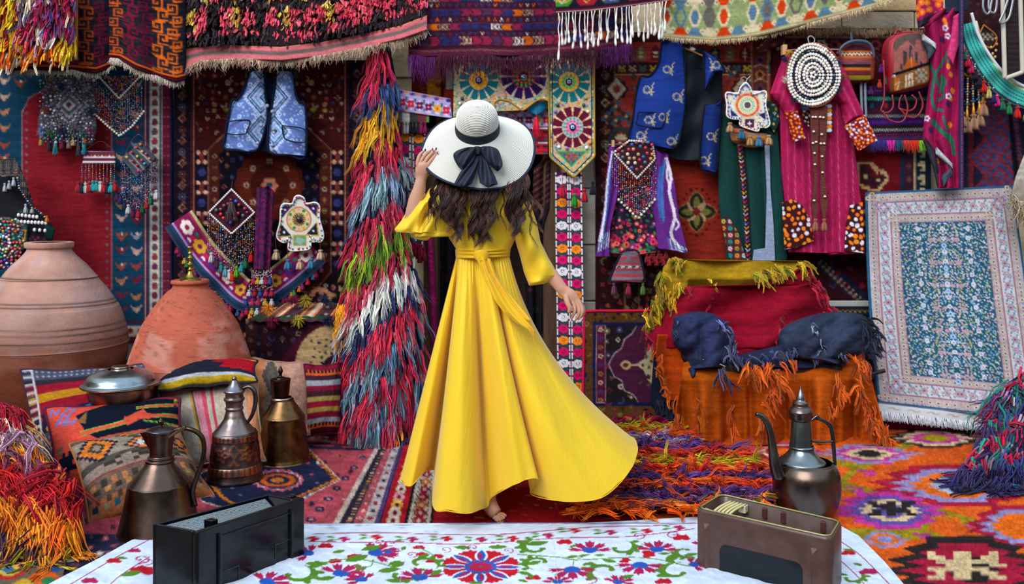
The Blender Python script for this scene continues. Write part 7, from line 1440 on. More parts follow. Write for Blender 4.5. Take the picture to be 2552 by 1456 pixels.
def cB(th, v):
    n = fbm(th*3+9, v*.03, 2); n2 = fbm(th*22+9, v*.22, 5); c = np.ones((len(v), 3))*hx('aa5644'); w = np.clip((n-.52)*6, 0, 1)[:, None]*np.clip((v-740)/60, 0, 1)[:, None]; c = c*(1-.55*w)+hx('c29488')*.55*w
    d = (n2 > .7)[:, None]; c = c*(1-.25*d); return c*(1+.2*(n2-.5))[:, None]
t, r, z = jar('clay_jar', 'smaller brick red clay jar with pale salt stains and a brass candlestick on top', 474, 4.75, [(700, 2), (699, 38), (697, 43), (704, 46), (711, 41), (718, 44), (730, 58), (760, 83), (800, 109), (815, 117), (818, 118), (840, 126), (880, 140), (898, 145), (901, 148), (906, 147), (925, 146), (970, 136), (1040, 110), (1100, 90), (1110, 85), (1111, 2)], cB)
t['label'] = 'smaller brick red clay jar with pale salt stains, standing beside the largest jar'
BRASS = lambda: mat('brass', .3, .1, 60, metal=1, vary=.25, vscale=25, rvar=.1)
def lathe_part(t, nm, prof, cu, Y, m, col, seg=48, n=None, flute=0, fn=6):
    p = np.array(prof, float); q = np.stack([p[:, 1]*Y/F, CH-(p[:, 0]-HY)*Y/F], -1)
    if n: q = smoothpath(q, n)
    V, f = latheg(q, seg, flute=flute, fn=fn); V = V+np.array([px(cu, 500, Y)[0], Y, 0]); return mk(nm, V, f, m, t, col)
t = thing('candlestick', 'slim turned brass candlestick standing on the smaller clay jar', 'candlestick', px(474, 697, 4.75))
lathe_part(t, 'base', [(699, 1), (698, 24), (695, 23), (690, 14), (683, 8), (676, 5)], 474, 4.75, BRASS(), 'a8924a', n=30)
lathe_part(t, 'stem', [(677, 5), (672, 7), (670, 5), (664, 4), (660, 8), (657, 8), (654, 4), (648, 4), (644, 7), (641, 7), (638, 4), (634, 4), (630, 6)], 474, 4.75, BRASS(), 'a8924a', n=60)
lathe_part(t, 'socket', [(631, 6), (628, 5), (622, 5), (618, 8), (615, 8), (614, 6), (616, 2)], 474, 4.75, BRASS(), 'b09a54', n=24)
# ================ cushions
def cushion(name, lab, P, thick, cv, back, m=None, nu=130, nv=100, group=None, piping=None):
    Q = [px(*p) for p in P]; TLp, TRp, BRp, BLp = Q; t = thing(name, lab, 'cushion', np.mean(Q, 0)*[1, 1, 0]+[0, 0, min(q[2] for q in Q)], 'kilim cushions heaped before the clay jars')
    N = np.cross(TRp-TLp, BLp-TLp); N /= np.linalg.norm(N); N = N*(-1 if N[1] > 0 else 1)
    s, tt = np.meshgrid(np.linspace(0, 1, nu), np.linspace(0, 1, nv)); S = s[..., None]; Tt = tt[..., None]
    b = (np.clip(4*s*(1-s), 0, 1)**.55*np.clip(4*tt*(1-tt), 0, 1)**.55); pin = 1-.05*(np.sin(s*math.pi)**2)*0
    s2 = s+(s-.5)*-.07*np.sin(tt*math.pi); t2 = tt+(tt-.5)*-.07*np.sin(s*math.pi); S = s2[..., None]; Tt = t2[..., None]
    base = (TLp*(1-S)+TRp*S)*(1-Tt)+(BLp*(1-S)+BRp*S)*Tt
    wr = .012*(fbm(s*7, tt*7, 3)-.5)+.006*np.sin(s*17+tt*9)*(1-b)
    V = base+N*(thick*b+wr*1.0)[..., None]; c = cv.get(cv.x0+s*(cv.x1-cv.x0), cv.y0+tt*(cv.y1-cv.y0)).reshape(-1, 3); mk('front_cover', V.reshape(-1, 3), gridF(nv, nu), m or KILIM(), t, c)
    k = 4; V2 = (base-N*(thick*.7*b)[..., None]+N*(wr*.0)[..., None])[::k, ::k]; V2[0] = V[0, ::k][:V2.shape[1]]; V2[:, 0] = V[::k, 0][:V2.shape[0]]
    o = mk('back_cover', V2.reshape(-1, 3), gridF(V2.shape[0], V2.shape[1])[:, ::-1], m or KILIM(), t, back)
    e = np.concatenate([V[0], V[1:, -1], V[-1, -2::-1], V[-2:0:-1, 0]]); tube('seam', e[::4], .006 if not piping else .009, COTTON(), t, piping or back, 6, 120, closed=True)
    return t
c = Cv(0, 0, 340, 240, 2, '3a2434')
for a, b, q in ((0, 30, '45485a'), (30, 42, '2a2430'), (42, 62, '8a1428'), (62, 82, 'b07a1c'), (82, 108, '8a1428'), (108, 150, '2a1a38'), (150, 200, '4a4c5c'), (200, 240, '3a2030')): c.rect(0, a, 340, b, q)
for u in np.arange(6, 340, 14):
    for v in (8, 20, 160, 172, 184): c.dia(u+(v % 3)*3, v, 4, 4, '8a94b0')
persian(c, 0, 108, 340, 150, 18, 8, ['3a6a9a', 'a01c34', 'c8702a', '8a94b0', 'b09a2a'], '201428', 3); persian(c, 180, 0, 340, 36, 13, 6, ['b8a8a0', 'c8702a', '5a2a4a', '3a5a8a'], '201428', 5); c.poly([(190, 4), (260, 4), (280, 34), (230, 40)], 'b0a8a0'); persian(c, 195, 8, 270, 34, 9, 4, ['2a2a4a', '7a1c3a'], '2a2430', 2)
for v in np.arange(0, 240, 9): c.rect(0, v, 26, v+5, ['b0a8a8', '2a3048'][int(v/9) % 2])
c.rect(26, 0, 32, 240, 'b8b0b4'); c.grain(.2, 3)
cushion('cushion', 'wide dark kilim cushion with wine and mustard stripes that carries the lidded tin pot', [(52, 922, 4.46), (404, 905, 4.50), (425, 1075, 4.36), (85, 1225, 4.1)], .07, c, '3a2434', piping=None)
c = Cv(0, 0, 330, 220, 1.9, 'cf4a3a'); c.poly([(70, 40), (150, 8), (250, 0), (330, 6), (330, 84), (250, 110), (120, 118), (90, 96)], '101626')
def zz(pts, q, w): c.line(pts, w, '6aa83a'); c.line(pts, w-5, q)
zz([(80, 96), (150, 88), (200, 78)], 'd0503a', 15); c.poly([(190, 60), (228, 76), (196, 92)], 'd0503a'); zz([(210, 66), (330, 62)], 'd0503a', 13); zz([(225, 34), (330, 26)], 'd0503a', 12); c.poly([(185, 70), (240, 40), (250, 56), (290, 60), (250, 76)], 'd0503a'); zz([(240, 80), (330, 92)], '101626', 6)
for x, y in ((20, 20), (45, 34), (60, 14), (30, 52), (55, 56)): c.line([(x-12, y+8), (x-4, y-8), (x+4, y+8), (x+14, y-6)], 5, '4a7ac0'); c.disc(x, y, 4, 'c85a8a')
c.poly([(70, 60), (100, 30), (92, 70)], '7a5a3a'); c.poly([(4, 120), (30, 112), (20, 140)], '7a5a4a'); c.stamp('..b.b.|.bbbbb|bbbbb.|.bbbbb|..bb..', 32, 160, 9, 11, {'b': '12182a'}); c.line([(48, 150), (60, 156)], 4, '12182a')
c.poly([(100, 118), (330, 96), (330, 220), (90, 220)], 'c8503c'); persian(c, 90, 130, 330, 215, 28, 9, ['12182a', 'c87a3a', '4a6aa0'], '2a1a20', 4); c.grain(.14, 5)
for k in range(4): c.disc(320, 10+k*7, 5, ['c8961c', '2a6a3a', 'c83a1c', '1d2a4a'][k])
cushion('cushion', 'coral kilim cushion with a black arrow motif edged in green', [(112, 1018, 4.12), (448, 990, 4.3), (472, 1180, 4.12), (132, 1238, 3.9)], .11, c, '4a1a2c', piping='5a1a34')
c = Cv(0, 0, 300, 220, 1.9, '8a7a6c'); g = np.random.default_rng(4)
def steps(cx, cy, w, h, cols, bl=9):
    for k, q in enumerate(cols):
        f = 1-k/len(cols); n = max(1, int(h*f/2/bl))
        for j in range(-n, n+1): ww = w*f*(1-abs(j)/(n+1)); c.rect(cx-ww/2, cy+j*bl-bl/2, cx+ww/2, cy+j*bl+bl/2, q)
for a, b, q in ((0, 14, '5a4a3a'), (86, 104, '4a443e'), (104, 118, '8a7a6c'), (128, 132, '8a3a3a'), (132, 180, '6a564a'), (180, 220, 'a0623c')): c.rect(0, a, 300, b, q)
for x, y, w, h, cs in ((50, 50, 110, 84, ['1d2236', 'd0702a', 'c8702a', '3a342e', '8a7a6c']), (150, 22, 80, 40, ['4a443e', 'd0702a', '8a6a4a']), (160, 70, 90, 60, ['3a342e', 'd0702a', '24406a', 'b8b0a8']), (230, 30, 60, 80, ['24406a', '8a7a6c', '24406a']), (270, 80, 90, 70, ['b06a3a', '2a2e44', 'd0702a']), (110, 108, 120, 26, ['3a342e', '8a7a6c']), (230, 110, 100, 26, ['3a342e', '4a443e'])): steps(x, y, w, h, cs, 8)
for k, x in enumerate(np.arange(8, 300, 26)): c.rect(x, 142, x+14, 158, ['b0704a', '3a342e', 'b0704a'][k % 3]); c.rect(x+7, 158, x+22, 170, ['3a342e', 'b0804a'][k % 2]); c.rect(x, 190, x+14, 204, ['24283a', '8a7a5a', '2a5a6a'][k % 3]); c.rect(x+9, 178, x+20, 190, '4a3a30')
c.grain(.2, 6, .1, .2, .1)
cushion('cushion', 'grey and orange stepped diamond kilim cushion leaning behind the near copper jug', [(172, 1108, 3.86), (442, 1060, 4.12), (534, 1236, 3.93), (222, 1314, 3.60)], .125, c, '9a5a34')
c = Cv(0, 0, 260, 60, 2, '1d2030'); c.poly([(150, 0), (260, 0), (260, 40), (170, 34), (185, 24), (150, 20), (165, 10)], 'a01424'); c.rect(0, 46, 260, 52, 'b0b0b8'); c.rect(0, 52, 260, 60, 'b0901c'); c.poly([(180, 0), (260, 0), (260, 5)], 'c8841c'); c.grain(.2, 3, .05, .5)
cushion('cushion', 'long navy cushion with a red stepped end lying before the smaller clay jar', [(384, 908, 4.55), (642, 896, 4.55), (642, 952, 4.42), (392, 976, 4.38)], .06, c, '1d2030')
c = Cv(0, 0, 240, 220, 2, 'b3a696')
for a, b, q in ((8, 14, 'b8842a'), (60, 66, 'b8842a'), (66, 70, '4a3a38'), (72, 92, 'c07a8c'), (92, 104, 'b8465a'), (106, 116, 'a8a094'), (116, 124, 'b83a50'), (160, 164, 'c87a4a'), (196, 204, 'd08a5a'), (212, 240, 'd89068')): c.rect(a, 0, b, 220, q)
for u in (160, 196): c.rect(u+6, 0, u+8, 220, 'c89a80')
c.grain(.14, 5, .3, .1)
cushion('cushion', 'cream cushion with pink and ochre upright stripes behind the embossed ewer', [(412, 962, 4.5), (642, 938, 4.55), (664, 1150, 4.36), (462, 1165, 4.3)], .07, c, 'a8927c')
c = Cv(0, 0, 140, 170, 2, '9a7a68'); c.poly([(0, 0), (30, 0), (20, 170), (0, 170)], 'b0704a'); steps(48, 40, 50, 90, ['4a4644', '5a524c'], 10); steps(48, 130, 40, 70, ['5a4a40', 'b0704a'], 10); c.rect(76, 0, 140, 170, 'b08474'); persian(c, 80, 60, 140, 170, 30, 10, ['a07468', 'b89080'], '8a6a60', 3); c.grain(.2, 6, .06, .1)
cushion('cushion', 'faded beige and grey kilim cushion standing behind the plain brass jug', [(630, 892, 4.8), (770, 902, 4.8), (772, 1085, 4.68), (640, 1098, 4.62)], .07, c, '8a6a58')
c = Cv(0, 0, 100, 170, 2, '7a1430'); SQc = ['7a1430', 'c8501c', '3a2030', '8a9098', '7a1430', '3a2028', 'a08a4a', '8a1430', 'a0803a', '7a1430', '8a9098', 'c8501c', '7a1430']; stripes(c, 0, 170, SQc)
for k, u in enumerate(np.arange(0, 100, 10)): c.rect(u, 14, u+5, 22, '2a2030'); c.rect(u, 144, u+5, 152, '2a2030')
c.rect(0, 156, 100, 170, '4a1024'); c.grain(.15, 3, .1, .3)
cushion('cushion', 'wine red cushion with thin grey and mustard stripes beside the shaggy hanging', [(758, 908, 4.78), (852, 904, 4.88), (850, 1082, 4.78), (762, 1090, 4.68)], .06, c, '5a1024')
# ================ metalware
COP = lambda: mat('copper', .3, .25, 26, metal=1, vary=.35, vscale=7, rvar=.12, dist=.002)
TIN = lambda: mat('tinned', .3, .2, 30, metal=1, vary=.25, vscale=9, rvar=.12, dist=.002)
t = thing('lidded_pot', 'round tinned copper pot with a domed lid resting on the wide dark cushion', 'pot', px(301, 1012, 4.25)); YP = 4.30
lathe_part(t, 'bowl', [(1010, 2), (1010, 56), (1004, 66), (990, 74), (972, 77), (962, 78), (960, 92), (957, 93), (957, 88), (958, 78)], 301, YP, COP(), '8c665c', n=50); lathe_part(t, 'lid', [(958, 89), (955, 92), (952, 84), (943, 80), (938, 77), (930, 68), (922, 46), (919, 30)], 301, YP, TIN(), '98a4ac', n=40); lathe_part(t, 'lid_knob', [(921, 24), (918, 22), (914, 22), (912, 18), (913, 1)], 301, YP, TIN(), 'a89a88', n=14)
def handle(t, pts, cu, Y, r, col, nm='handle', m=None, flat=1.): P = np.array(pts, float); return tube(nm, px(P[:, 0], P[:, 1], np.full(len(P), Y)), np.array(r)*Y/F, m or COP(), t, col, 8, 36, flat)
t = thing('copper_jug', 'dark copper jug with a flared body, hinged lid and curved handle nearest the white cloth', 'jug', px(397, 1325, 3.54)); Yj = 3.515
lathe_part(t, 'body', [(1326, 2), (1325, 94), (1318, 98), (1308, 95), (1260, 84), (1215, 76), (1204, 74), (1200, 71), (1180, 54), (1160, 38), (1150, 32)], 397, Yj, COP(), '64524a', 64, 60)
lathe_part(t, 'neck', [(1151, 32), (1147, 34), (1143, 30), (1139, 32), (1134, 27), (1115, 28), (1095, 31), (1076, 34), (1074, 32)], 401, Yj, COP(), '5c463c', 48, 50); lathe_part(t, 'lid', [(1075, 35), (1071, 35), (1067, 26), (1063, 12), (1062, 2)], 402, Yj, COP(), '5c5a60', 40, 20); lathe_part(t, 'lid_knob', [(1064, 5), (1060, 4), (1056, 7), (1050, 7), (1046, 4), (1042, 1)], 401, Yj, BRASS(), '5a4a34', 20, 20)
sc = Yj/F; Vs = [px(376, 1073, Yj-.02), px(349, 1080, Yj-.012), px(349, 1080, Yj+.012), px(376, 1073, Yj+.04), px(378, 1132, Yj-.03), px(380, 1132, Yj+.03), px(382, 1075, Yj-.05)]
mk('spout', Vs, [np.array([[1, 0, 6], [1, 6, 4], [1, 4, 2], [2, 4, 5], [2, 5, 3], [0, 1, 2], [0, 2, 3]])], COP(), t, '4e342a', smooth=False)
handle(t, [(424, 1078), (452, 1068), (480, 1072), (502, 1088), (509, 1115), (504, 1150), (490, 1190), (480, 1225), (488, 1262)], 0, Yj+.0, [5, 5, 6, 6, 6, 6, 6, 7, 5], '42362e'); handle(t, [(418, 1092), (440, 1078), (462, 1064)], 0, Yj-.06, [3, 4, 5], '6a5a48', 'hinge_strap', BRASS())
t = thing('embossed_ewer', 'slender tinned copper ewer with embossed flowers and a domed lid', 'ewer', px(586, 1195, 4.25)); Ye = 4.16
p = smoothpath(np.array([(1196, 66), (1190, 68), (1180, 66), (1160, 63), (1150, 61), (1120, 58), (1090, 54), (1078, 53), (1074, 50)], float), 90); q = np.stack([p[:, 1]*Ye/F, CH-(p[:, 0]-HY)*Ye/F], -1)
V, f = latheg(q, 110); th = np.arctan2(V[:, 1], V[:, 0]); vv = HY+(CH-V[:, 2])*F/Ye
fa = (np.mod(th*6/6.2832+.25, 1)-.5)*58; rr_ = np.hypot(fa, vv-1121); pa = np.arctan2(vv-1121, fa); em = (np.exp(-((rr_-(13+4*np.cos(5*pa)))/3.2)**2)+np.exp(-(rr_/5)**2)+.8*np.exp(-((np.abs(fa)-25-5*np.sin((vv-1121)*.16))/3)**2))*((vv > 1096)*(vv < 1148))+(np.abs(np.sin(th*14)))*(((vv > 1080)*(vv < 1092))+((vv > 1154)*(vv < 1172))); V[:, :2] *= (1+.022*em)[:, None]
cc = np.where((em > .45)[:, None], hx('a86a50'), hx('5c5254')); V = V+np.array([px(586, 500, Ye)[0], Ye, 0]); mk('body', V, f, COP(), t, cc)
lathe_part(t, 'neck', [(1078, 53), (1072, 48), (1060, 38), (1045, 27), (1033, 23), (1022, 20), (1020, 22), (1016, 22), (1013, 20), (1000, 22), (997, 25), (992, 25), (990, 22), (980, 22), (976, 25)], 584, Ye, TIN(), '8a7a78', 48, 80); lathe_part(t, 'lid', [(977, 26), (973, 26), (968, 20), (960, 13), (950, 8), (947, 5)], 584, Ye, TIN(), '8a8690', 40, 24); lathe_part(t, 'lid_knob', [(949, 4), (945, 6), (941, 5), (937, 1)], 584, Ye, TIN(), '7a7478', 16, 10)
handle(t, [(606, 968), (622, 964), (634, 976), (637, 1000), (630, 1030), (618, 1052)], 0, Ye, [4, 5, 6, 6, 5, 4], '56585a', 'handle', TIN())
t = thing('brass_jug', 'plain brass brown jug with a tall cap standing behind the embossed ewer', 'jug', px(707, 1148, 4.55)); Yk = 4.47
lathe_part(t, 'body', [(1149, 2), (1148, 63), (1142, 65), (1130, 62), (1090, 57), (1045, 52), (1038, 52), (1032, 48), (1015, 36), (1000, 26), (994, 24)], 707, Yk, BRASS(), '6e5236', 64, 60); lathe_part(t, 'collar', [(996, 25), (993, 26), (990, 24)], 702, Yk, TIN(), '9a9090', 40, 10); lathe_part(t, 'cap', [(993, 20), (975, 22), (955, 24), (946, 25), (944, 22), (943, 2)], 699, Yk, COP(), '4a3024', 40, 30); lathe_part(t, 'cap_knob', [(945, 14), (941, 12), (938, 5), (932, 4), (926, 6), (918, 4), (912, 1)], 699, Yk, COP(), '3a3230', 20, 24)
t = thing('spouted_ewer', 'large grey copper ewer with a long curved spout behind the brown radio case', 'ewer', px(2010, 1285, 3.72)); Yw = 3.675
lathe_part(t, 'body', [(1290, 2), (1289, 56), (1280, 63), (1250, 76), (1215, 82), (1180, 80), (1158, 70), (1150, 60)], 2010, Yw, COP(), '62544c', 64, 60)
lathe_part(t, 'shoulder', [(1153, 58), (1148, 56), (1140, 45), (1128, 34), (1118, 29), (1114, 31), (1110, 28)], 1998, Yw, TIN(), '7c848a', 48, 40); lathe_part(t, 'neck', [(1112, 28), (1090, 26), (1060, 24), (1046, 23)], 1996, Yw, TIN(), '6c7478', 48, 30); lathe_part(t, 'lid', [(1048, 24), (1044, 28), (1034, 29), (1026, 30), (1020, 27), (1014, 22), (1012, 19), (1004, 19), (1001, 16)], 1995, Yw, COP(), '6a5c5a', 40, 40); lathe_part(t, 'finial', [(1004, 18), (998, 11), (992, 10), (984, 8), (972, 3), (962, 1)], 1995, Yw, TIN(), '7c8084', 24, 24)
handle(t, [(1942, 1192), (1932, 1160), (1926, 1120), (1920, 1080), (1910, 1052), (1898, 1038), (1884, 1032)], 0, Yw-.05, [17, 15, 11, 9, 8, 7, 6], '5a5450', 'spout', TIN()); handle(t, [(2016, 1046), (2040, 1044), (2066, 1058), (2074, 1080), (2078, 1120), (2081, 1160)], 0, Yw, [5, 4, 5, 5, 5, 4], '4a4c4e', 'handle', TIN(), .6); handle(t, [(2024, 1100), (2050, 1101), (2076, 1100)], 0, Yw, [3.5, 3, 3.5], '5c6064', 'handle_bar', TIN()); handle(t, [(2022, 1048), (2036, 1038), (2044, 1048)], 0, Yw-.03, [3, 4, 3], '5a5654', 'hinge', TIN())
# ================ shaggy heaps on the floor
def heap(name, lab, P, Yf, n, L, r, colfn, dirs, seed, backc, K=7, curl=.35, grav=.25, sides=4, freq=1.6, clump=6):
    Pa = np.array(P, float); t = thing(name, lab, 'rug', px(Pa[:, 0].mean(), Pa[:, 1].max(), float(Yf(np.array([Pa[:, 1].max()]))[0])))
    c = Cv(Pa[:, 0].min(), Pa[:, 1].min(), Pa[:, 0].max(), Pa[:, 1].max(), 5, backc); panel('backing', P, c, lambda u, v, s, tt: Yf(v)+.05, WOOL(), t, step=8, dep=lambda u, v, s, tt: -.06*np.sin(s*3.14))
    g = np.random.default_rng(seed); sp = span(P); v = g.uniform(Pa[:, 1].min()+1, Pa[:, 1].max()-1, n); lo, hi = sp(v); s = g.random(n); u = lo+(hi-lo)*s
    Y = Yf(v)-.02-g.uniform(0, .05, n); d = dirs(u, v, g)
    LL = (L(u, v) if callable(L) else L)*Y/F*g.uniform(.6, 1.3, n)
    V, f, cc = clumpg(px(u, v, Y), d, LL, r*Y/F*g.uniform(.7, 1.3, n), jit(colfn(u, v, g), g, .1), grav, curl*.6, K, sides, seed, freq*.7, .15, clump, r*2.6*3.6/F, .09)
    fl = V[:, 2] < .012; V[fl, 2] = .012+.01*np.random.default_rng(1).random(fl.sum())
    mk('pile', V, f, mat('silkyarn', .55, 0, spec=.22, vary=.08), t, cc, stuff=True); return t
def bands(u, v, g, B, sl=0, wob=14):
    w = v+sl*(u-100)+wob*(fbm(u*.03, v*.02, 3)-.5)*2; c = np.zeros((len(u), 3)); lo = -9999
    for hi, q in B:
        m = (w >= lo)*(w < hi); c[m] = H(q.split())[g.integers(0, len(q.split()), m.sum())]; lo = hi
    return c
B1 = [(1062, 'a01230 b81838 8a1028'), (1085, 'd8b8a8 b01434 c8a84a'), (1120, 'c89ab8 b88ac0 d8c07a a8749a d0b8b0'), (1152, 'e08a1c d8741c e8a030 6a3a5a'), (1170, '5a3048 c8641c 8a2038'), (1250, 'b0121c c81c24 8a0e1c a01028'), (1335, 'e0701c e8821c d05a10 f09020'), (1362, 'b0901c d86a1c 5a3050'), (1420, '8a8420 4a2a48 a89424 3a2030 c0741c')]
heap('shaggy_throw', 'heap of long red, orange and cream shaggy wool in the near corner', [(-90, 1005), (45, 1015), (70, 1070), (88, 1120), (150, 1165), (195, 1215), (200, 1290), (190, 1375), (110, 1392), (-90, 1398)],
     lambda v: np.interp(v, [1000, 1160, 1250, 1400], [4.0, 3.62, 3.42, 3.24]), 3800, 95, 2.2, lambda u, v, g: bands(u, v, g, B1, -.25), lambda u, v, g: np.stack([np.where(v < 1250, .55, .15)*np.clip((170-u)/90, -.3, 1)+g.normal(0, .35, len(u)), -np.abs(g.normal(.5, .15, len(u))), np.where(v < 1250, -.15, -.7)+g.normal(0, .3, len(u))], -1), 5, '5a1424', 7, .6, .7, sides=3, freq=2.4)
def colR(u, v, g):
    n = fbm(u*.012, v*.012, 8)+g.normal(0, .08, len(u)); q = H(['1d2048', '12102c', '8a1234', '1d7068', 'a0163c', '2a3468', '40224a', '1a5a58'])
    k = np.clip(((n-.25)*16).astype(int), 0, 7); c = q[k]; m = g.random(len(u)) < .05; c[m] = hx('8a7a8a'); m = v > 1165; c[m] = H(['1d2048', '2a2250', '141430'])[g.integers(0, 3, m.sum())]; return c
heap('shaggy_blanket', 'heap of thick teal, crimson and navy yarn on the floor beside the pale carpet', [(2560, 925), (2500, 965), (2468, 1040), (2442, 1120), (2400, 1175), (2385, 1192), (2440, 1205), (2560, 1222), (2720, 1225), (2720, 900)],
     lambda v: np.interp(v, [900, 1040, 1230], [4.75, 4.45, 4.0]), 2600, 115, 3.2, colR, lambda u, v, g: np.stack([g.normal(-.25, .4, len(u)), -np.abs(g.normal(.3, .15, len(u))), -.8+g.normal(0, .3, len(u))], -1), 6, '141230', 8, .6, .3, 4, 2.2, clump=4)
B2 = [(1058, '8a1038 a01440 5a0e28'), (1074, 'b0941c c0a024 8a7418'), (1090, 'd84a10 e0601a c83a10'), (1104, '6a4a90 8a7aa0 c8b0b0'), (1122, '5a3a88 4a2a6a b03a20'), (1140, 'c8301a d84014 a01c28'), (1160, '9a8418 b0941c c8541a'), (1178, 'c8301a d84a14 a81c24'), (1196, '4a3070 5a3a80 3a2458'), (1218, 'd84412 e0581a b82818'), (1240, '4a2c68 3a2452 5c4080'), (1256, '8a6a1c 5a3060 c84a14'), (1310, 'e0560f e86a14 d84a0c f07a20')]
heap('shaggy_floor_rug', 'shaggy orange, purple and olive floor rug between the yellow skirt and the armchair', [(1500, 1046), (1690, 1042), (1720, 1105), (1880, 1125), (1930, 1190), (1930, 1255), (1880, 1268), (1560, 1276), (1400, 1272), (1420, 1256), (1540, 1235), (1590, 1150), (1588, 1080)],
     lambda v: F*(CH-.05)/(np.maximum(v, 1030)-HY), 7000, 54, 1.5, lambda u, v, g: bands(u, v, g, B2, .0, 9), lambda u, v, g: np.stack([g.normal(.1, .8, len(u)), g.normal(-.35, .35, len(u)), np.abs(g.normal(.2, .12, len(u)))], -1), 7, '5a1c1c', 5, .4, .3, 3)
# ================ open black plastic case
def hexbox(TL, TR, BR, BL, z0, z1):
    V = np.array([[*p, z] for z in (z0, z1) for p in (TL, TR, BR, BL)]); return V, np.array([[3, 2, 1, 0], [4, 5, 6, 7], [0, 1, 5, 4], [1, 2, 6, 5], [2, 3, 7, 6], [3, 0, 4, 7]])
PLB = lambda: mat('black_plastic', .2, .03, 200, spec=.4, vary=.12, vscale=12, rvar=.06)
t = thing('black_radio_case', 'empty black plastic radio case with a grey mesh grille, standing on the white cloth', 'radio case', (-.98, 3.05, .02)); zt = .237
A, B = np.array([-1.029, 2.885]), np.array([-.757, 3.225]); D, E = np.array([-1.204, 2.955]), np.array([-.884, 3.272])
def lp(f, k): # f along the front, k across the depth
    a = A+(B-A)*f; b = D+(E-D)*f; return a+(b-a)*k
def wall4(a, b, c, d, z0, z1, nm, q='080a10', par=None, bv=.006, m=None): V, f = hexbox(a, b, c, d, z0, z1); return bevel(mk(nm, V, f, m or PLB(), par or t, q, smooth=False), bv)
wall4(lp(0, 0), lp(1, 0), lp(1, .1), lp(0, .1), .0, zt, 'front_wall'); wall4(lp(0, .95), lp(1, .95), lp(1, 1), lp(0, 1), .0, zt, 'back_wall'); wall4(lp(0, .1), lp(.035, .1), lp(.035, .95), lp(0, .95), .0, zt, 'side_wall'); wall4(lp(.9, .1), lp(1, .1), lp(1, .95), lp(.93, .95), .0, zt, 'side_wall')
c = Cv(0, 0, 90, 30, .5, '8a949a')
for x in np.arange(0, 90, 1.6):
    for y in np.arange(0, 30, 1.6): c.disc(x+(y % 3.2)/2, y, .5, '3a4046', n=6)
def pgr(u, v, s, tt): a = (A+(B-A)*(.04+.87*s)[..., None]); b = (D+(E-D)*(.04+.87*s)[..., None]); w = a+(b-a)*(.95-.7*tt)[..., None]; return np.concatenate([w, (zt-.012-.075*tt)[..., None]], -1)
V, f, cc = sheetg(181, 61, lambda s, tt: (s*90, tt*30), c, pgr, (0, 0, -.005)); mk('mesh_grille', V, f, mat('grille', .4, 0, metal=.6, vary=.05), t, cc)
for f_ in (.2, .93): wall4(lp(f_, .22), lp(f_+.06, .22), lp(f_+.06, .4), lp(f_, .4), .08, zt+.006, 'post', par=t, bv=.003)
nF = np.array([(B-A)[1], -(B-A)[0]]); nF /= np.linalg.norm(nF)
def fr(f0, f1, z0, z1, nm, q='10131a', d=.008, bv=.002):
    a, b = lp(f0, 0), lp(f1, 0); V, f = hexbox(a+nF*d, b+nF*d, b-nF*.002, a-nF*.002, z0, z1); return bevel(mk(nm, V, f, PLB(), t, q, smooth=False), bv)
for f_ in (.175, .845): fr(f_, f_+.022, .0, zt-.03, 'rib', '12151c', .012)
fr(.2, .845, zt-.042, zt-.037, 'panel_ledge', '12151c', .005)
for f0, f1 in ((.4, .47), (.53, .64), (.7, .78)): fr(f0, f1, zt-.06, zt-.052, 'slot', '030405', .001, .001)
fr(.7, .845, .1, .104, 'latch_outline', '2c3038', .004); fr(.7, .704, .05, .104, 'latch_outline', '2c3038', .004); fr(.2, .36, .075, .079, 'latch_outline', '2c3038', .004); fr(.356, .36, .02, .079, 'latch_outline', '2c3038', .004)
# ================ open brown plastic case
PLW = lambda: mat('brown_plastic', .38, .08, 150, spec=.5, vary=.2, vscale=14, rvar=.08)
t = thing('brown_radio_case', 'empty brown plastic radio cabinet with cream louvres standing on the white cloth', 'radio case', (.9, 3.05, .02)); zt = .222
A, B = np.array([.650, 3.150]), np.array([1.040, 2.866]); D, E = np.array([.782, 3.316]), np.array([1.135, 3.026]); q1 = '4a342e'
def rr(f0, f1, k0, k1, rad=.16, n=5):
    out = []
    for (cx, cy, a0) in ((f0+rad*.42, k0+rad, math.pi), (f1-rad*.42, k0+rad, 1.5*math.pi), (f1-rad*.42, k1-rad, 0), (f0+rad*.42, k1-rad, .5*math.pi)):
        for i in range(n+1): a = a0+i*math.pi/2/n; out.append(lp(cx+rad*.42*math.cos(a), cy+rad*math.sin(a)))
    return np.array(out)
outer = rr(0, 1, 0, 1); inner = rr(.025, .975, .06, .94, .14); m = len(outer); lay = []
for P_, z in ((outer*.0+outer, 0), (outer, zt-.012), (outer*.85+inner*.15, zt-.003), (outer*.5+inner*.5, zt), (inner, zt-.006), (inner, .03)): lay.append(np.concatenate([P_, np.full((m, 1), z)], 1))
V = np.concatenate(lay); f = gridF(len(lay), m, True); mk('shell', V, f, PLW(), t, q1)
V = np.concatenate([np.concatenate([inner, np.full((m, 1), .03)], 1), [[*inner.mean(0), .03]]]); mk('inner_floor', V, np.array([[k, (k+1) % m, m] for k in range(m)]), PLW(), t, '241812')
P3 = np.concatenate([inner*.9+outer*.1, np.full((m, 1), zt)], 1); P3 = np.concatenate([P3, P3[:1]]); V, f, cc = sweepg(P3, .0035, 6, hx('a09a6a')); mk('metal_rim', V, f, mat('rim_metal', .35, 0, metal=.5, vary=.1), t, cc)
nF = np.array([(B-A)[1], -(B-A)[0]]); nF /= np.linalg.norm(nF); nF = nF if nF[1] < 0 else -nF
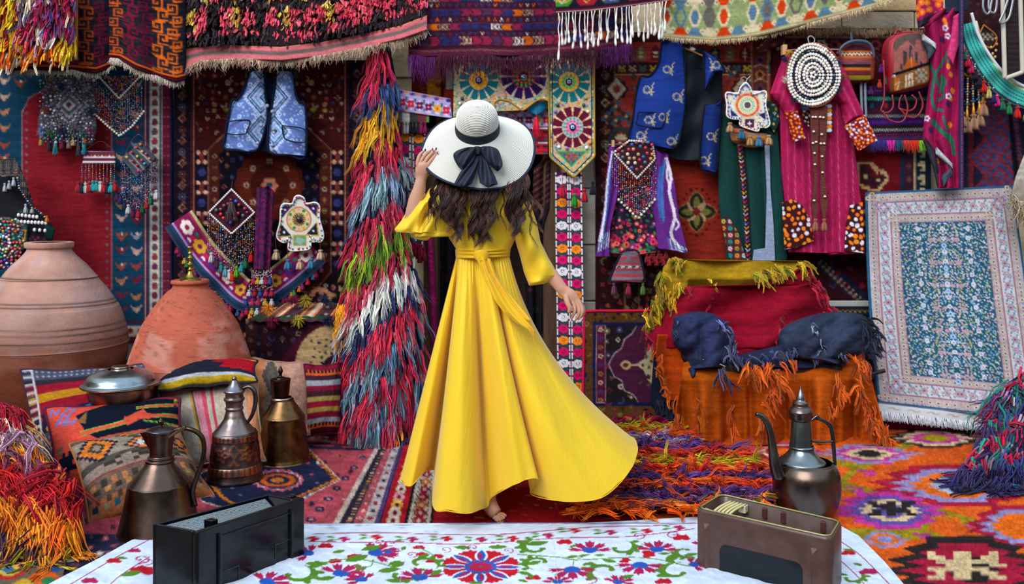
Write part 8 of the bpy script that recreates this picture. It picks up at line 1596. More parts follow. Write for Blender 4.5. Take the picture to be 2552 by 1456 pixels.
for f_ in (.075, .855):
    a, b = lp(f_, 0), lp(f_+.045, 0); mid = lp(f_+.0225, 0)+nF*.016
    V = np.array([[*a, 0], [*b, 0], [*mid, 0], [*a, zt-.045], [*b, zt-.045], [*mid, zt-.06]]); mk('rib', V, [np.array([[0, 2, 5, 3], [2, 1, 4, 5]]), np.array([[3, 5, 4]])], PLW(), t, '5a4038', smooth=False)
pts = []
for (cx, cz, a0) in ((.29, .09, math.pi), (.29+.0, .09, 0)): pass
f0, f1, z1 = .2, .80, .118; pts = [(f0, -.02), (f0, z1-.03)]+[(f0+.05*(1-math.cos(a)), z1-.03+.03*math.sin(a)) for a in np.linspace(.2, 1.57, 6)]+[(f1-.05*(1-math.cos(a)), z1-.03+.03*math.sin(a)) for a in np.linspace(1.57, .2, 6)]+[(f1, z1-.03), (f1, -.02)]
V = np.array([[*(lp(p, 0)+nF*.003), max(z, .0)] for p, z in pts]); n = len(V); V2 = V.copy(); V2[:, :2] -= nF*.008
mk('black_panel', np.concatenate([V, V2, [V.mean(0)]]), [np.array([[k, k+1, n*2] for k in range(n-1)]+[[n-1, 0, n*2]]), np.array([[k, n+k, n+k+1, k+1] for k in range(n-1)])], PLB(), t, '080b12', smooth=False)
for k in range(5):
    f_ = .05+k*.03; a, b = lp(f_+.03, .2), lp(f_+.075, .86); w = (lp(1, 0)-lp(0, 0))*.006; P4 = [np.append(a, zt-.03-.012*k*0), np.append(lp(f_+.05, .5), zt-.015), np.append(b, zt-.012)]; tube('louvre', P4, .0048, mat('cream_plastic', .45, 0, spec=.4), t, 'c8bc88', 6, 12)
wall4(lp(.03, .07), lp(.22, .07), lp(.22, .16), lp(.03, .3), zt-.04, zt-.012, 'cream_bracket', 'b8ac80', par=t, bv=.002, m=mat('cream_plastic', .45, 0, spec=.4)); wall4(lp(.2, .78), lp(.26, .78), lp(.26, .92), lp(.2, .92), zt-.04, zt-.014, 'cream_bracket', 'c0b8a0', par=t, bv=.002, m=mat('cream_plastic', .45, 0, spec=.4))
for f_ in (.38, .53, .84): wall4(lp(f_, .88), lp(f_+.035, .88), lp(f_+.035, .95), lp(f_, .95), zt-.05, zt-.012, 'clip', '4a2428', par=t, bv=.002, m=PLW())
p = lp(.8, .45); V, f = latheg([(.001, -.004), (.012, -.004), (.012, .002), (.017, .003), (.017, -.012), (.001, -.012)], 24); mk('dial_ring', V+[*p, zt-.035], f, mat('cream_plastic', .45, 0, spec=.4), t, 'b8b078'); p = lp(.9, .4); V, f = latheg([(.001, .003), (.012, .002), (.014, -.004), (.001, -.01)], 20); mk('speaker_disc', V+[*p, zt-.035], f, BEAD(), t, '8a96a0'); p = lp(.8, .45); V, f = latheg([(.001, .0), (.011, -.001), (.011, -.01)], 20); mk('dial_lens', V+[*p, zt-.037], f, BEAD(), t, '5a6460')
# ================ armchair under a patchwork throw
t = thing('armchair', 'dark wooden armchair hidden under the patchwork throw, only a leg showing', 'armchair', (1.35, 5.0, 0)); xL, xR = .92, 1.82
for x, y in ((xL+.08, 4.86), (xR-.06, 4.86), (xL+.08, 5.28), (xR-.06, 5.28)): V, f = boxg(x, y, .0, x+.06, y+.06, .4); mk('leg', V, f, WOOD(), t, '2a1c16', smooth=False)
for nm, b in (('seat', (xL+.06, 4.84, .34, xR, 5.32, .42)), ('backrest', (xL+.05, 5.26, .42, xR-.05, 5.34, .88)), ('armrest', (xL+.03, 4.92, .42, xL+.13, 5.28, .62)), ('armrest', (xR-.08, 4.92, .42, xR+.02, 5.28, .62))): V, f = boxg(*b); bevel(mk(nm, V, f, WOOD(), t, '2f2018', smooth=False), .02)
t = thing('patchwork_throw', 'ragged patchwork throw in yellow, red, navy and orange wool draped over the armchair', 'throw', px(1900, 1110, 4.75))
def patch(nm, P, q, Y, dep, amt=.16, m=None, sm=0, seed=3, stretch=(.05, .25)):
    Pa = np.array(P, float); c = Cv(Pa[:, 0].min()-4, Pa[:, 1].min()-4, Pa[:, 0].max()+4, Pa[:, 1].max()+4, 2.4, q); c.grain(amt, seed, *stretch); 
    for v in np.arange(c.y0, c.y1, 5.2): c.a[int((v-c.y0)/(c.y1-c.y0)*(c.ny-1))] *= .93
    return panel(nm, P, c, Y, m or mat('coarse_weave', .95, .5, 150, dist=.006, spec=.06, stretch=(.35, .35, 2.2), gain=.85), t, dep=dep, step=3, smoothn=sm, vec=(0, .02, 0))
fold = lambda a, k, ph=0: (lambda u, v, s, tt: -a*np.sin(u*k+ph+v*.006)-a*.5*fbm(u*.02, v*.02, 4))
patch('navy_back_flap', [(1632, 868), (1700, 930), (1700, 1050), (1640, 1045), (1622, 1000)], '171c30', 5.05, fold(.03, .05))
patch('orange_side', [(1640, 835), (1700, 835), (1706, 920), (1690, 995), (1664, 1000), (1646, 950), (1634, 880)], 'b8430f', 4.98, fold(.03, .06))
patch('yellow_patch', [(1684, 640), (1702, 648), (1722, 668), (1765, 682), (1840, 684), (1905, 674), (1962, 652), (2012, 648), (2022, 668), (1985, 690), (1955, 706), (1880, 735), (1810, 745), (1740, 730), (1712, 735), (1690, 752), (1665, 800), (1634, 835), (1610, 815), (1636, 740), (1655, 665)], 'a8841a', lambda u, v, s, tt: 5.22-.1*(v-640)/190+.07*np.clip((v-695)/25, 0, 1)*(u > 1715), fold(.03, .035, 1))
patch('red_patch', [(1702, 716), (1745, 712), (1810, 728), (1880, 716), (1955, 692), (2005, 662), (2020, 668), (2045, 720), (2078, 778), (2060, 800), (1990, 845), (1940, 880), (1868, 900), (1825, 890), (1770, 840), (1690, 830), (1645, 868), (1604, 832), (1640, 792)], '8a0e26', lambda u, v, s, tt: 5.17-.12*(v-690)/190, lambda u, v, s, tt: -.05*np.sin(u*.03+v*.016)-.012*np.sin(u*.02+v*.09)-.03*np.exp(-((s-.86)/.1)**2)-.03*np.exp(-((s-.12)/.12)**2)-.02*fbm(u*.03, v*.02, 2))
def dome(a, b): return lambda u, v, s, tt: -a*np.sqrt(np.clip(np.sin(s*math.pi), 0, 1))*np.sqrt(np.clip(np.sin(np.clip(tt*b, 0, 1)*math.pi*.5+.15), 0, 1))-.02*np.sin(u*.06+v*.03)*np.sin(s*3.14)-.05*fbm(u*.03, v*.03, 3)+.03*np.exp(-((u-1745-(v-800)*.02)/7)**2)*np.clip((v-800)/40, 0, 1)-.015*np.abs(np.sin(u*.05+v*.07))
patch('navy_arm_patch', [(1680, 800), (1690, 788), (1740, 777), (1782, 785), (1812, 808), (1828, 850), (1830, 885), (1818, 918), (1796, 908), (1770, 902), (1746, 915), (1736, 938), (1716, 936), (1705, 890), (1678, 852)], '30375a', 4.98, dome(.18, 1.6), sm=70)
patch('navy_seat_patch', [(1806, 902), (1840, 886), (1930, 866), (1990, 845), (2080, 862), (2112, 912), (2000, 918), (1880, 916)], '272c48', 4.95, lambda u, v, s, tt: -.12*tt-.02*fbm(u*.05, v*.05, 3))
patch('navy_arm_patch', [(1944, 862), (1950, 822), (2000, 795), (2065, 779), (2128, 780), (2166, 797), (2178, 835), (2172, 870), (2148, 888), (2110, 892), (2092, 908), (2020, 898), (1966, 890)], '323c54', 4.98, dome(.2, 1.4), sm=70, stretch=(.02, .03), amt=.35)
OP = [(1706, 905), (1740, 896), (1765, 900), (1812, 918), (1880, 908), (1990, 908), (2090, 902), (2110, 888), (2150, 876), (2168, 930), (2186, 1000), (2202, 1055), (2228, 1112), (2190, 1102), (2110, 1085), (2040, 1060), (1960, 1072), (1900, 1090), (1862, 1116), (1800, 1120), (1745, 1110), (1682, 1098), (1684, 1020)]
patch('orange_patch', OP, 'b8520f', lambda u, v, s, tt: 4.87-.07*np.clip((v-915)/30, 0, 1)+.02*tt, lambda u, v, s, tt: -.075*np.sin(u*.043+.8+.15*np.sin(v*.02))*np.clip((v-910)/120, 0, 1)-.025*np.sin(u*.11+v*.004)*np.clip((v-930)/150, 0, 1)-.05*np.exp(-((u-1745)/28)**2)*np.clip((v-905)/40, 0, 1)+sum(.06*np.exp(-((u-uc-.03*(v-1000))/9)**2)*np.clip((v-925)/70, 0, 1) for uc in (1700, 1735, 1808, 1870, 1955, 2020, 2085, 2130))-.02*fbm(u*.02, v*.02, 4)-.02*np.exp(-((u-2040)/20)**2), .14)
g = np.random.default_rng(5)
def tuft(nm, pts, n, L, cols, Y, dx=0, spread=.5, r=1.7, wob=8):
    n = int(n*.62)//5*5; q = along(pts, 1.5); k = g.integers(0, len(q), n); u, v = q[k, 0]+g.normal(0, wob, n), q[k, 1]+g.normal(0, wob*.6, n)
    d = np.stack([g.normal(dx, spread, n), -np.abs(g.normal(.6, .2, n)), -np.ones(n)*.6+g.normal(0, .3, n)], -1)
    V, f, cc = clumpg(px(u, v, np.full(n, Y)), d, L*.8*Y/F*g.uniform(.5, 1.2, n), r*Y/F*g.uniform(.7, 1.2, n), jit(H(cols)[g.integers(0, len(cols), n)], g, .12), .5, .25, 6, 3, int(g.integers(1e6)), 1.1, .3, 5, .005, .1)
    mk(nm, V, f, YARN(), t, cc, stuff=True)
YL, OG, NVc, RDc = ['b08a1a', '98801a', 'c09424', '78781a'], ['bc500c', 'a8440c', 'c85c10'], ['2a3050', '4a5070', '1d2440'], ['8a0e28', 'a0142c']
tuft('yellow_tufts', [(1672, 648), (1700, 655)], 160, 34, YL, 5.15); tuft('yellow_tufts', [(1652, 680), (1632, 760), (1616, 815)], 420, 36, YL, 5.12); tuft('yellow_tufts', [(1690, 700), (1660, 760)], 120, 30, ['c88a1c', 'b8941c'], 5.1); tuft('yellow_tufts', [(1880, 688), (1940, 668), (2015, 655)], 420, 34, YL, 5.1, .5); tuft('yellow_tufts', [(1755, 690), (1780, 712)], 40, 26, ['c89a2a'], 5.12)
tuft('red_tufts', [(1610, 835), (1650, 870)], 150, 30, RDc, 5.05); tuft('red_tufts', [(1700, 715), (1790, 760)], 70, 30, RDc, 5.08); tuft('red_tufts', [(2010, 680), (2070, 770)], 140, 26, RDc, 5.05, .4); tuft('red_tufts', [(1940, 790), (1945, 850)], 60, 26, RDc, 5.0)
tuft('orange_side_tufts', [(1640, 870), (1650, 950), (1670, 1000)], 160, 26, OG, 4.92)
tuft('navy_tufts', [(1800, 795), (1826, 850), (1815, 905)], 260, 30, ['3a4468', '6a7090', '2a3050'], 4.78, .2); tuft('navy_tufts', [(1684, 800), (1690, 850)], 90, 18, NVc, 4.86); tuft('navy_tufts', [(1830, 895), (1900, 890), (1980, 868), (2060, 890)], 420, 30, NVc, 4.8); tuft('navy_tufts', [(2150, 790), (2172, 830), (2168, 880)], 420, 38, ['1a1e38', '252a4a', '14182c'], 4.8, .7); tuft('navy_tufts', [(2020, 810), (2060, 870), (2100, 890)], 110, 22, ['4a5478', '7a809a', '2a3458'], 4.76); tuft('navy_tufts', [(1790, 915), (1812, 940)], 80, 40, NVc, 4.74)
tuft('orange_tufts', [(1865, 912), (1900, 925), (1955, 905), (1975, 895)], 300, 44, OG, 4.74); tuft('orange_tufts', [(1940, 930), (1930, 980), (1915, 1010)], 260, 40, OG, 4.72, .2); tuft('orange_tufts', [(1745, 985), (1750, 1060)], 60, 40, OG, 4.72); tuft('orange_tufts', [(1815, 1000), (1830, 1090)], 70, 50, OG, 4.7); tuft('orange_tufts', [(2086, 935), (2096, 980), (2060, 1030)], 160, 40, OG, 4.74); tuft('orange_tufts', [(2130, 890), (2155, 910), (2140, 950), (2150, 1000), (2180, 1050), (2220, 1105)], 620, 40, OG, 4.74, .15); tuft('orange_tufts', [(1684, 1000), (1684, 1095)], 90, 30, OG, 4.74); tuft('orange_tufts', [(1690, 1098), (1800, 1118), (1865, 1112)], 160, 26, OG, 4.72); tuft('orange_tufts', [(1910, 1030), (1905, 1080)], 70, 44, OG, 4.7); tuft('navy_tufts', [(1640, 1000), (1690, 1050)], 200, 34, ['14182c', '1d2440'], 5.0)
tube('stitches', px([1752, 1775, 1808], [897, 900, 914], [4.78]*3), .003, COTTON(), t, 'c8b8b0', 5)
tag(tube('metal_rod', px([2160, 2190, 2205], [936, 928, 924], [5.0, 5.0, 5.0]), .012, mat('chrome', .3, 0, metal=.8, vary=.1), None, '3a3c40', 8), 'short dark metal rod poking out beside the armchair', 'rod')
# ================ the woman in yellow, seen from behind
YP_ = 3.64; sc = YP_/F
W_ = thing('person', 'person in a flowing yellow dress seen from behind holding a wide white hat', 'person', px(1203, 1300, 3.63))
SKIN = mat('skin', .5, .12, 180, spec=.35, vary=.05); SKIN.node_tree.nodes['Principled BSDF'].inputs['Subsurface Weight'].default_value = .15; SKIN.node_tree.nodes['Principled BSDF'].inputs['Subsurface Radius'].default_value = (.02, .008, .004)
SKC = 'c08e76'
parts = []; fingers = []
def limb(pts, r, n=30, flat=1., sides=14, out=None):
    p = np.array([px(*q) for q in pts]); P = smoothpath(p, n); R = np.interp(np.linspace(0, 1, n), np.linspace(0, 1, len(r)), r)*sc*(1 if out is None else np.sqrt(1-.96*np.clip((np.linspace(0, 1, n)-.8)/.2, 0, 1)**2.5))
    P = np.concatenate([P[:1]-(P[1:2]-P[:1])*.5, P, P[-1:]+(P[-1:]-P[-2:-1])*.6]); R = np.concatenate([[R[0]*.3], R, [R[-1]*.35]])
    V, f, c = sweepg(P, R, sides, hx(SKC), flat); k = len(V); m = sides
    caps = np.concatenate([V, [V[:m].mean(0), V[-m:].mean(0)]]); tri = np.array([[i, k, (i+1) % m] for i in range(m)]+[[k-m+(i+1) % m, k+1, k-m+i] for i in range(m)])
    (parts if out is None else out).append((caps, [f, tri], hx(SKC)))
def ell(u, v, Y, a, b, c):
    th = np.linspace(-math.pi/2, math.pi/2, 22); V, f = latheg(np.stack([np.maximum(np.cos(th), .02), np.sin(th)], -1), 28); parts.append((V*np.array([a, b, c])*sc+px(u, v, Y), f, hx(SKC)))
rings = [(1192, 440, 28, 28), (1194, 458, 40, 34), (1196, 474, 88, 44), (1198, 496, 104, 56), (1199, 530, 94, 60), (1200, 565, 82, 58), (1202, 600, 70, 54), (1203, 640, 60, 48), (1203, 680, 66, 48), (1203, 730, 66, 46), (1203, 780, 64, 44), (1203, 815, 50, 36)]
Q = np.array(rings, float); Q = np.stack([smoothpath(Q, 60)[:, k] for k in range(4)], -1); th = np.arange(40)*2*math.pi/40
V = np.stack([px(Q[:, 0], Q[:, 1], YP_)[:, None, k]+0*th for k in range(3)], -1); V[..., 0] += Q[:, 2:3]*sc*np.cos(th); V[..., 1] += Q[:, 3:4]*sc*np.sin(th)
V = V.reshape(-1, 3); n = len(V); parts.append((np.concatenate([V, [V[:40].mean(0), V[-40:].mean(0)]]), [gridF(60, 40, True), np.array([[i, n, (i+1) % 40] for i in range(40)]+[[n-40+(i+1) % 40, n+1, n-40+i] for i in range(40)])], hx(SKC)))
limb([(1194, 470, 3.65), (1191, 430, 3.655), (1190, 390, 3.66)], [32, 30, 32])
ell(1190, 362, 3.665, 46, 56, 64); ell(1190, 384, 3.70, 34, 40, 44); ell(1190, 368, 3.765, 7, 12, 12); ell(1142, 370, 3.665, 6, 11, 17); ell(1238, 370, 3.665, 6, 11, 17)
# raised arm and the hand on the brim
limb([(1116, 492, 3.64), (1070, 532, 3.62), (1030, 556, 3.60)], [28, 26, 24]); limb([(1030, 556, 3.60), (1036, 505, 3.585), (1045, 468, 3.58), (1050, 444, 3.58)], [25, 20, 15.5, 13.5], flat=.85)
limb([(1050, 446, 3.58), (1052, 428, 3.575), (1054, 412, 3.572), (1054, 404, 3.574)], [14, 19, 18, 12], flat=.6)
for u, v in ((1041, 407), (1049, 404), (1058, 405), (1067, 409), (1428, 750), (1437, 752), (1444, 754), (1448, 760)): ell(u, v, 3.572 if u < 1200 else 3.58, 6.5, 6.5, 7.5)
for q in ([(1043, 424), (1041, 404), (1047, 386), (1059, 375)], [(1048, 422), (1050, 402), (1060, 386), (1076, 373)], [(1055, 422), (1060, 403), (1072, 387), (1086, 373)], [(1062, 424), (1069, 407), (1079, 394), (1089, 382)]): limb([(u, v, 3.572-.004*k+.010*max(0, k-1)) for k, (u, v) in enumerate(q)], [5.2, 4.9, 4.4, 3.2], 18, 1, 10, fingers)
limb([(1060, 436, 3.58), (1072, 424, 3.60), (1078, 414, 3.625), (1083, 402, 3.65)], [8, 7, 6, 4.4], 18, 1, 10, fingers)
# lowered arm and hand
limb([(1284, 500, 3.64), (1304, 555, 3.65), (1322, 612, 3.65)], [26, 24, 22]); limb([(1322, 612, 3.65), (1354, 664, 3.62), (1385, 700, 3.60), (1403, 724, 3.59)], [24, 22, 17, 14.5], flat=.9)
limb([(1402, 722, 3.59), (1418, 736, 3.585), (1432, 750, 3.585), (1438, 756, 3.582)], [14.5, 19, 17, 11], flat=.62)
for q in ([(1420, 738), (1430, 758), (1432, 776), (1423, 797)], [(1428, 738), (1440, 760), (1443, 780), (1433, 801)], [(1436, 742), (1448, 762), (1451, 779), (1440, 799)]): limb([(u, v, 3.58-.006*min(k, 2)+.012*(k == 3)) for k, (u, v) in enumerate(q)], [5.2, 5.0, 4.6, 3.3], 20, 1, 10, fingers)
limb([(1444, 750, 3.597), (1453, 766, 3.60), (1454, 780, 3.60), (1446, 794, 3.605)], [4.8, 4.6, 4.2, 3.1], 18, 1, 10, fingers); limb([(1410, 736, 3.575), (1414, 754, 3.56), (1420, 768, 3.555), (1417, 782, 3.56)], [8, 6.5, 5.6, 4], 20, 1, 10, fingers)
# legs and the bare foot
limb([(1184, 760, 3.66), (1180, 900, 3.68), (1176, 1000, 3.70), (1166, 1120, 3.73), (1158, 1228, 3.72)], [38, 36, 30, 30, 18], 40); limb([(1158, 1226, 3.72), (1160, 1262, 3.70), (1152, 1264, 3.80), (1150, 1266, 3.86)], [19, 16, 15, 10], 20)
limb([(1226, 760, 3.66), (1230, 900, 3.67), (1232, 1000, 3.68), (1230, 1110, 3.70), (1222, 1232, 3.66)], [38, 36, 30, 30, 17], 40)
limb([(1222, 1228, 3.66), (1210, 1258, 3.655), (1208, 1268, 3.65)], [17, 19, 15], 16); limb([(1216, 1246, 3.65), (1226, 1268, 3.635), (1238, 1282, 3.62)], [20, 20, 17], 18, .8)
for q in ([(1240, 1282, 3.628), (1254, 1283, 3.63), (1262, 1288, 3.628)], [(1240, 1284, 3.62), (1252, 1288, 3.62), (1258, 1294, 3.617)], [(1238, 1286, 3.612), (1248, 1292, 3.61), (1253, 1297, 3.61)], [(1235, 1288, 3.606), (1244, 1294, 3.603), (1248, 1299, 3.603)], [(1231, 1288, 3.602), (1238, 1296, 3.60), (1242, 1299, 3.60)]): limb(q, [6, 5, 3.8], 14, 1, 10, fingers)
V, f, c = merge(parts); body = mk('body', V, f, SKIN, W_, None)
rm = body.modifiers.new('remesh', 'REMESH'); rm.mode = 'VOXEL'; rm.voxel_size = .0075
sm = body.modifiers.new('smooth', 'SMOOTH'); sm.factor = .5; sm.iterations = 4
bpy.context.view_layer.update(); ev = body.evaluated_get(bpy.context.evaluated_depsgraph_get()); me = bpy.data.meshes.new_from_object(ev)
V = np.empty(len(me.vertices)*3); me.vertices.foreach_get('co', V); V = V.reshape(-1, 3)+wloc(W_); li = np.empty(len(me.loops), np.int32); me.loops.foreach_get('vertex_index', li)
tot = np.empty(len(me.polygons), np.int32); me.polygons.foreach_get('loop_total', tot); st = np.empty(len(me.polygons), np.int32); me.polygons.foreach_get('loop_start', st)
fs = [li[st[tot == k][:, None]+np.arange(k)] for k in (3, 4) if (tot == k).any()]; bpy.data.objects.remove(body); bpy.data.meshes.remove(me)
V, f, c = merge([(V, fs, SKC)]+fingers); body = mk('body', V, f, SKIN, W_, c)
N = SKIN.node_tree.nodes
for l in list(N['Principled BSDF'].inputs['Base Color'].links): SKIN.node_tree.links.remove(l)
N['Principled BSDF'].inputs['Base Color'].default_value = (*lin(hx(SKC)), 1)
for (u, v, Y, q) in ((1060, 374, 3.566, '3a3a4a'), (1078, 372, 3.566, 'a83a58'), (1087, 371, 3.566, '3c3e4c'), (1090, 381, 3.566, 'b04a68'), (1416, 783, 3.551, '2a2c38'), (1422, 799, 3.570, 'c8b0b0'), (1432, 803, 3.570, '3a3c48'), (1439, 801, 3.570, 'b8bcc8')):
    V, f, cc = blobg(px(u, v, Y)[None], np.array([2.5, 1.8, 4.2])*sc, hx(q), True); mk('fingernail', V, f, BEAD(), W_, cc)
for s in (-1, 1): V, f, cc = blobg(px(1190+s*16, 358, 3.752)[None], np.array([8, 5, 5])*sc, hx('2a1a14'), True); mk('eye', V, f, BEAD(), W_, cc)
V, f, cc = blobg(px(1190, 394, 3.765)[None], np.array([12, 4, 4])*sc, hx('9a4a48'), True); mk('mouth', V, f, SKIN, W_, cc)
# dress
YEL = mat('yellow_silk', .5, .35, 60, spec=.25, sheen=.34, trans=.2, dist=.004, stretch=(2.2, 2.2, .6), vary=.05, vscale=3); YC = 'f8d232'
def inflate(name, poly, Y, df, db, m, par, col, step=3, wr=None, smoothn=0, pw=.5):
    if smoothn: poly = smoothpath(poly, smoothn, True)
    p = np.asarray(poly, float); v0, v1 = p[:, 1].min()+.5, p[:, 1].max()-.5; sp = span(p); t0 = np.linspace(0, 1, max(6, int((v1-v0)/step))); vv = v0+(v1-v0)*t0; lo, hi = sp(vv); nu = max(8, int((hi-lo).max()/step)); s = np.linspace(0, 1, nu)
    u = lo[:, None]+(hi-lo)[:, None]*s; v = np.repeat(vv[:, None], nu, 1); S, T = np.meshgrid(s, t0); e = np.sin(np.clip(S, 0, 1)*math.pi)**pw
    Yf = (Y(u, v) if callable(Y) else Y)+0*u; k = np.minimum(1, (hi-lo)/((hi-lo).max()*.6))[:, None]
    A = px(u, v, Yf-df*e*k+(wr(u, v, S, T)*e if wr else 0)); B = px(u, v, Yf+db*e*k)
    n = A.size//3; f = gridF(len(vv), nu); V = np.concatenate([A.reshape(-1, 3), B.reshape(-1, 3)]); f2 = gridF(len(vv), nu, base=n)[:, ::-1]; r0 = np.arange(nu-1); rl = (len(vv)-1)*nu+r0
    f3 = np.concatenate([np.stack([r0, n+r0, n+r0+1, r0+1], -1), np.stack([rl+1, n+rl+1, n+rl, rl], -1)]); q = col if not isinstance(col, Cv) else np.concatenate([col.get(u, v).reshape(-1, 3)]*2)
    return mk(name, V, [f, f2, f3], m, par, q)
dress = tag(mk('dress', *latheg([(.10, -.006), (.106, -.003), (.104, .003), (.10, .006)], 48), YEL, None, YC), None); 
V = np.array([v.co for v in dress.data.vertices]); bpy.data.objects.remove(dress)
# skirt: waist ring -> hem with deep folds
HEM = [ # hem u, v, Y ; waist u ; sag at mid (du, dv, dY)
 (998, 1195, 3.74, 1137, 0, 0, 0), (1022, 1212, 3.65, 1138, 0, 0, 0), (1052, 1182, 3.70, 1140, 2, 0, .01), (1082, 1160, 3.84, 1143, 4, 0, .03), (1080, 1262, 3.52, 1146, 0, 0, -.01), (1118, 1274, 3.42, 1156, 0, 0, -.03), (1165, 1280, 3.43, 1166, 0, 0, -.02), (1196, 1270, 3.50, 1176, 0, 0, .0), (1216, 1261, 3.60, 1184, 0, 0, .03), (1224, 1241, 3.58, 1190, 0, 0, .01), (1260, 1219, 3.48, 1200, 0, 0, -.02), (1305, 1197, 3.43, 1210, -2, 0, -.03), (1342, 1194, 3.46, 1218, -6, 0, -.01), (1322, 1229, 3.62, 1222, -6, 0, .03), (1368, 1245, 3.48, 1230, -14, 10, .0), (1440, 1250, 3.42, 1240, -26, 18, -.02), (1500, 1240, 3.42, 1250, -34, 20, -.02), (1546, 1203, 3.46, 1258, -40, 22, 0), (1577, 1158, 3.55, 1264, -44, 24, 0), (1588, 1112, 3.68, 1269, -46, 24, 0),
 (1560, 1088, 3.86, 1268, -40, 20, 0), (1450, 1120, 4.02, 1250, -10, 0, 0), (1330, 1150, 4.06, 1225, 0, 0, 0), (1200, 1160, 4.04, 1200, 0, 0, 0), (1090, 1168, 3.98, 1160, 0, 0, 0), (1015, 1182, 3.86, 1140, 0, 0, 0)]
Hm = np.array(HEM, float); nf = 20; k = len(Hm); wy = np.sqrt(np.clip(1-((Hm[:, 3]-1203)/67)**2, 0, 1))*.088; wy[:nf] *= -1
Wp = px(Hm[:, 3], 640+0*wy, YP_+wy); Hp = px(Hm[:, 0], Hm[:, 1], Hm[:, 2]); mid = px((Hm[:, 0]+Hm[:, 3])/2+Hm[:, 4], (Hm[:, 1]+640)/2+Hm[:, 5], (Hm[:, 2]+YP_+wy)/2+Hm[:, 6]-.03*np.sign(-wy)*(np.abs(wy) > .01)); NS = k*13
w, m_, h = smoothpath(Wp, NS, True), smoothpath(mid, NS, True), smoothpath(Hp, NS, True); tt = np.linspace(0, 1, 72)[:, None, None]
V = (1-tt)*(1-2*tt)*w+4*tt*(1-tt)*m_+tt*(2*tt-1)*h
i = np.arange(NS)/NS*k; T = tt[..., 0]
V[..., 1] += T**.8*.034*(fbm(i*.8, T*.5+0*i, 3, 2)-.5)*2+T*.005*np.sin(i*3.3+1.2*T)+.004*(fbm(i*3+T*5, T*9+i*.8, 6)-.5)+.006*np.sin(i*2.7)*np.sin(T*math.pi)*T
V[..., 1] += -.006*np.abs(np.sin(i*4.1))*np.exp(-T*7)
cc = np.tile(hx(YC), (72*NS, 1)); lf = np.clip(.1+fbm(i*.9, T*1.5+0*i, 9)*1.3-.55, 0, 1).reshape(-1, 1)*.0; cc = cc*(1-lf)+hx('f4e08a')*lf
dr_ = mk('dress', V.reshape(-1, 3), gridF(72, NS, True), YEL, W_, cc)
P = h; P = np.concatenate([P, P[:1]]); Vv, f, c = sweepg(P, .0022, 6, hx('f2c41c')); mk('hem_edge', Vv, f, YEL, dr_, c)
ww = lambda u, v, S, T: -.012*(fbm(u*.03, v*.02, 3)-.5)-.006*np.sin(u*.09+v*.05)
inflate('bodice', [(1098, 452), (1140, 442), (1200, 440), (1256, 442), (1298, 456), (1312, 492), (1300, 560), (1285, 595), (1273, 620), (1270, 640), (1138, 640), (1136, 620), (1120, 595), (1102, 556), (1088, 500)], YP_, .112, .11, YEL, dr_, YC, wr=ww)
inflate('sleeve', [(1096, 454), (1070, 470), (1056, 492), (1046, 500), (1034, 502), (1016, 522), (1000, 550), (983, 571), (987, 579), (1003, 578), (1019, 579), (1030, 592), (1045, 599), (1064, 600), (1080, 586), (1091, 573), (1112, 566), (1130, 590), (1150, 540), (1150, 470), (1126, 450)], 3.61, .075, .075, YEL, dr_, YC, 2.5, lambda u, v, S, T: -.02*np.sin((u+v*.8)*.10)*np.clip((1095-u)/30, 0, 1)-.014*np.exp(-((u-1042+(v-560)*.25)/9)**2)*np.clip((v-505)/20, 0, 1)+.02*np.exp(-((u-1052+(v-560)*.25)/6)**2)*np.clip((v-505)/20, 0, 1))
inflate('sleeve', [(1262, 450), (1290, 454), (1306, 470), (1322, 508), (1338, 555), (1347, 602), (1368, 645), (1394, 687), (1384, 696), (1355, 708), (1319, 713), (1306, 680), (1296, 640), (1284, 600), (1268, 545), (1262, 490)], 3.63, .085, .075, YEL, dr_, YC, 2.5, lambda u, v, S, T: -.014*np.sin((u*.8-v)*.045)-.008*np.sin((u+v*.6)*.09))
# sash
SQ2 = 'f4c420'
inflate('waist_sash', [(1134, 620), (1200, 622), (1271, 616), (1271, 640), (1240, 646), (1190, 640), (1136, 644)], YP_, .122, .115, YEL, dr_, SQ2, 1.6, lambda u, v, S, T: -.006*np.sin(v*.75+.01*u+np.sin(u*.03))-.004*np.sin(v*1.6-u*.03))
inflate('sash_knot', [(1180, 628), (1200, 622), (1218, 630), (1216, 648), (1200, 654), (1184, 646)], 3.52, .03, .02, YEL, dr_, SQ2, 1.8, smoothn=30)
for q, yy in (([(1186, 642), (1208, 640), (1222, 682), (1246, 716), (1280, 762), (1312, 798), (1332, 824), (1330, 840), (1314, 822), (1286, 806), (1256, 780), (1232, 748), (1212, 704)], 3.475), ([(1200, 642), (1222, 644), (1240, 690), (1268, 730), (1296, 764), (1322, 796), (1322, 806), (1300, 792), (1262, 752), (1230, 706), (1212, 672)], 3.487)):
    inflate('sash_tail', q, lambda u, v, yy=yy: yy+.03-.0003*(v-640), .016, .006, YEL, dr_, SQ2, 2, lambda u, v, S, T: -.008*np.sin(S*9+v*.03))
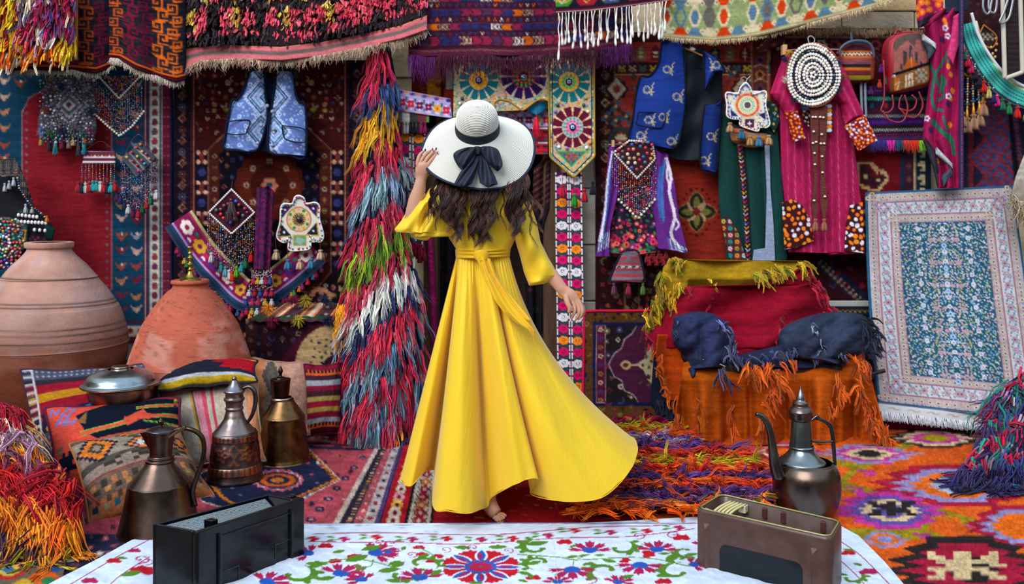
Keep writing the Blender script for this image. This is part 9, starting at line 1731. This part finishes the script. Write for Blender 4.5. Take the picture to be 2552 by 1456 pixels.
# hat
hat = mk('hat', np.zeros((3, 3))+wloc(W_), np.array([[0, 1, 2]]), YEL, W_, YC); bpy.data.objects.remove(hat)
STRAW = mat('straw', .75, .3, 500, spec=.25, vary=.04); Cc = px(1190, 325, 3.60); ax = np.array([0, -.69, .724]); ex = np.array([1., 0, 0]); ey = np.cross(ax, ex)
th = np.arange(120)*2*math.pi/120
def hatsurf(r, hgt, nm, m, par, colv, xs=1.0, wav=None):
    r = np.asarray(r)[:, None]; hg = np.asarray(hgt)[:, None]+(wav if wav is not None else 0*th[None])
    r = r*(1+(.05*np.sin(2*th)**2 if nm in ('hat', 'brim_underside') else 0*th)[None]*np.clip((r-.086)/.148, 0, 1)); V = Cc+ex*(r*np.cos(th)*xs)[..., None]+ey*(r*np.sin(th))[..., None]+ax*hg[..., None]
    return mk(nm, V.reshape(-1, 3), gridF(len(r), 120, True), m, par, np.repeat(colv, 120, 0))
def rings_col(n, per, a='dedcd6', b='a09c94'):
    k = np.arange(n)/n*per; f = (.5+.5*np.cos(k*6.2832))[:, None]**3; return hx(a)*(1-f)+hx(b)*f, .0011*np.sin(k*6.2832+1.57+3.14)
nb = 222; cv_, rd = rings_col(nb, 37); j = np.linspace(0, 1, nb); rb = .086+(.234-.086)*j
wav = (j**2)[:, None]*(.010*np.sin(2*th+.6)+.006*np.sin(3*th+2)-.012*np.exp(-((np.mod(th+math.pi, 2*math.pi)-math.pi-2.9)/.35)**2))[None]
brim = hatsurf(rb, -.101*j**1.15+rd, 'hat', STRAW, W_, cv_, 1.0, wav); tag(brim, 'white woven straw sun hat with navy ribbon')
hatsurf(rb[::17], (-.101*j**1.15-.004)[::17], 'brim_underside', STRAW, brim, cv_[::17], 1.0, wav[::17])
pr = smoothpath(np.array([(.088, 0), (.0872, .03), (.085, .06), (.078, .088), (.062, .108), (.038, .120), (.014, .1245), (.001, .125)], float), 168); cv_, rd = rings_col(168, 28); hatsurf(pr[:, 0]+rd*.8, pr[:, 1]+rd*.6, 'crown', STRAW, brim, cv_)
NVY = mat('navy_ribbon', .6, .2, 300, spec=.3, alpha=.93, vary=.08)
rE = rb[-1]*(1+.05*np.sin(2*th)**2); e = Cc+ex*(rE*np.cos(th))[:, None]+ey*(rE*np.sin(th))[:, None]+ax*(-.101+wav[-1])[:, None]; e = np.concatenate([e, e[:1]]); Vv, f, c = sweepg(e, .0055, 8, hx('18243a')); mk('brim_binding', Vv, f, NVY, brim, c)
hatsurf([.0905, .0915, .0905, .0895, .0885], [-.002, .008, .02, .03, .038], 'ribbon_band', NVY, brim, np.tile(hx('151d30'), (5, 1)))
Yb_ = lambda u, v: 3.515-.0004*(v-370)
for q, bz in (([(1192, 370), (1172, 366), (1144, 373), (1130, 384), (1133, 400), (1146, 420), (1160, 426), (1174, 414), (1190, 392)], .03), ([(1192, 370), (1216, 364), (1240, 372), (1250, 396), (1252, 414), (1240, 427), (1226, 416), (1206, 396)], .03)): inflate('bow_loop', q, Yb_, bz, .0, NVY, brim, '141b2e', 1.8, lambda u, v, S, T: -.008*np.sin(S*11+v*.1), 40)
for q in ([(1186, 382), (1194, 400), (1184, 438), (1176, 458), (1160, 467), (1146, 466), (1132, 457), (1146, 430), (1166, 404)], [(1194, 382), (1214, 402), (1234, 440), (1241, 459), (1216, 468), (1196, 456), (1190, 424)]): inflate('bow_tail', q, lambda u, v: Yb_(u, v)-.01, .014, .0, NVY, brim, '161e33', 1.8, lambda u, v, S, T: -.008*np.sin(S*9+v*.06))
inflate('bow_knot', [(1182, 366), (1198, 366), (1202, 378), (1194, 388), (1184, 384)], 3.505, .022, .0, NVY, brim, '121828', 1.5, None, 24)
# hair
g = np.random.default_rng(17); PP, RR, CC = [], [], []
locks = []
for (u0, u1, v1, n) in ((1100, 1078, 540, 3), (1106, 1104, 560, 3), (1118, 1120, 588, 4), (1128, 1136, 604, 4), (1142, 1144, 612, 3), (1150, 1152, 560, 2), (1184, 1184, 606, 4), (1196, 1196, 618, 4), (1208, 1212, 614, 4), (1222, 1222, 598, 3), (1232, 1230, 560, 2), (1268, 1276, 594, 4), (1280, 1288, 584, 3), (1290, 1296, 560, 3), (1296, 1312, 540, 2)):
    for q in range(n): locks.append((u0+g.normal(0, 4), u1+g.normal(0, 6), v1-abs(g.normal(0, 20)), 22, 4.2))
locks += [(1098, 1058, 575, 4, 1.5), (1100, 1062, 548, 5, 1.5), (1104, 1088, 575, 5, 1.5), (1300, 1350, 545, 8, 3), (1302, 1342, 580, 7, 3), (1300, 1334, 620, 5, 2.5), (1160, 1162, 560, 6, 1.5), (1250, 1254, 570, 6, 1.5)]
locks += [(g.uniform(1106, 1296), 0, 0, 12, 7) for _ in range(20)]
for (u0, u1, v1, n, wd) in locks:
    if v1 == 0: u1 = u0+g.normal(0, 8); v1 = g.uniform(470, 515)
    t = np.linspace(0, 1, 12); v0 = 358+97*np.sqrt(max(.05, 1-((u0-1190)/146)**2))-g.uniform(0, 10); A = g.uniform(9, 14)*(.6 if wd < 3 else 1); ph = g.uniform(0, 6.28); wl = g.uniform(66, 92)
    cu = u0+(u1-u0)*t**1.2; vv = v0+(v1-v0)*t; yb = 3.495+g.uniform(-.015, .015)
    base = hx(['33211f', '40281f', '2c1c1c', '4c3028', '36242a'][g.integers(0, 5)])
    for s in range(n*2):
        o1, o2 = g.normal(0, wd*.8), g.normal(0, wd*.8); k = 1-.55*t**2; p2 = ph+g.normal(0, .18)
        uu = cu+A*np.sqrt(t)*np.sin(p2+vv*6.283/wl)+o1*k; e_ = np.sqrt(np.clip(1-((uu-1190)/146)**2, .02, 1)); ve = 372+97*e_; Y = yb+(3.735-.185*e_-3.495)*np.exp(-(np.clip(vv-ve+8, 0, None)/24)**2)+.012*np.cos(p2+vv*6.283/wl)*np.sqrt(t)+o2*k*sc
        PP.append(px(uu, vv+g.normal(0, 4)*t, Y)); RR.append(g.uniform(.42, .72)*sc*(1-.75*t**3)); CC.append(np.clip(base[None]*(1+.14*g.standard_normal())*(1+.55*t[:, None]**2), 0, 1))
V, f, c = sweepg(np.array(PP), np.array(RR), 3, np.array(CC)); mk('hair', V, f, mat('hair', .42, 0, spec=.28, vary=.1), W_, c, stuff=True)
V, f, cc = blobg(px(1192, 400, 3.63)[None], np.array([60, 46, 66])*sc, hx('241618'), True); 
th2 = np.linspace(-math.pi/2, math.pi/2, 16); V, f = latheg(np.stack([np.maximum(np.cos(th2), .02), np.sin(th2)], -1), 28); mk('hair_mass', V*np.array([84, 34, 56])*sc+px(1196, 425, 3.60), f, mat('hair', .42, 0, spec=.28, vary=.1), W_, '241618')
